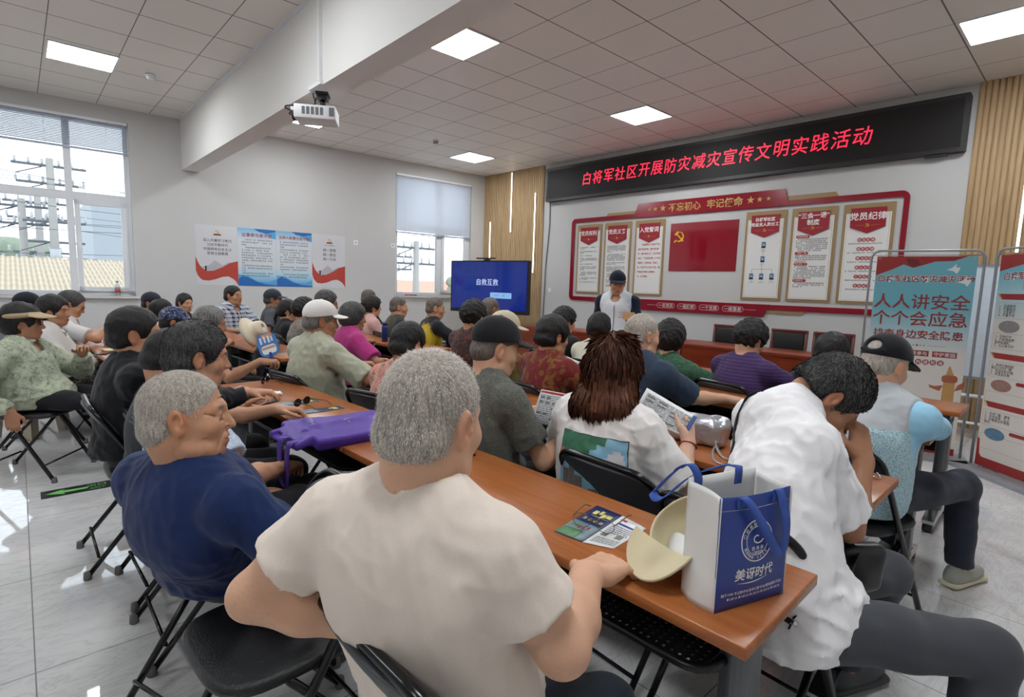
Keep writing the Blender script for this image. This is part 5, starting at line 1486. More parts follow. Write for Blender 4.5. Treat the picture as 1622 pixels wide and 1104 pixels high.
    if top is not None:
        sh_ = garment('shirt' if not vest else 'vest', loose, sleeve, top, hem, sl, .006+loose*.7)
        if collar is None and sleeve != 'none':
            f = Field(); f.ring(B+n*.014+V(0, .008, -.004), unit(n+V(0, -.34, 0)), .0675*neckw+.003, .0080, .002)
            link('neckband', f.mesh('neckband', .0045 if res > .007 else .003), top, sh_)
        if collar:
            f = Field(); ax = unit(n+V(0, -.50, 0)); c0 = B+n*.012+V(0, .014, -.004)
            f.ring(c0, ax, .0665*neckw, .012, .004); f.ring(c0+ax*.014, ax, .066*neckw, .010, .006); f.ring(c0-ax*.008, ax, .076*neckw, .010, .008)
            f.ell(c0+V(0, .078, -.006), (.016, .03, .05), .004, neg=True)
            link('collar', f.mesh('collar', .0045), colmat or top, sh_)
        if hood:
            f = Field(); f.cone(B+V(-.09, -.03, .0), B+V(0, -.095, -.02), .042, .05, .03); f.cone(B+V(.09, -.03, .0), B+V(0, -.095, -.02), .042, .05, .03); f.cone(B+V(-.09, -.03, 0), B+V(-.05, .085, -.02), .036, .024, .03); f.cone(B+V(.09, -.03, 0), B+V(.05, .085, -.02), .036, .024, .03)
            f.disp(nf(.003, 30)); link('hood', f.mesh('hood', .008), top, sh_)
    if armsleeve:
        f = Field(); e, w = EL[1], WR[1]; f.cone(SH[1]+(e-SH[1])*.6, e, .050*armr, .044*armr, .01); f.cone(e, e+(w-e)*.92, .044*armr, .033*armr, .015, flat=True); link('arm_sleeve', f.mesh('arm_sleeve', .008), armsleeve, root)
    if pants is not None:
        f = Field()
        f.cone(hip+V(0, 0, -.005), hip+V(0, 0, .05), .162*g, .158*g, .04, sq=((0, 1, 0), .80))
        for s in (-1, 1): f.cone(HP[s], HP[s]+(KN[s]-HP[s])*.5, .092, .082, .04); f.cone(HP[s]+(KN[s]-HP[s])*.5, KN[s], .082, .070, .03)
        if not stand: f.plane((0, 0, seatz+.004), (0, 0, -1), .012)
        for s in (-1, 1): f.cone(KN[s], AN[s]+V(0, 0, .02), .070, .058, .03, flat=True)
        f.disp(nf(.0045, 16, 9)); f.plane(hip+V(0, 0, .07), (0, 0, 1), .01)
        link('trousers', f.mesh('trousers', max(res, .009)), pants, root)
    if shoes:
        for s in (-1, 1):
            q = AN[s]-HP[s] if stand else KN[s]-HP[s]; fd = unit(V(q[0], q[1], 0)) if not stand else unit(V(s*.15, 1, 0))
            R = np.stack([np.cross(fd, V(0, 0, 1)), fd, V(0, 0, 1)], 1); f = Field(R, V(AN[s][0], AN[s][1], AN[s][2]-.085))
            f.ell((0, .07, .040), (.044, .135, .045), .02); f.ell((0, -.03, .055), (.038, .052, .058), .03); f.plane((0, 0, .022), (0, 0, -1), .004)
            sm = link('shoe', f.mesh('shoe', .008), mat('shoe %d %d %d' % tuple(shoe), shoe, .6), root)
            f = Field(R, V(AN[s][0], AN[s][1], AN[s][2]-.085)); f.box((0, .055, .013), (.045, .14, .0125), .012, .004, R=None); f.ell((0, .15, .013), (.046, .06, .012), .01)
            link('sole', f.mesh('sole', .008), mat('shoe sole pale' if shoe[0] > 100 else 'shoe sole dark', (196, 188, 160) if shoe[0] > 100 else (60, 60, 60), .6), sm)
    if chairlab and not stand:
        if chairpos: chair(*chairpos, chairlab)
        else:
          q = toW(V(chairoff[0], chairoff[1]-.015, 0))
          chair(S[0]+q[0], S[1]+q[1], -radians(az if chairaz is None else chairaz), chairlab)
    info = dict(root=root, B=B, Hd=Hd, Rh=Rh, SH=SH, EL=EL, WR=WR, hip=hip, S=S, toW=toW, W2L=W2L, shirt=sh_, n=n, tw=tw, HP=HP_, world=lambda p: toW(p)+V(S[0], S[1], 0))
    return info

def hair_strands(me, N, Hd, Rh, hcol, parent, style):
    """short single hairs over the hair cap"""
    rs = np.random.RandomState(11)
    nv = len(me.vertices); co = np.empty(nv*3, np.float32); me.vertices.foreach_get('co', co); co = co.reshape(-1, 3)
    no = np.empty(nv*3, np.float32); me.vertex_normals.foreach_get('vector', no); no = no.reshape(-1, 3)
    idx = rs.randint(0, nv, N); p = co[idx]+rs.normal(0, .002, (N, 3)); n = no[idx]
    crown = Hd+Rh@V(0, -.06, .105)
    fl = p-crown; fl -= n*(fl*n).sum(1, keepdims=True); fl /= np.linalg.norm(fl, axis=1, keepdims=True)+1e-6
    ln = {'buzz': .0050, 'short': .010, 'full': .02, 'long': .06}.get(style, .02)
    lift = {'buzz': .30, 'short': .2, 'full': .12, 'long': .02}.get(style, .3)
    if style == 'long':
        g_ = np.array([0, 0, -1.0]); k_ = np.clip((Hd[2]+.06-p[:, 2:3])/.1, 0, 1); fl = fl*(1-k_)+(g_-n*(n@g_)[:, None])*k_; fl /= np.linalg.norm(fl, axis=1, keepdims=True)+1e-6
    d = fl*(1-lift)+n*lift+rs.normal(0, .13 if style == 'buzz' else (.03 if style == 'long' else .07), (N, 3)); d /= np.linalg.norm(d, axis=1, keepdims=True)
    L = ln*rs.uniform(.6, 1.15, (N, 1))
    sd = np.cross(d, n); sd /= np.linalg.norm(sd, axis=1, keepdims=True)+1e-6
    w = .00032 if style == 'buzz' else .0006
    p = p-n*.001
    v = np.stack([p-sd*w, p+sd*w, p+d*L*.55+sd*w*.9, p+d*L+(-n)*L*(.0 if style == 'buzz' else .25), p+d*L*.55-sd*w*.9], 1).reshape(-1, 3)
    f = (np.arange(N)[:, None]*5+np.array([0, 1, 2, 3, 4])).reshape(-1)
    m = bpy.data.meshes.new('strands'); m.vertices.add(len(v)); m.vertices.foreach_set('co', v.astype(np.float32).ravel())
    m.loops.add(len(f)); m.loops.foreach_set('vertex_index', f.astype(np.int32)); m.polygons.add(N); m.polygons.foreach_set('loop_start', np.arange(0, len(f), 5, dtype=np.int32)); m.update(calc_edges=True)
    pal = {'silver': ((206, 200, 190), (138, 130, 122), (232, 226, 218), (90, 84, 80)), 'grey': ((150, 146, 142), (60, 58, 58), (190, 186, 182), (36, 35, 36)), 'dark': ((40, 38, 38), (22, 22, 23), (120, 118, 116), (30, 29, 30)), 'brown': ((112, 66, 46), (64, 34, 25), (140, 92, 66), (84, 48, 34)), 'black': ((20, 19, 20), (30, 28, 28), (14, 14, 15), (26, 24, 24))}[hcol]
    pal = np.array([lin(c) for c in pal]); ci = rs.choice(4, N, p=[.45, .25, .2, .1]); col = np.ones((N*5, 4), np.float32); col[:, :3] = np.repeat(pal[ci], 5, 0)
    at = m.color_attributes.new('tint', 'FLOAT_COLOR', 'POINT'); at.data.foreach_set('color', col.ravel())
    o = link('strands', m, M_strand, parent); o['kind'] = 'stuff'

# ------------------------------------------------------------------ the audience, row by row
navy_t = cloth('navy trousers', (30, 33, 44)); black_t = cloth('black trousers', (22, 22, 26)); char_t = cloth('charcoal trousers', (46, 48, 54)); grey_t = cloth('grey trousers', (66, 66, 72))
SK = (208, 164, 136); SK2 = (190, 142, 112); SK3 = (172, 124, 96); SKL = (218, 178, 154)
# front row, backs to the camera
B_ = person('elderly man in beige tee seen from behind with one hand on the front table', (8.357, -6.973, 1.165), -8, haz=-18, hp=8, lean=-14, twist=-18, g=1.06, sw=.172, fat=1.0,
  hair='buzz', hcol='silver', scalp=(164, 150, 138), strands=30000, top=cloth('beige tee', (220, 206, 194)), loose=.016, sl=.60, pants=cloth('dark teal trousers', (36, 44, 54)), armR=dict(e=(8.60, -6.87, .80), w=(8.477, -6.655, .798)), armL=dict(e=(8.115, -7.215, .80), w=(8.27, -6.995, .72)), handR=dict(d=(-.12, .98, -.14), n=(0, 0, 1), curl=.22, spread=.2, s=1.12), res=.007, hres=.004, neckw=1.08, arml=1.05, armr=1.22, skin=SK, folds=.005, fine=(((8.45, -6.6, .79), .12, .0045),),
  chairlab='folding chair under the man in the beige tee, nearest the camera', chairpos=(8.36, -6.885, .02), legs={1: ((8.52, -6.63, .50), (8.50, -6.66, .09)), -1: ((8.14, -6.56, .50), (8.10, -6.62, .09))})
N_ = person('elderly man in navy tee leaning back and looking right, beside the beige tee man', (7.513, -7.198, 1.031), -22, haz=20, hp=-2, hr=-6, lean=-28, side=13, g=1.12, sw=.195, np_=-2, fat=1.05, mouth=1, lines=True, moles=(((.066, .045, -.030), .0045), ((.061, .046, -.056), .0055), ((.068, .03, -.012), .003)),
  hair='buzz', hcol='silver', recede=.012, scalp=(150, 134, 118), strands=24000, top=cloth('navy tee', (22, 40, 84)), loose=.018, sl=1.0, pants=black_t, armR=(.27, .10, .64, 'l', (1, -.6, -.3)), armL=(-.20, .25, .60, 'l'), res=.007, hres=.0032, skin=SK2, neckw=1.1, folds=.006,
  chairlab='folding chair with grey back under the man in the navy tee', chairpos=(7.27, -7.02, .34))
P11 = person('man with greying dark hair and pale blue tee resting a hand on the table', (6.807, -7.012, 1.103), 4, haz=4, hp=8, lean=-1, g=1.05, hair='short', hcol='dark', strands=12000, hvol=.004, top=cloth('pale blue grey tee', (176, 188, 206), 'melange', c2=(150, 164, 186)), sl=.7, pants=black_t, armL=(6.60, -6.66, .80, (-.8, -.2, -.5)), armR=(7.02, -6.78, .66, (.8, .1, -.5)), handL=dict(d=(.3, .9, -.1), n=(-.2, 0, 1), curl=.5), res=.008, hres=.0045, skin=SK2, chairlab='folding chair under the man in the pale blue tee', chairpos=(6.83, -6.96, .0))
P11b = person('man in dark jacket with pale pink collar, mostly hidden, holding a phone', (6.37, -7.02, 1.04), 0, haz=0, hp=22, lean=0, hair='short', hcol='black', top=cloth('dark slate jacket', (40, 42, 50)), sleeve='long', hem=-.02, collar=True, colmat=cloth('pale pink collar', (202, 172, 180)), sw=.168, pants=black_t, armR=(6.42, -6.76, .765, (.6, 0, -.6)), armL=(6.10, -6.62, .79, (-.7, 0, -.6)), handL=dict(d=(.4, .9, 0), curl=.4), handR=dict(d=(.5, .85, .1), n=(.5, -.2, -.6), curl=.6), res=.009, skin=SK2, chairlab='folding chair under the man with the pink collar', chairpos=(6.34, -6.95, .03))
P5 = person('man with black hair and black jacket in profile at the aisle end', (5.952, -7.094, 1.117), -4, haz=12, hp=2, lean=-4, g=1.15, sw=.195, hair='full', hcol='black', top=cloth('black jacket', (20, 21, 26)), sleeve='long', collar=True, loose=.022, pants=black_t, hem=-.03, armR='table', armL='lap', res=.009, hres=.005, skin=SK2, folds=.009, chairlab='folding chair under the man in the black jacket, beside the aisle', chairpos=(5.93, -7.07, .0))
# left of the aisle, under the large window
P1 = person('woman in sage green mottled jacket and tan visor at the left edge', (4.202, -7.502, 1.062), 30, haz=8, hp=2, lean=-10, np_=6, g=1.08, male=False, hair='bun', hcol='black', cap='visor', capmat=cloth('tan visor', (176, 154, 122)), glasses='sun', top=cloth('sage mottled jacket', (160, 166, 146), 'tie', c2=(104, 110, 96)), sleeve='long', collar=True, loose=.024, pants=black_t, armR=(.30, .02, .50, 'l', (.6, -.8, 0)), armL=(-.08, .26, .84, 'l', (-.8, 0, -.8)), handR=dict(d=(.1, .1, -1), n=(1, 0, 0), curl=.4), res=.009, hres=.005, skin=SK3, folds=.010,
  chairlab='folding chair under the woman in the green jacket at the left edge', chairaz=34, legs={1: ((4.50, -7.10, .47), (4.46, -6.95, .09)), -1: ((4.22, -6.98, .47), (4.16, -6.90, .09))})
P2 = person('woman in white hooded jacket with hair tied back beside the visor woman', (3.320, -7.301, 1.090), 12, haz=32, hp=2, lean=-1, male=False, hair='pony', hcol='black', top=cloth('white hooded jacket', (206, 202, 198)), sleeve='long', hood=True, loose=.02, pants=cloth('dotted black trousers', (40, 36, 36), 'floral', c2=(120, 104, 92), sc=60), armR=(.06, .30, .66, 'l'), armL=(-.06, .30, .66, 'l'), hres=.006, skin=SK3, chairlab='folding chair under the woman in the white hooded jacket')
P3 = person('man in white tee and glasses looking down at his phone', (2.620, -7.149, 1.110), 10, haz=12, hp=24, lean=-1, hair='short', hcol='dark', recede=.02, glasses=True, top=cloth('white tee', (206, 204, 204)), pants=navy_t, armR=(.17, .40, .95, 'l', (.7, -.2, -.8)), armL='lap', handR=dict(d=(.5, .8, .35), n=(.6, -.6, .2), curl=.7), hres=.006, skin=SK2, chairlab='folding chair under the man looking at his phone')
P4 = person('person in black cap behind the visor woman by the large window', (1.751, -7.442, 1.059), 10, haz=10, lean=-3, hair='short', hcol='black', cap='cap', capmat=cloth('black cap', (26, 28, 36)), top=cloth('dark grey tee', (70, 72, 78)), pants=black_t, skin=SK3, chairlab='folding chair under the person in the black cap')
# left block, second row
P10 = person('older man with full grey hair in profile behind the beige sun hat', (4.524, -6.428, 1.050), 6, haz=14, hp=10, lean=7, hair='full', hcol='grey', recede=.0, top=cloth('slate grey shirt', (88, 92, 100)), pants=black_t, armR=(5.02, -6.22, .80, (.5, -.2, -.8)), armL='lap', handR=dict(d=(.75, .6, .0), n=(0, -.2, 1), curl=.75), hres=.006, skin=SK3, chairlab='folding chair under the grey haired man behind the sun hat')
P9 = person('person in blue patterned cap and yellow black striped top', (3.622, -6.501, 0.999), 8, haz=14, hp=6, lean=1, hair='short', hcol='black', cap='cap', capmat=cloth('navy patterned cap', (28, 34, 62), 'floral', c2=(170, 180, 205), c3=(60, 74, 120), sc=60), top=cloth('yellow striped top', (156, 138, 62), 'stripe', c2=(34, 34, 36), p=.075, w=.5), sleeve='long', pants=black_t, armR='table', armL='table', skin=SK3, chairlab='folding chair under the person in the striped top')
P6 = person('person in navy cap and lilac top near the wall', (1.196, -6.290, 1.061), 20, haz=40, hp=2, lean=-3, hair='short', hcol='black', cap='cap', capmat=cloth('navy cap', (38, 40, 56)), top=cloth('lilac top', (182, 172, 190)), pants=navy_t, skin=SK3, hres=.0075)
P7 = person('woman with dark bun and cream cardigan beyond the striped top', (1.772, -6.284, 0.998), 10, haz=0, hp=6, lean=-1, male=False, hair='bun', hcol='black', top=cloth('cream cardigan', (196, 186, 160)), sleeve='long', pants=black_t, skin=SK3, hres=.0075)
P8 = person('man with black hair and dark shirt facing right near the wall', (0.586, -5.815, 1.036), 30, haz=62, hp=4, lean=-1, hair='full', hcol='black', top=cloth('dark blue shirt', (44, 52, 66)), pants=navy_t, skin=SK2, hres=.0075)
P13 = person('man in blue white plaid shirt sitting sideways by the window wall', (1.556, -5.456, 1.175), 62, haz=52, hp=0, lean=2, g=1.18, sw=.205, hair='short', hcol='black', top=cloth('blue white plaid shirt', (220, 222, 226), 'plaid'), collar=True, loose=.02, sl=.75, pants=navy_t, armR=(.18, .30, .74, 'l', (.8, 0, -.6)), armL=(-.02, .36, .78, 'l', (-.8, 0, -.6)), skin=SK2, hres=.006, fat=1.06, chairlab='folding chair under the man in the plaid shirt')
P14 = person('man in dark cap, glasses and dark grey polo by the window wall', (1.685, -5.004, 1.134), 14, haz=24, hp=4, lean=-5, hair='short', hcol='dark', cap='cap', capmat=cloth('dark teal cap', (48, 56, 64)), glasses=True, top=cloth('dark grey polo', (74, 78, 84)), collar=True, pants=navy_t, armR='side', armL='lap', skin=SK3, hres=.006, chairlab='folding chair under the man in dark cap and glasses')
P15 = person('woman with ponytail, white scarf and black jacket', (2.543, -5.119, 1.030), 12, haz=32, hp=10, lean=1, male=False, hair='pony', hcol='black', top=cloth('black jacket thin', (32, 32, 36)), sleeve='long', hood=False, pants=black_t, skin=SK2, hres=.0065, chairlab='folding chair under the woman with the ponytail', inner=(cloth('white scarf', (206, 200, 194)), 'none'))
P16 = person('woman with dark curly hair and grey patterned blouse', (3.168, -5.167, 1.064), 8, haz=12, hp=8, lean=1, male=False, hair='curly', hcol='black', top=cloth('grey patterned blouse', (138, 130, 122), 'floral', c2=(84, 78, 74), sc=60), sleeve='elbow', pants=black_t, skin=SK2, hres=.0065, chairlab='folding chair under the curly haired woman in grey')
P17 = person('man with dark hair and glasses behind the white cap man', (3.821, -5.197, 1.176), 6, haz=20, hp=8, lean=-1, hair='full', hcol='dark', glasses=True, top=cloth('dusty pink shirt', (176, 142, 140)), pants=black_t, armR='table', skin=SK3, hres=.0065, chairlab='folding chair behind the man in the white cap')
P19 = person('woman in magenta blouse with short grey dark hair', (4.556, -5.269, 1.082), 4, haz=18, hp=6, lean=-3, g=1.2, sw=.19, male=False, hair='bob', hcol='dark', top=cloth('magenta blouse', (162, 46, 112)), sl=.85, loose=.022, pants=black_t, armR=(.23, .22, .66, 'l', (1, 0, -.4)), armL='lap', skin=SK3, hres=.006, chairlab='folding chair under the woman in magenta')
P20 = person('woman with short black hair and pale pink blouse, bag strap on her shoulder', (2.664, -4.078, 1.077), 8, haz=22, hp=2, lean=-3, male=False, hair='curly', hcol='black', top=cloth('pale pink blouse', (214, 172, 166)), pants=black_t, skin=SK2, hres=.0065, chairlab='folding chair under the woman in the pale pink blouse')
P21 = person('man with cropped grey hair half hidden behind the pale pink blouse', (2.13, -3.844, 1.174), 8, haz=12, lean=-4, hair='buzz', hcol='stubble', scalp=(130, 118, 108), top=cloth('black polo', (36, 36, 40)), pants=black_t, skin=SK3, hres=.0075, chairlab='folding chair under the half hidden man with cropped hair')
P22 = person('man with shaved grey hair in olive vest over navy sleeves', (3.303, -4.059, 1.108), 10, haz=26, hp=4, lean=-3, g=1.05, hair='buzz', hcol='stubble', scalp=(112, 104, 98), top=cloth('olive vest', (66, 68, 56)), sleeve='none', inner=(cloth('navy sleeves', (30, 34, 52)), 'short', .7), collar=True, pants=black_t, armR='table', armL='table', skin=SK2, hres=.0055, chairlab='folding chair under the man in the olive vest')
P23 = person('man in black tee with a yellow splash print beside the screen', (3.941, -3.954, 1.124), 14, haz=30, hp=6, lean=3, hair='buzz', hcol='stubble', scalp=(104, 98, 94), top=cloth('yellow splash tee', (28, 29, 36), 'splash', c2=(190, 164, 46), x=.06, z=.80, r=.15), sl=.7, pants=black_t, armR=(.20, .44, .79, 'l', (.8, 0, -.6)), armL='table', skin=SK2, hres=.0055, chairlab='folding chair under the man in the yellow splash tee')
# right block, second row
P18 = person('man in white cap and pale olive shirt at the end of the second row', (5.60, -6.01, 1.137), -8, haz=14, hp=6, lean=-1, g=1.18, sw=.20, hair='short', hcol='grey', cap='cap', capmat=cloth('white cap', (220, 216, 212)), top=cloth('pale olive shirt', (164, 165, 146)), collar=True, loose=.026, sl=1.0, pants=grey_t, armR=(6.02, -5.64, .785, (.6, -.3, -.5)), armL='table', handR=dict(d=(.7, .7, 0), curl=.4), skin=SK3, res=.009, hres=.005, folds=.014, chairlab='folding chair under the man in the white cap')
P24 = person('man with black hair and coral floral shirt with dark collar', (6.426, -5.835, 1.048), -12, haz=-14, hp=12, lean=3, g=1.1, hair='full', hcol='black', top=cloth('coral floral shirt', (204, 142, 128), 'floral', c2=(120, 116, 96), c3=(188, 110, 100), sc=30), collar=True, colmat=cloth('dark olive collar', (66, 64, 52)), loose=.02, pants=black_t, armR='table', armL='table', skin=SK2, res=.009, hres=.005, chairlab='folding chair under the man in the coral floral shirt')
P28 = person('man in black cap and mottled grey tee reading a leaflet', (7.377, -5.976, 1.136), 4, haz=20, hp=12, lean=-1, np_=20, g=1.0, hair='buzz', hcol='stubble', cap='cap', capmat=cloth('black cotton cap', (28, 28, 31)), top=cloth('mottled grey tee', (92, 92, 86), 'melange', c2=(66, 66, 63)), sl=.68, pants=black_t, armR=dict(e=(7.64, -5.93, .68), w=(7.65, -5.77, .78)), armL=(7.40, -5.68, .82, (-.8, 0, -.6)), handR=dict(d=(-.1, .85, .35), n=(.8, -.1, .3), curl=.6), handL=dict(d=(.8, .5, .2), n=(-.3, -.5, .8), curl=.6), res=.008, hres=.0045, skin=SK, fat=.97, folds=.009, chairlab='folding chair under the man in the black cap and grey tee', fine=(((7.7, -5.62, .8), .11, .005), ((7.4, -5.5, .82), .1, .006)))
P32 = person('woman with shoulder length brown hair and printed white tee reading a leaflet', (7.879, -5.797, 1.091), -4, haz=-14, hp=14, lean=-1, g=1.0, sw=.164, male=False, hair='long', hcol='brown', strands=14000, top=cloth('white printed tee', (230, 226, 224)), sl=.95, loose=.026, pants=cloth('white skirt', (200, 198, 200)), armR=dict(e=(8.16, -5.74, .69), w=(8.12, -5.62, .82)), armL=(7.70, -5.54, .80, (-.8, 0, -.6)), handR=dict(d=(-.35, .5, .75), n=(.75, .1, .2), curl=.55), handL=dict(d=(.6, .6, .3), n=(-.5, -.2, .7), curl=.6), res=.008, hres=.005, skin=SKL, folds=.010, arml=.95, chairlab='folding chair under the woman in the printed white tee', chairpos=(8.02, -5.80, -.03), fine=(((8.2, -5.58, .83), .11, .0045),))
P37 = person('man in white tee bowing his head with a hand over his eyes', (8.600, -5.638, 1.094), 44, haz=56, hp=54, lean=10, side=-28, nape=-.040, np_=66, g=1.06, sw=.178, hair='short', hcol='dark', strands=22000, hvol=.003, top=cloth('plain white tee', (232, 230, 232)), sl=.80, loose=.022, pants=cloth('slate trousers', (66, 68, 74)), armR=dict(e=(8.715, -5.735, .72), w=(8.705, -5.62, .905)), armL=dict(e=(8.42, -5.50, .76), w=(8.55, -5.45, .90)), handR=dict(d=(-.30, .25, .90), n=(.80, -.2, .25), curl=.75, spread=.1), handL=dict(d=(.3, .1, .9), n=(-.6, .6, .1), curl=.8), res=.007, hres=.004, skin=SK3, shoe=(60, 62, 66), folds=.012,
  chairlab='folding chair under the man with a hand over his eyes', chairpos=(8.50, -5.87, -.04), legs={1: ((9.04, -5.72, .50), (9.06, -5.85, .09)), -1: ((8.76, -5.45, .50), (8.66, -5.40, .09))}, fine=(((8.68, -5.56, 1.0), .13, .0042),))
# right block, third row
P25 = person('woman with short black hair and dark patterned top in front of the screen', (5.638, -4.723, 1.151), 2, haz=-4, hp=6, lean=-3, male=False, hair='curly', hcol='black', hvol=-.012, top=cloth('dark patterned top', (58, 44, 42), 'floral', c2=(110, 62, 52), sc=34), sleeve='elbow', pants=black_t, skin=SK2, hres=.0055, chairlab='folding chair under the woman in the dark patterned top')
P27 = person('person in beige knitted cap and olive top behind the black cap', (6.264, -4.940, 1.091), 10, haz=26, hp=12, lean=1, hair='short', hcol='black', cap='cap', capmat=cloth('beige knitted cap', (198, 190, 166)), top=cloth('olive yellow top', (128, 116, 60)), sl=.9, pants=black_t, armR='lap', armL='lap', skin=SK2, hres=.0055, chairlab='folding chair under the person in the beige knitted cap')
P29 = person('woman in red and gold leaf patterned blouse with black hair', (6.748, -4.945, 1.089), 6, haz=14, hp=8, lean=-1, g=1.1, male=False, hair='full', hcol='black', hvol=.006, top=cloth('red gold leaf blouse', (112, 36, 38), 'floral', c2=(118, 84, 42), c3=(134, 92, 44), sc=20), sleeve='elbow', loose=.022, pants=black_t, armR=(7.04, -4.60, .78, (.8, -.2, -.6)), armL='table', skin=SK2, res=.009, hres=.0055, chairlab='folding chair under the woman in the red and gold blouse')
P33 = person('man with cropped fair grey hair and navy shirt resting an arm on the table', (7.342, -4.819, 1.144), 6, haz=20, hp=4, lean=-1, g=1.12, sw=.195, hair='buzz', hcol='silver', scalp=(158, 142, 122), strands=9000, top=cloth('ink navy shirt', (44, 58, 78)), collar=True, sl=.9, loose=.02, pants=black_t, armR=dict(e=(7.62, -4.70, .80), w=(7.70, -4.47, .785)), armL='table', handR=dict(d=(.9, .4, -.05), n=(0, 0, 1), curl=.2), res=.009, hres=.005, skin=SK, fine=(((7.95, -4.5, .79), .12, .006),), chairlab='folding chair under the man in the navy shirt')
P38 = person('man in black cap and pale blue mesh vest at the right table end', (8.518, -4.667, 1.107), 14, haz=22, hp=22, lean=12, np_=20, g=1.08, sw=.195, hair='buzz', hcol='silver', cap='cap_open', capmat=cloth('black fitted cap', (24, 25, 29)), top=cloth('pale blue mesh vest', (178, 206, 214), 'mesh', c2=(110, 140, 152), zy=.86), sleeve='none', vest=True, inner=(cloth('sky blue polo', (150, 200, 226)), 'short', .85), collar=True, colmat=cloth('sky blue polo', (150, 200, 226)), loose=.024, pants=cloth('navy slacks', (40, 44, 56)), armR=dict(e=(8.67, -4.24, .775), w=(8.47, -4.12, .785)), armL=(8.36, -4.32, .78, (-.8, 0, -.6)), handR=dict(d=(-.5, .8, 0), curl=.4), res=.008, hres=.005, skin=SK, armsleeve=cloth('grey arm sleeve', (178, 178, 180)), shoe=(150, 150, 142),
  chairlab='folding chair under the man in the mesh vest', legs={1: ((8.78, -4.22, .52), (8.80, -4.16, .09)), -1: ((8.52, -4.20, .50), (8.50, -4.10, .09))})
# right block, fourth row
P31 = person('woman in cream top with black hair seen from behind', (6.193, -3.769, 1.060), -2, haz=-10, hp=4, lean=-3, male=False, hair='bun', hcol='black', hvol=.006, top=cloth('cream top', (206, 204, 186)), pants=black_t, skin=SK, hres=.006, chairlab='folding chair under the woman in the cream top')
P30 = person('woman in black tee with wavy black hair near the head table', (5.655, -3.627, 1.087), 8, haz=22, hp=12, lean=-1, male=False, hair='curly', hcol='black', hvol=-.01, top=cloth('black tee', (28, 28, 30)), pants=black_t, skin=SK2, hres=.006, chairlab='folding chair under the woman in the black tee')
P34 = person('woman with permed dark hair and green tie dye top', (6.983, -3.919, 1.045), 4, haz=-14, hp=2, lean=-1, g=1.05, male=False, hair='curly', hcol='black', hvol=.004, top=cloth('green tie dye top', (60, 96, 74), 'tie', c2=(36, 58, 46)), sl=.9, pants=black_t, armR=(7.22, -3.54, .785, (.7, -.3, -.5)), armL='table', handR=dict(d=(.6, .8, 0), curl=.6), skin=SK, hres=.0055, chairlab='folding chair under the woman in the green top')
P35 = person('woman in purple striped top with a hair clip, looking down', (7.505, -3.736, 1.085), 10, haz=26, hp=24, lean=3, np_=22, g=1.1, male=False, hair='curly', hcol='black', hvol=-.006, top=cloth('purple ribbed top', (74, 52, 98), 'stripe', c2=(58, 40, 80), p=.022, w=.5), sl=.55, loose=.012, pants=black_t, armR=(7.77, -3.42, .785, (.9, -.2, -.5)), armL='table', skin=SK, res=.009, hres=.0055, chairlab='folding chair under the woman in the purple top')
P39 = person('person with black hair mostly hidden behind the bowed man', (8.000, -3.666, 1.034), 6, haz=6, hp=8, lean=-1, hair='full', hcol='black', hvol=.006, top=cloth('dark grey jumper', (46, 46, 52)), sleeve='long', pants=black_t, skin=SK, hres=.0065, chairlab='folding chair under the person hidden behind the bowed man')
P26 = person('man with receding grey hair and black tee right below the screen', (4.861, -3.900, 1.157), 4, haz=0, hp=8, lean=-3, hair='buzz', hcol='stubble', recede=.02, scalp=(112, 104, 98), top=cloth('plain black tee', (34, 34, 38)), pants=black_t, skin=SK3, hres=.006, chairlab='folding chair under the man below the screen')
# the presenter
P36 = person('presenter standing in white vest with blue waves, navy tee and cap', (5.478, -2.593, 1.473), 158, haz=138, hp=14, lean=2, np_=14, stand=True, sw=.188, hair='short', hcol='black', cap='cap', capmat=cloth('ink navy cap', (24, 28, 44)), top=cloth('white wave vest', (214, 218, 224), 'vest', z=.86+.20, x=-.02+.12), sleeve='none', vest=True, hem=-.02, loose=.026, inner=(cloth('navy tee sleeves', (24, 32, 50)), 'short', .8), pants=black_t, armR=(.15, .26, 1.05, 'l', (.3, -.6, -.8)), armL=(-.20, .30, 1.08, 'l', (-.35, -.5, -.8)), handL=dict(d=(.9, -.2, .1), n=(0, .3, .9), curl=.4), handR=dict(d=(.3, -.9, .1), n=(.8, .2, .2), curl=.9), skin=SK2, hres=.006, res=.009)
chair(7.71, -7.03, pi+.06, 'empty folding chair with black seat between the navy tee man and the beige tee man')
chair(7.53, -2.35, .3, 'empty folding chair in front of the head table, beside the purple top woman')

# ------------------------------------------------------------------ things on the tables and in hands
from mathutils.bvhtree import BVHTree
def bvh_of(o):
    me = o.data; M = o.matrix_basis
    if o.parent: M = Matrix.Translation(o.parent.location) @ Matrix.Rotation(o.parent.rotation_euler.z, 4, 'Z') if o.parent.parent is None else M
    vs = [v.co.copy() for v in me.vertices]; return BVHTree.FromPolygons(vs, [tuple(p.vertices) for p in me.polygons])
def strip(mb, pts, wd, w, th=.002):
    """flat strap along pts; wd: width direction (one or per point)"""
    pts = [Vector(p) for p in pts]; n = len(pts)
    wds = [Vector(x).normalized() for x in wd] if isinstance(wd, list) else [Vector(wd).normalized()]*n
    def cross(i):
        t = (pts[min(i+1, n-1)]-pts[max(i-1, 0)]).normalized(); return wds[i].cross(t).normalized()
    vs = []; fs = []
    for i in range(n):
        k = cross(i)*th/2; a = wds[i]*w/2
        vs += [pts[i]-a-k, pts[i]+a-k, pts[i]+a+k, pts[i]-a+k]
    for i in range(n-1):
        for q in range(4): fs.append((i*4+q, i*4+(q+1) % 4, i*4+4+(q+1) % 4, i*4+4+q))
    fs += [(3, 2, 1, 0), tuple(range(n*4-4, n*4))]
    mb._add(vs, fs, True); return mb
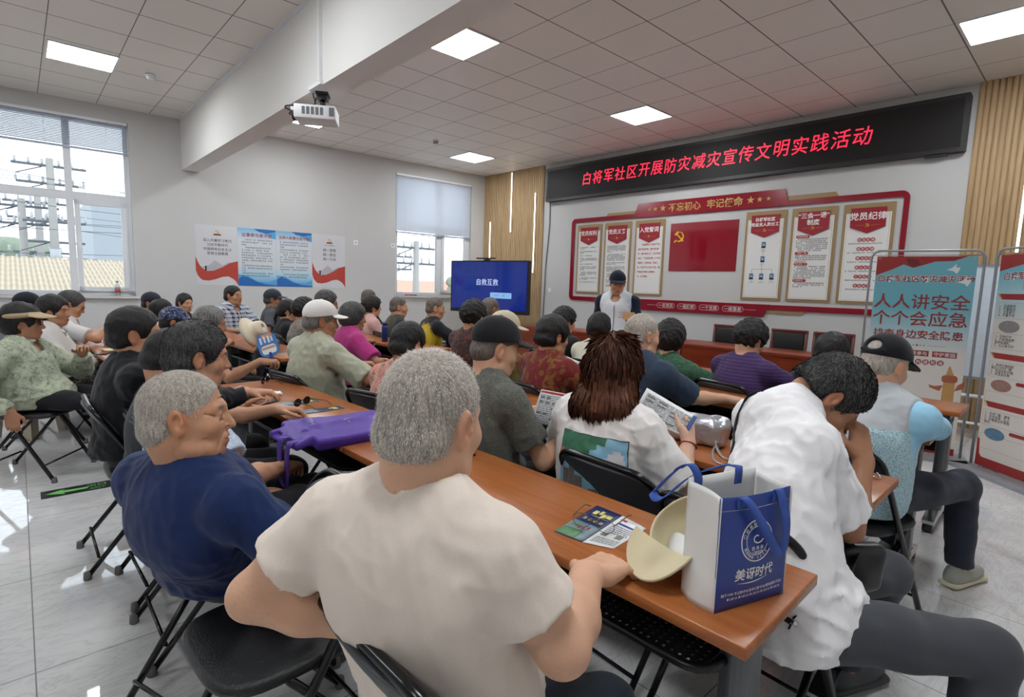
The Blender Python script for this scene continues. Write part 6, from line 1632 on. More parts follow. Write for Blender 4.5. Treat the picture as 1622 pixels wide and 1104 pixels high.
def spline(P, n=24):
    P = [Vector(p) for p in P]; P = [P[0]*2-P[1]]+P+[P[-1]*2-P[-2]]; out = []
    for i in range(1, len(P)-2):
        for k in range(n):
            t = k/n; a, b, c, d = P[i-1:i+3]
            out.append(.5*((2*b)+(c-a)*t+(2*a-5*b+4*c-d)*t*t+(3*b-a-3*c+d)*t**3))
    out.append(P[-2]); return out
def sheet(name, label, cat, quad, m, group=None, bend=.0, th=.0012, prints=None):
    """a sheet of paper through four corners a,b,c,d (a-b one edge), printed with patches (u0,v0,u1,v1,material)"""
    a, b, c, d = [Vector(q) for q in quad]; o0 = (a+b+c+d)/4
    nrm = (b-a).cross(d-a).normalized()
    if nrm.z < 0: nrm = -nrm
    t = thing(name, label, cat, o0, 0, group)
    S = lambda u, v, h=0: a.lerp(b, u).lerp(d.lerp(c, u), v)-o0+nrm*(h+bend*sin(pi*v))
    mb = MB(); mb.grid(lambda u, v: S(u, v, 0), 6, 8, True, nrm*th); sh = mb.build('sheet', m, t)
    for k, (nm, mm, rects) in enumerate(prints or ()):
        mb = MB()
        for u0, v0, u1, v1 in rects:
            mb.grid(lambda u, v: S(u0+(u1-u0)*u, v0+(v1-v0)*v, th+.0004+.0002*k), 2, 6, True, nrm*.0002)
        mb.build(nm, mm, sh)
    return t
M_pw = mat('paper white', (226, 226, 226), .5, var=.01); M_pn = mat('leaflet navy', (28, 42, 92), .3, var=.1); M_pg = mat('leaflet green', (92, 140, 96), .35, var=.3, vscale=60)
M_py = mat('leaflet yellow', (214, 204, 120), .35, var=.1); M_pb = mat('leaflet grey blue', (120, 140, 150), .35, var=.35, vscale=70); M_ink = mat('leaflet ink', (128, 132, 140), .5); M_inkr = mat('leaflet red', (178, 50, 54), .45); M_inkb = mat('leaflet blue band', (44, 78, 150), .45)
M_pho = mat('leaflet photo', (120, 128, 120), .45, var=.4, vscale=90)
def rows(u0, u1, v0, v1, n, seed=0):
    r = random.Random(seed); out = []
    for i in range(n):
        v = v0+(v1-v0)*i/n; u = u0
        while u < u1-.03:
            w = r.uniform(.05, .16); out.append((u, v, min(u+w, u1), v+(v1-v0)/n*.45)); u += w+.02
    return out

Z0 = .7505
sheet('leaflet', 'navy and green cartoon leaflet by the hand of the beige tee man', 'leaflet', ((8.181, -6.252, Z0), (8.274, -6.252, Z0), (8.307, -6.471, Z0), (8.219, -6.482, Z0)), M_pn, 'leaflets on the front table',
      prints=(('landscape_print', M_pb, [(0, .55, 1, .99)]), ('green_print', M_pg, [(.0, .78, .7, .98), (.1, .62, .4, .70)]), ('title_print', M_py, [(.20, .14, .36, .26), (.40, .10, .52, .22), (.54, .17, .68, .30), (.70, .16, .88, .26), (.25, .3, .9, .31)]), ('tag_print', mat('leaflet tags', (170, 150, 90), .4, var=.5, vscale=80), [(.15, .40, .28, .47), (.36, .40, .49, .47), (.55, .40, .68, .47), (.74, .40, .87, .47)]), ('figure_print', M_inkr, [(.4, .66, .46, .74), (.55, .7, .6, .76), (.7, .62, .75, .7)])))
sheet('leaflet', 'white printed leaflet with a blue band beside the navy leaflet', 'leaflet', ((8.277, -6.256, Z0+.001), (8.368, -6.270, Z0), (8.382, -6.436, Z0), (8.310, -6.472, Z0+.001)), M_pw, 'leaflets on the front table',
      prints=(('blue_band', M_inkb, [(.15, .2, .9, .26)]), ('title_print', M_inkr, [(.12, .08, .35, .13)]), ('fine_print', M_ink, rows(.12, .92, .31, .6, 5, 1)+rows(.12, .92, .76, .95, 4, 2)), ('photo_print', M_pho, [(.62, .58, .85, .70), (.15, .60, .36, .70)])))
def spectacles(name, label, o, rz, sun=False, cat='glasses', tilt=0, m=None, sc=1.0, th=.0016):
    t = thing(name, label, cat, o, rz); m = m or M_black; R = Matrix.Rotation(radians(tilt), 3, 'X')
    P = lambda x, y, z: R @ Vector((x*sc, y*sc, z*sc))
    fm = MB()
    for s in (-1, 1): fm.tube([P(s*.034+.026*cos(w*pi/10), 0, .022+.020*sin(w*pi/10)) for w in range(20)], th, 5, closed=True)
    fm.tube([P(-.009, 0, .027), P(0, .002, .031), P(.009, 0, .027)], .0016, 5); fm.build('frame', m, t)
    for s in (-1, 1):
        lm = MB(); lm.prism([(s*.034+.025*cos(w*pi/10), .022+.019*sin(w*pi/10)) for w in range(20)], -.0006, .0006, lambda u, v, w: P(u, w, v))
        lm.build('lens', mat('dark lens', (20, 22, 26), .08) if sun else M_glass, t)
        tm = MB(); tm.tube([P(s*.060, .002, .028), P(s*.064, .05, .026), P(s*.066, .10, .024), P(s*.062, .135, .008)], .0018, 5); tm.build('temple', m, t)
    return t
spectacles('eyeglasses', 'thin framed eyeglasses lying on the two front leaflets', (8.285, -6.40, Z0+.003), .3, m=mat('thin gold brown frame', (120, 104, 84), .3, .6), th=.0009)

# blue and white tote bag
t = thing('tote_bag', 'blue and white tote bag with round seal standing on the front table', 'bag', (8.664, -6.393, .75))
e1 = Vector((.30, .954, 0)); e2 = Vector((-.954, .30, 0)); o0 = Vector((8.683, -6.501, .75))-Vector((8.664, -6.393, .75)); W_, D_, H_ = .205, .095, .245
M_bagw = mat('bag white', (218, 218, 216), .45, var=.03); M_bagb = mat('bag blue', (38, 62, 138), .38, var=.05); M_bagh = mat('bag webbing blue', (52, 84, 164), .7, bump=.002, bscale=400)
bul = lambda u, v: .010*sin(pi*u)*sin(pi*min(1, v*1.1))
fr_ = lambda u, v, h=0: o0+e1*(W_*u)+Vector((0, 0, H_*v-.006*sin(pi*u)*v))-e2*(bul(u, v)+h)+e2*(.004*v)
bk_ = lambda u, v, h=0: o0+e2*D_+e1*(W_*(.98*u))+Vector((0, 0, (H_+.012)*v))+e2*(bul(u, v)*.6+h)
sl_ = lambda u, v: o0+e2*(D_*u)+Vector((0, 0, H_*v+.006*u*v))-e1*(.018*sin(pi*u)*max(0, .35-v)*2.2-.014*sin(pi*u)*max(0, v-.3))
sr_ = lambda u, v: o0+e1*W_+e2*(D_*u)+Vector((0, 0, H_*v+.004*u*v))+e1*(.014*sin(pi*u)*max(0, .4-v)-.006*sin(pi*u)*v)
th = .0015
m = MB(); m.grid(fr_, 20, 20, True, e2*th); fp = m.build('front_panel', M_bagb, t)
m = MB(); m.grid(bk_, 12, 12, True, -e2*th); m.build('back_panel', M_bagw, t)
m = MB(); m.grid(sl_, 12, 20, True, e1*th); sp_ = m.build('side_gusset', M_bagw, t)
m = MB(); m.grid(sr_, 12, 20, True, -e1*th); m.build('side_gusset', M_bagw, t)
m = MB(); m.grid(lambda u, v: o0+e1*W_*u+e2*D_*v+Vector((0, 0, .002)), 2, 2, False, Vector((0, 0, .001))); m.build('base', M_bagw, t)
m = MB(); m.grid(lambda u, v: fr_(u, .86+.12*v)+e2*.003, 20, 4, True, e2*th); m.build('lining', M_bagw, t)
m = MB(); m.grid(lambda u, v: fr_(u, .885+.002*v, .0008), 20, 1, True, e2*.0003); m.build('stitching', M_bagw, fp)
def ribbon_handle(P, name):
    m = MB(); pts = spline(P, 8); n = len(pts); wds = []
    for i in range(n): wds.append(e1 if i < n*.25 or i > n*.75 else e1*.9+Vector((0, 0, .3)))
    strip(m, pts, wds, .022, .0016); m.build(name, M_bagh, t)
fo = lambda u, v, h: fr_(u, v, h)
ribbon_handle([fo(.27, .90, .002), fo(.27, 1.0, .004), fo(.33, .95, .018), fo(.50, .72, .022), fo(.66, .52, .020), fo(.77, .44, .014), fo(.83, .50, .016), fo(.82, .75, .020), fo(.78, .98, .012), fo(.77, 1.01, .003), fo(.77, .90, .002)], 'handle')
bo = lambda u, v, h: bk_(u, v, -h)
ribbon_handle([bo(.12, .86, .003), bo(.12, 1.0, .003), bk_(.05, 1.10, .01), bk_(-.06, 1.02, .03), bk_(-.20, .86, .05), bk_(-.26, .82, .05), bk_(-.22, .80, .03), bk_(.1, .98, .015), bk_(.5, 1.04, .01), bk_(.72, 1.03, .004), bo(.72, 1.0, .003), bo(.72, .88, .003)], 'handle')
class Curved:
    """lettering laid on the bag's blue face"""
    def text(s, body, u, v, size, rot=0.0, **kw):
        me = text_mesh(body, size, ext=.0001, **kw); cr, sr = cos(rot), sin(rot)
        for q in me.vertices:
            x = q.co.x*cr-q.co.y*sr; y = q.co.x*sr+q.co.y*cr
            q.co = fr_(u+x/W_, v+y/H_, .0012+q.co.z)
        return link('lettering', me, M_wtxt, fp)
    def ring(s, u, v, r, w, n=40, sx=1.0):
        m = MB(); m.grid(lambda a, b: fr_(u+(r+w*b)*sx*cos(2*pi*a)/W_, v+(r+w*b)*sin(2*pi*a)/H_, .0012), n, 1, True, e2*.0004); m.build('seal_ring', M_wtxt, fp)
BT = Curved()
su, sv = .50, .60
BT.ring(su, sv, .043, .0022); BT.ring(su, sv, .030, .0012)
for k, ch in enumerate('贵宾热线:4008'):
    a = radians(205+13.5*k); BT.text(ch, su+.0365*cos(a)/W_, sv+.0365*sin(a)/H_, .0085, rot=a+pi/2)
for k, ch in enumerate('口腔美容正畸种植'):
    a = radians(160-20*k); BT.text(ch, su+.0365*cos(a)/W_, sv+.0365*sin(a)/H_, .0095, rot=a-pi/2)
m = MB(); m.grid(lambda a, b: fr_(su+(.004+.011*a+.0028*b)*cos(1+5*a)/W_, sv+.006/H_+(.003+.008*a+.0028*b)*sin(1+5*a)/H_, .0012), 24, 1, True, e2*.0004); m.build('seal_swirl', M_wtxt, fp)
BT.text('齿 美 康', su, sv-.35*.043/H_, .0095); BT.text('口腔医院', su, sv-.64*.043/H_*.9, .0075)
BT.text('美讶时代', .49, .315, .0285, offset=.0004, shear=.05, xs=.95)
m = MB(); m.grid(lambda a, b: fr_(.27+.42*a, .235-.022*sin(pi*a)+.018*a+(.010*sin(pi*a))*b, .0012), 24, 1, True, e2*.0004); m.build('underline_swoosh', M_wtxt, fp)
BT.text('始于1998 专注数字化美学口腔专业(精准服务平台)', .505, .145, .0082, xs=.98)
m = MB()
for k in range(5): m.grid(lambda a, b: fr_(.16+.155*k+.02*a, .092+.02*b, .0012), 1, 1, False, e2*.0004)
m.build('square_marks', M_wtxt, fp)
for k in range(5): BT.text('口腔门诊', .245+.155*k, .101, .0055)

# beige cap lying upside down
cR = rz_(radians(-12))@rx_(radians(180+36))
co_ = V(8.605, -6.402, .815)
t = thing('baseball_cap', 'beige baseball cap lying upside down beside the tote bag', 'cap', (8.55, -6.39, .75))
f = Field(cR, V(0, 0, .098)); f.ell((0, -.005, .0), (.082, .096, .082), .01); f.plane((0, 0, -.015), (0, 0, -1), .003); f.ell((0, -.005, .0), (.0755, .0895, .0755), .004, neg=True)
f.disp(lambda X, Y, Z: .0012*wave3(X, Y, Z, 38, 3))
M_capb = cloth('beige cap', (198, 186, 154)); link('crown', f.mesh('crown', .0028), M_capb, t)
f = Field(cR, V(0, 0, .098)); c_ = f.P((0, .055, -.012))
def _br(X, Y, Z):
    px, py, pz = X-c_[0], Y-c_[1], Z-c_[2]
    u = cR[0, 0]*px+cR[1, 0]*py+cR[2, 0]*pz; v = cR[0, 1]*px+cR[1, 1]*py+cR[2, 1]*pz; q = cR[0, 2]*px+cR[1, 2]*py+cR[2, 2]*pz
    return np.maximum(np.abs(q+u*u*3.2+v*.08)*.9-.0036, np.maximum(np.sqrt((u/.086)**2+(v/.110)**2)*.082-.082, -v+.010))
f.fun(c_-.13, c_+.13, _br, .0); link('brim', f.mesh('brim', .0024), M_capb, t)
f = Field(cR, V(0, 0, .098)); f.ell((0, .0, .048), (.058, .068, .026), .01); f.plane((0, .0, .0), (0, -1, 0), .006); f.disp(lambda X, Y, Z: .002*wave3(X, Y, Z, 50, 3)); lm_ = f.mesh('lining', .0035)
if len(lm_.polygons): link('lining', lm_, M_bagw, t)

# purple bag lying on the table edge with its handle hanging down
t = thing('purple_bag', 'purple shopping bag lying flat, its handle hanging off the table edge', 'bag', (6.99, -6.52, .75))
M_pur = cloth('purple woven plastic', (86, 58, 150), rough=.4, bump=.006); M_pur.node_tree.nodes['Principled BSDF'].inputs['Sheen Weight'].default_value = 0
f = Field(); f.box((-.03, .02, .022), (.155, .215, .020), .012, .01, R=rz_(-.08)); f.box((.10, .03, .030), (.075, .20, .026), .012, .02, R=rz_(-.02)@ry_(.25)); f.cone((-.12, -.1, .05), (.06, -.12, .045), .012, .01, .03); f.cone((.04, .2, .05), (.05, -.18, .052), .012, .006, .03)
f.box((0.0, -.20, .020), (.13, .05, .016), .01, .02, R=rz_(.05)@rx_(.22)); f.box((.0, -.245, .016), (.10, .02, .008), .004, .01, neg=True, R=rx_(.3))
f.disp(lambda X, Y, Z: .004*wave3(X, Y*.6, Z, 24, 2)+.0012*wave3(X+Y, Y, Z, 50, 4)); bdm = f.mesh('body', .0055); bo_ = link('body', bdm, M_pur, t)
m = MB(); strip(m, spline([(.02, -.23, .03), (.025, -.262, .02), (.03, -.268, -.06), (.04, -.268, -.14), (.075, -.262, -.155), (.09, -.262, -.08), (.10, -.258, .015), (.10, -.225, .03)], 8), (1, 0.1, 0), .036, .002); m.build('handle', M_pur, t)
bv = BVHTree.FromPolygons([v.co.copy() for v in bdm.vertices], [tuple(p.vertices) for p in bdm.polygons])
def onbag(x, y, h=.001):
    q = bv.ray_cast(Vector((x, y, .3)), Vector((0, 0, -1))); return (q[0] if q[0] is not None else Vector((x, y, .045)))+Vector((0, 0, h))
m = MB(); r2 = random.Random(4)
for cx_, cy_, n_, s_ in ((-.09, -.10, 4, .026), (-.03, .03, 4, .026), (-.06, .13, 7, .010)):
    for k in range(n_):
        for q in range(4):
            x_ = cx_+k*s_*1.05+r2.uniform(-.3, .3)*s_; y_ = cy_-k*s_*.35+r2.uniform(-.4, .4)*s_; a_ = r2.choice((0.3, 1.8, 1.0)); l_ = s_*r2.uniform(.4, .8)
            p0 = onbag(x_, y_); p1 = onbag(x_+cos(a_)*l_, y_+sin(a_)*l_); strip(m, [p0, (p0+p1)/2+Vector((0, 0, .0004)), p1], Vector((-sin(a_), cos(a_), 0)), s_*.13, .0008)
m.build('brush_lettering', mat('white print on purple', (206, 196, 226), .5), bo_)

# leaflets, sunglasses, keys on the table left of the front one
for i, (q, lab) in enumerate(((((6.255, -6.56, Z0), (6.345, -6.555, Z0), (6.335, -6.335, Z0), (6.25, -6.335, Z0)), 'teal leaflet under the dark sunglasses'), (((6.49, -6.53, Z0), (6.575, -6.52, Z0), (6.57, -6.30, Z0), (6.49, -6.30, Z0)), 'navy leaflet between the sunglasses and the purple bag'))):
    sheet('leaflet', lab, 'leaflet', (q[3], q[2], q[1], q[0]), mat('leaflet teal %d' % i, ((58, 82, 88), (36, 52, 78))[i], .3, var=.2, vscale=40), 'leaflets by the sunglasses', prints=(('title_print', M_py, [(.2, .12, .8, .24), (.3, .26, .6, .31)]), ('landscape_print', M_pb, [(0, .6, 1, .98)])))
spectacles('sunglasses', 'black sunglasses resting on the teal leaflet', (6.40, -6.455, Z0+.004), radians(-62), True, 'sunglasses')
spectacles('sunglasses', 'reddish brown sunglasses folded near the far table end', (5.66, -6.40, Z0+.001), radians(-40), True, 'sunglasses', 0, mat('tortoise frame', (96, 46, 34), .25))
t = thing('tissue_pack', 'crumpled white paper packet at the hand of the pale blue tee man', 'packet', (6.02, -6.50, .75)); f = Field(); f.box((0, 0, .008), (.03, .07, .008), .006, R=rz_(-.2)); f.disp(lambda X, Y, Z: .004*wave3(X, Y, Z, 70, 1)); link('packet', f.mesh('packet', .004), M_pw, t)
def phone(label, o, R, mm=None):
    t = thing('smartphone', label, 'phone', o); f = Field(R); f.box((0, 0, 0), (.036, .076, .0045), .004); link('case', f.mesh('case', .004), M_black, t)
    m = MB(); P = lambda u, v, w: R@V(u, v, w); m.prism(rrect(-.033, -.072, .033, .072, .005, 3), .0045, .0052, P); m.build('glass', mm or mat('phone glass', (46, 48, 52), .08), t)
phone('black phone held below the table edge by the man with the pink collar', (6.47, -6.68, .795), rz_(-.9)@rx_(.35))
t2 = NT('lit phone'); t2.b.inputs['Emission Color'].default_value = (.8, .85, .9, 1); t2.b.inputs['Emission Strength'].default_value = .15
_h = P3['world'](P3['WR'][1]); phone('pale phone raised in the hand of the white tee man', (_h[0]+.085, _h[1]+.105, _h[2]+.055), rz_(radians(-42))@rx_(radians(62)), t2.m)
phone('black phone lying beside the blue bottle', (4.10, -4.55, .756), rz_(.3))
# hand fan
t = thing('hand_fan', 'blue and white plastic hand fan held by the grey haired man', 'fan', (5.06, -6.16, .84))
fF = Frame((0, 0, 0), (.62, .70, .35), (-.30, -.15, .94)); fF.u = (fF.u-fF.r*fF.u.dot(fF.r)).normalized(); fF.w = fF.r.cross(fF.u)
bd_ = rrect(-.075, -.005, .075, .175, .055, 6); m = MB(); fF.poly(m, bd_, 0, .002); fb_ = m.build('blade', mat('fan blue', (72, 124, 190), .35, var=.15, vscale=25), t)
m = MB(); fF.poly(m, rrect(-.055, .02, .055, .085, .02, 4), .002, .0025); fF.box(m, -.05, .10, -.035, .15, .002, .0025); fF.box(m, -.02, .105, -.005, .155, .002, .0025); fF.box(m, .01, .10, .025, .15, .002, .0025); fF.box(m, .035, .105, .048, .14, .002, .0025); m.build('white_print', M_pw, fb_)
m = MB(); fF.poly(m, rrect(-.03, .135, .05, .168, .012, 3), .002, .0024); fF.box(m, -.05, .055, .05, .072, .0025, .003); m.build('orange_print', mat('fan orange', (204, 150, 124), .4), fb_)
m = MB(); fF.box(m, -.009, -.10, .009, .03, -.003, .004); m.build('handle', mat('fan handle', (36, 66, 140), .4), t)
# sun hat and jacket on the left block table
t = thing('sun_hat', 'beige wide brimmed sun hat with a black clasp on the left block table', 'hat', (3.62, -5.83, .75))
Rm = rotm((0, 0, 1), radians(42))@rotm((0, 1, 0), radians(62))
M_hat = cloth('beige sun hat', (210, 198, 174)); M_hat2 = mat('hat clasp', (30, 30, 32), .5)
m = MB(); pr = [(.165, -.045), (.13, -.02), (.10, .0), (.088, .012), (.085, .05), (.07, .09), (.0, .095)]; pr2 = [(r_-.004, z_-.004) for r_, z_ in pr][::-1]
vs = MB(); vs.lathe(pr+pr2[1:], (0, 0, 0), 36)
hm_ = vs.mesh('hat'); hm_.transform(Matrix(((Rm[0, 0], Rm[0, 1], Rm[0, 2], 0), (Rm[1, 0], Rm[1, 1], Rm[1, 2], 0), (Rm[2, 0], Rm[2, 1], Rm[2, 2], .145), (0, 0, 0, 1)))); link('hat_body', hm_, M_hat, t)
m = MB()
for a in range(3): m.lathe([(.012, 0), (.016, .01), (.006, .02)], tuple(Rm@V(.09*cos(a*.3), .09*sin(a*.3)-.03, .02)+V(0, 0, .145)), 8)
m.build('bow', M_hat, t); m = MB(); q = Rm@V(.088, 0, .03)+V(0, 0, .145); m.box(tuple(q-V(.016, .016, .02)), tuple(q+V(.016, .016, .02)), .003); m.build('clasp', M_hat2, t)
t = thing('jacket', 'dark padded jacket heaped over the edge of the left block table', 'jacket', (4.14, -5.96, .75)); f = Field()
f.cone((-.28, .22, .045), (.06, .06, .055), .05, .06, .04); f.cone((.06, .06, .055), (.20, -.05, .03), .058, .05, .04); f.cone((.20, -.05, .03), (.22, -.085, -.10), .042, .05, .03); f.cone((.22, -.085, -.10), (.20, -.09, -.24), .05, .06, .03)
f.plane((0, 0, .002), (0, 0, -1), .004) if False else None
f.disp(lambda X, Y, Z: .010*wave3(X*.6, Y*2, Z, 22, 1)+.006*wave3(X, Y*2, Z, 50, 2)); link('jacket_cloth', f.mesh('jacket_cloth', .009), cloth('black padded nylon', (34, 36, 42), rough=.45), t)
sheet('leaflet', 'dark leaflet at the corner of the left block table', 'leaflet', ((4.15, -5.90, Z0), (4.24, -5.90, Z0), (4.24, -5.63, Z0), (4.15, -5.63, Z0)), mat('leaflet slate', (70, 82, 96), .3, var=.2, vscale=40), prints=(('title_print', M_py, [(.3, .1, .7, .2)]),))
# bottle, papers on the far left tables
t = thing('water_bottle', 'dark blue steel bottle standing on the left block table', 'bottle', (3.83, -4.545, .75)); m = MB(); m.lathe([(.030, 0), (.034, .004), (.034, .16), (.030, .175), (.024, .178)], (0, 0, 0), 18); m.build('body', mat('bottle blue', (28, 50, 120), .25, .2), t); m = MB(); m.lathe([(.026, .178), (.030, .182), (.030, .21), (.024, .216)], (0, 0, 0), 18); m.build('lid', mat('bottle lid', (24, 34, 70), .35), t)
for i, (x, y, r_, lab) in enumerate(((3.60, -3.36, .2, 'white paper sheet on the farthest left table, left of the arm'), (4.12, -3.44, -.2, 'white paper sheet under the arm of the yellow splash tee man'))):
    c, s = cos(r_)*.105, sin(r_)*.105; sheet('paper_sheet', lab, 'paper', ((x-c, y-s+.14, Z0), (x+c, y+s+.14, Z0), (x+c, y+s-.14, Z0), (x-c, y-s-.14, Z0)), M_pw, 'white papers on the farthest left table', prints=(('fine_print', M_ink, rows(.1, .9, .1, .8, 9, i)),))
t = thing('bag_pouch', 'pale pink soft bag on the table under the large window', 'bag', (3.02, -6.86, .75)); f = Field(); f.box((0, 0, .03), (.13, .07, .03), .02, .01, R=rz_(.2)); f.cone((-.1, -.03, .05), (.1, .03, .045), .025, .02, .03); f.disp(lambda X, Y, Z: .006*wave3(X, Y, Z, 34, 1)); link('bag_body', f.mesh('bag_body', .007), cloth('dusty pink bag', (196, 150, 148)), t)
m = MB(); m.tube(spline([(-.08, -.03, .05), (-.06, -.09, .06), (.02, -.11, .03), (.06, -.06, .05)], 6), .006, 6); m.build('handle', cloth('dusty pink bag', (196, 150, 148)), t)
sheet('notebook', 'cream notebook on the pale table near the phone man', 'notebook', ((3.38, -6.83, Z0+.006), (3.56, -6.80, Z0+.006), (3.54, -7.00, Z0+.006), (3.36, -7.02, Z0+.006)), mat('cream paper', (206, 194, 160), .6), th=.006)
t = thing('cloth_bag', 'khaki drawstring bag on the pale table next to the black jacket man', 'bag', (3.82, -6.88, .75)); f = Field(); f.ell((0, 0, .055), (.07, .07, .06), .02); f.ell((0, 0, .12), (.045, .045, .03), .03); f.disp(lambda X, Y, Z: .006*wave3(X, Y, Z, 40, 2)); link('bag_body', f.mesh('bag_body', .007), cloth('khaki bag', (150, 140, 108)), t)
m = MB(); m.box((-.05, -.02, .14), (.05, .02, .175), .01); m.build('top_flap', M_black, t)
phone('black phone lying on the pale table by the notebook', (3.66, -7.02, .756), rz_(1.2))
# leaflets in hands
MW = M_pw
def held(name, label, quad, seed, band, pr):
    return sheet(name, label, 'leaflet', quad, MW, 'opened leaflets in hands', .006, .0008, (('red_band', band, [pr]), ('photo_print', M_pho, [(a+.02, b, a+.02+.16, b+.07) for a in (.06, .30, .56, .78) for b in (.18, .34, .50, .66, .80) if (int(a*100)+int(b*100)+seed) % 3]), ('fine_print', M_ink, rows(.06, .94, .14, .95, 14, seed))))
held('leaflet', 'opened white leaflet, left half, held by the grey tee man', ((7.425, -5.735, .93), (7.545, -5.70, .925), (7.555, -5.745, .775), (7.435, -5.80, .79)), 1, M_inkr, (.02, .02, .98, .09))
held('leaflet', 'opened white leaflet, right half, held by the grey tee man', ((7.547, -5.70, .925), (7.665, -5.60, .925), (7.665, -5.665, .78), (7.557, -5.745, .775)), 2, M_inkb, (.05, .82, .9, .88))
held('leaflet', 'white leaflet with blue corner held by the brown haired woman', ((7.905, -5.60, 1.0), (8.125, -5.575, .915), (8.115, -5.64, .845), (7.90, -5.68, .90)), 4, M_inkb, (.93, .0, 1, 1))
held('leaflet', 'white leaflet held up between the black cap and the red gold blouse', ((6.50, -4.62, .93), (6.62, -4.52, .87), (6.60, -4.60, .78), (6.49, -4.70, .84)), 5, M_inkb, (.4, .4, .6, .5))
sheet('paper_sheet', 'small white paper by the hand of the green top woman', 'paper', ((7.30, -3.44, Z0), (7.40, -3.40, Z0), (7.42, -3.48, Z0), (7.32, -3.52, Z0)), M_pw)
sheet('paper_sheet', 'crumpled white tissue on the table beside the red gold blouse', 'paper', ((7.06, -4.46, Z0+.02), (7.16, -4.42, Z0+.03), (7.18, -4.52, Z0), (7.08, -4.56, Z0)), M_pw, bend=.015)
sheet('leaflet', 'dark leaflet lying beyond the hand of the navy shirt man', 'leaflet', ((7.52, -4.20, Z0), (7.60, -4.20, Z0), (7.60, -4.36, Z0), (7.52, -4.36, Z0)), mat('leaflet slate', (70, 82, 96), .3, var=.2, vscale=40))
# silver handbag
t = thing('handbag', 'silver leather handbag with strap in front of the brown haired woman', 'bag', (8.02, -5.36, .75)); f = Field(); f.box((0, 0, .055), (.12, .05, .055), .03, .02, R=rz_(.25)); f.cone((-.09, -.02, .10), (.10, .03, .10), .03, .03, .03); f.disp(lambda X, Y, Z: .006*wave3(X, Y, Z, 30, 2)+.003*wave3(X, Y, Z, 70, 4))
link('bag_body', f.mesh('bag_body', .006), mat('silver leather', (186, 188, 194), .28, .75, bump=.002, bscale=90), t)
M_sst = mat('silver strap', (176, 170, 164), .3, .5)
m = MB(); strip(m, spline([(.08, .0, .05), (.12, -.06, .012), (.20, -.13, .004), (.34, -.12, .003), (.45, -.08, .003)], 8), (.3, .95, 0), .014, .002); m.build('strap', M_sst, t)
m = MB(); strip(m, spline([(.09, .01, .03), (.12, -.1, .006), (.2, -.2, .003), (.36, -.20, .003), (.46, -.17, .003)], 8), (.2, .95, 0), .014, .002); m.build('strap', M_sst, t)
m = MB(); m.box((.25, -.145, .0), (.27, -.115, .008), .002); m.build('buckle', M_chrome, t)
# wire hook at the table end
m = MB(); m.tube(spline([(0, 0, .012), (.012, .01, .004), (.016, .03, .003), (.008, .05, .004), (-.002, .052, .014)], 6), .003, 6); tag(m.build('wire_hook', M_chrome, None, (8.655, -5.27, .75)), 'small bent metal hook lying at the table end by the bowed man', 'hook')
# second bag behind the tote
t = thing('fabric_bag', 'cream fabric bag on the chair behind the blue tote bag', 'bag', (8.55, -5.98, .47)); f = Field(); f.box((0, 0, .10), (.10, .06, .10), .03, .02, R=rz_(.3)); f.disp(lambda X, Y, Z: .006*wave3(X, Y, Z, 32, 2)); link('bag_body', f.mesh('bag_body', .007), cloth('cream bag', (206, 200, 188)), t)

# worn things: strap bag of the bowed man
bv = BVHTree.FromPolygons([v.co.copy() for v in P37['shirt'].data.vertices], [tuple(p.vertices) for p in P37['shirt'].data.polygons])
bw, hp_, SHp = P37['B'], P37['hip'], P37['SH']
def onshirt(bv, x, z, y0=-.6, h=.003):
    q = bv.ray_cast(Vector((x, y0, z)), Vector((0, 1, 0)))
    return q[0]+q[1]*h if q[0] is not None else None
t = thing('shoulder_bag', 'black shoulder bag with strap across the back of the bowed man', 'bag', (P37['S'][0], P37['S'][1], 0), -radians(44))
pts = []
x0s, z0s = SHp[-1][0]+.06, SHp[-1][2]+.10; x1s, z1s = hp_[0]+.18, hp_[2]+.05
for k in range(30):
    u = k/29; x = x0s-.02*sin(pi*min(1, u*2))+(x1s-x0s)*u**2.0; z = z0s+(z1s-z0s)*u
    p = onshirt(bv, x, z)
    if p is not None: pts.append(p)
if len(pts) > 3:
    wd_ = Vector((z0s-z1s, 0, x1s-x0s)).normalized(); m = MB(); strip(m, pts, wd_, .034, .003); m.build('strap', cloth('black webbing', (18, 20, 24)), t)
    e_ = pts[-1]
else: e_ = Vector((.2, .05, hp_[2]+.06))
_bq = Vector(P37['W2L']((8.74, -5.70, .60))); f = Field(); f.box((_bq.x, _bq.y, _bq.z), (.030, .075, .075), .025, .02, R=rz_(.2)); f.disp(lambda X, Y, Z: .005*wave3(X, Y, Z, 30, 2)); link('bag_body', f.mesh('bag_body', .006), mat('black bag leather', (28, 29, 32), .35), t)
m = MB(); m.tube([e_+Vector((0, .0, .006)), e_+Vector((.006, .012, .0))], .007, 8); m.build('clasp', M_chrome, t)
m = MB(); strip(m, spline([e_, e_.lerp(_bq, .5)+Vector((.05, 0, .02)), _bq+Vector((0, 0, .05))], 8), Vector((0, .3, 1)), .034, .003); m.build('strap_end', cloth('black webbing', (18, 20, 24)), t)
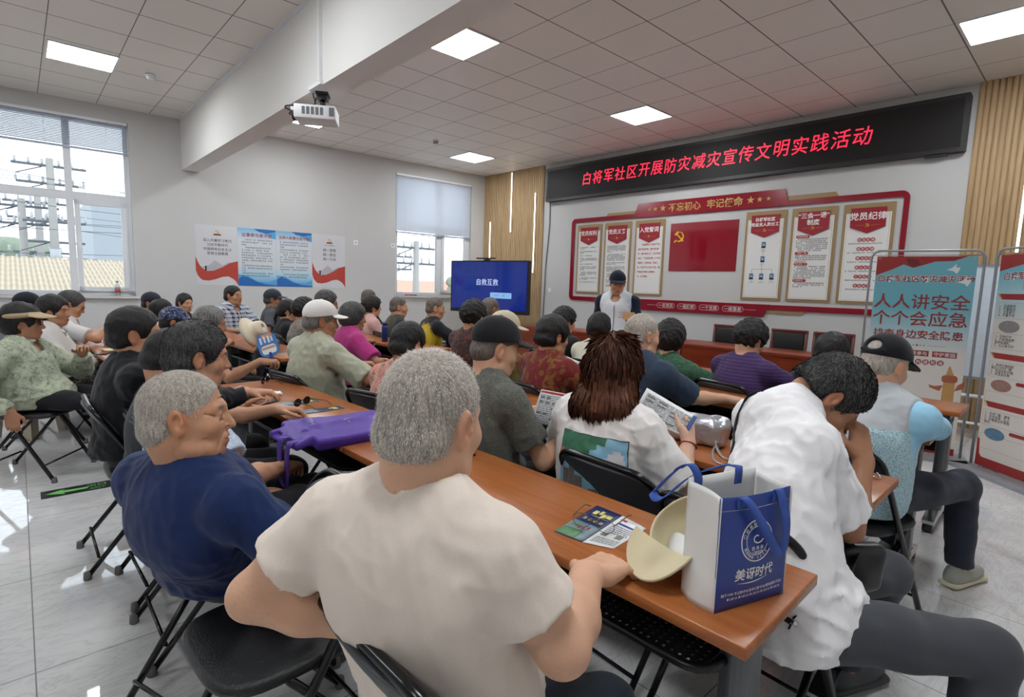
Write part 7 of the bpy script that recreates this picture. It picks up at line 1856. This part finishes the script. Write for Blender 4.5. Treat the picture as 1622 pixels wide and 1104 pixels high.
# printed picture on the back of the white tee: trees, sky, cloud and city blocks
bv = BVHTree.FromPolygons([v.co.copy() for v in P32['shirt'].data.vertices], [tuple(p.vertices) for p in P32['shirt'].data.polygons])
zc_ = P32['B'][2]-.20; xc_ = P32['B'][0]+.03
def pic(nm, m_, cells, h):
    mb = MB()
    for u0, v0, u1, v1 in cells:
        n_ = max(2, int((u1-u0)*30)); k_ = max(2, int((v1-v0)*28)); ok = True; g = {}
        for i in range(n_+1):
            for j in range(k_+1):
                p = onshirt(bv, xc_-.135+.27*(u0+(u1-u0)*i/n_), zc_-.12+.24*(v0+(v1-v0)*j/k_), -.7, h)
                if p is None: ok = False
                g[i, j] = p
        if not ok: continue
        b = len(mb.v); vs = [g[i, j] for j in range(k_+1) for i in range(n_+1)]
        mb._add(vs, [(j*(n_+1)+i, j*(n_+1)+i+1, (j+1)*(n_+1)+i+1, (j+1)*(n_+1)+i) for i in range(n_) for j in range(k_)], True)
    return mb.build(nm, m_, P32['shirt'])
pic('picture_border', mat('print outline', (44, 52, 58), .7), [(0, 0, 1, 1)], .0045)
pic('picture_sky', mat('print sky', (140, 190, 214), .7), [(.012, .012, .988, .988)], .0065)
r2 = random.Random(8)
pic('picture_leaves', mat('print green', (58, 112, 84), .7, var=.3, vscale=80), [(.012, .80, .60, .988), (.012, .70, .44, .82), (.60, .88, .72, .988), (.44, .74, .52, .82)], .0085)
pic('picture_trunk', mat('print trunk', (178, 104, 78), .7), [(.012, .40, .09, .72), (.09, .60, .26, .66)], .0090)
pic('picture_cloud', mat('print cloud', (212, 208, 214), .7), [(.68, .62, .97, .70), (.76, .70, .95, .78), (.82, .77, .92, .83)], .0085)
pic('picture_blocks', mat('print city', (116, 104, 98), .7, var=.3, vscale=90), [(.10, .02, .20, .42), (.21, .02, .31, .48), (.32, .02, .44, .36), (.55, .02, .66, .20), (.67, .02, .80, .30), (.82, .02, .93, .18)], .0085)
# red bracelet, hair clip, straps
w_, e_ = P32['WR'][1], P32['EL'][1]; ax = unit(w_-e_); f = Field(); f.ring(w_-ax*.012, ax, .031, .0035, 0); link('bracelet', f.mesh('bracelet', .0028), mat('red cord', (150, 36, 36), .6), P32['root'])
m = MB(); m.tube([P35['HP']((-.0+.05, -.05, .115)), P35['HP']((.078, -.0, .075))], .004, 6); m.build('hair_clip', M_gold, P35['root'])
for Pn, nm, mm, (dx0, dz0, dx1, dz1), lab in ((P34, 'strap', mat('beige strap', (196, 178, 146), .6), (.02, .02, .17, -.12), None), (P29, 'strap', mat('dark grey strap', (58, 52, 54), .6), (-.13, .02, -.10, -.25), None), (P20, 'strap', mat('dark brown strap', (70, 46, 44), .6), (-.13, .03, .10, -.10), None)):
    bv = BVHTree.FromPolygons([v.co.copy() for v in Pn['shirt'].data.vertices], [tuple(p.vertices) for p in Pn['shirt'].data.polygons]); pts = []
    for k in range(14):
        u = k/13; p = onshirt(bv, dx0+(dx1-dx0)*u, Pn['B'][2]+dz0-.04+(dz1-dz0)*u, -.6, .004)
        if p is not None: pts.append(p)
    if len(pts) > 3: m = MB(); strip(m, pts, Vector((dz0-dz1, 0, dx1-dx0)), .016, .003); m.build(nm, mm, Pn['shirt'])
# presenter: zip, badge print; microphone and card in the hands
vb = BVHTree.FromPolygons([v.co.copy() for v in P36['shirt'].data.vertices], [tuple(p.vertices) for p in P36['shirt'].data.polygons])
def onfront(x, z, h=.003):
    q = vb.ray_cast(Vector((x, .7, z)), Vector((0, -1, 0))); return q[0]+q[1]*h if q[0] is not None else None
Bz = P36['B'][2]
pts = [onfront(0, Bz-.10-.38*k/12) for k in range(13)]; pts = [p for p in pts if p is not None]
if len(pts) > 3: m = MB(); strip(m, pts, (1, 0, 0), .008, .003); m.build('zip', mat('zip grey', (110, 112, 118), .4), P36['shirt'])
m = MB(); r2 = random.Random(2)
for k in range(7):
    x_ = -.105+.014*(k % 4)+r2.uniform(0, .006); z_ = Bz-.17-.022*(k // 4)
    p0 = onfront(x_, z_); p1 = onfront(x_+.012, z_-.012+r2.uniform(0, .02))
    if p0 is not None and p1 is not None: strip(m, [p0, (p0+p1)/2, p1], (0.3, 0, 1), .004, .002)
p0, p1 = onfront(-.115, Bz-.225), onfront(-.05, Bz-.225)
if p0 is not None and p1 is not None: strip(m, [p0, (p0+p1)/2+Vector((0, .001, 0)), p1], (0, 0, 1), .005, .002)
m.build('red_emblem_print', M_rtxt, P36['shirt'])
q = P36['world'](P36['WR'][-1]); t = thing('card', 'tan card held in the hand of the presenter', 'card', (q[0]+.05, q[1]-.06, q[2]+.03)); m = MB(); m.box((-.07, -.004, -.02), (.07, .004, .06)); m.build('board', mat('tan card', (190, 150, 104), .6), t)
q = P36['world'](P36['WR'][1]); t = thing('clicker', 'small black remote held by the presenter', 'remote', (q[0]+.02, q[1]-.10, q[2]+.02)); m = MB(); m.tube([(0, 0, 0), (.03, -.06, .04)], .012, 8); m.build('body', M_black, t); m = MB(); m.lathe([(.006, 0), (.006, .004)], (.014, -.03, .03), 8); m.build('button', M_inkr, t)

# on the window sills
t = thing('plastic_bottle', 'small plastic water bottle with red label on the large window sill', 'bottle', WF.p(-6.467, 1.095, -.02)); gl = NT('clear plastic'); gl.set(.1); gl.base((.85, .88, .9)); gl.b.inputs['Transmission Weight'].default_value = .7
m = MB(); m.lathe([(.030, 0), (.032, .01), (.032, .13), (.026, .15), (.014, .18), (.013, .195)], (0, 0, 0), 14); m.build('body', gl.m, t); m = MB(); m.lathe([(.0328, .05), (.0328, .09)], (0, 0, 0), 14); m.build('label', M_inkr, t); m = MB(); m.lathe([(.015, .195), (.015, .212)], (0, 0, 0), 12); m.build('cap', M_inkr, t)
for i, (s, mm, lab) in enumerate(((1.86, M_inkr, 'red marker pen on the small window sill'), (1.74, mat('pen grey', (84, 88, 84), .4), 'grey marker pen on the small window sill'))):
    t = thing('marker_pen', lab, 'pen', WF.p(-s, 1.167, .01)); m = MB(); m.tube([Vector((0, -.06, 0)), Vector((.01, .03, 0))], .011, 8); m.build('barrel', mm, t); m = MB(); m.tube([Vector((.01, .03, 0)), Vector((.014, .065, 0))], .0115, 8); m.build('cap', mm, t)

# exit sign stuck on the floor
t = thing('floor_sign', 'dark floor sticker with a green arrow and EXIT lettering', 'sign', (4.76, -7.33, 0)); m = MB(); m.prism([(-.075, -.15), (.075, -.15), (.075, .21), (-.075, .21)], .0005, .0015); st = m.build('sticker', mat('sticker dark', (30, 34, 30), .4), t)
M_gr = mat('sticker green', (112, 196, 100), .45)
m = MB(); m.prism([(0.0, -.125), (.052, -.03), (.020, -.045), (.014, .085), (-.014, .085), (-.020, -.045), (-.052, -.03)][::-1], .0015, .002); m.build('arrow', M_gr, st)
ff = Frame((0, 0, .0015), (0, 1, 0), (-1, 0, 0)); ff.text('出口', .135, .03, .0, .055, M_gr, st, ext=.0003); ff.text('EXIT', .135, -.035, .0, .040, M_gr, st, ext=.0003, rot=pi/2 if False else 0)
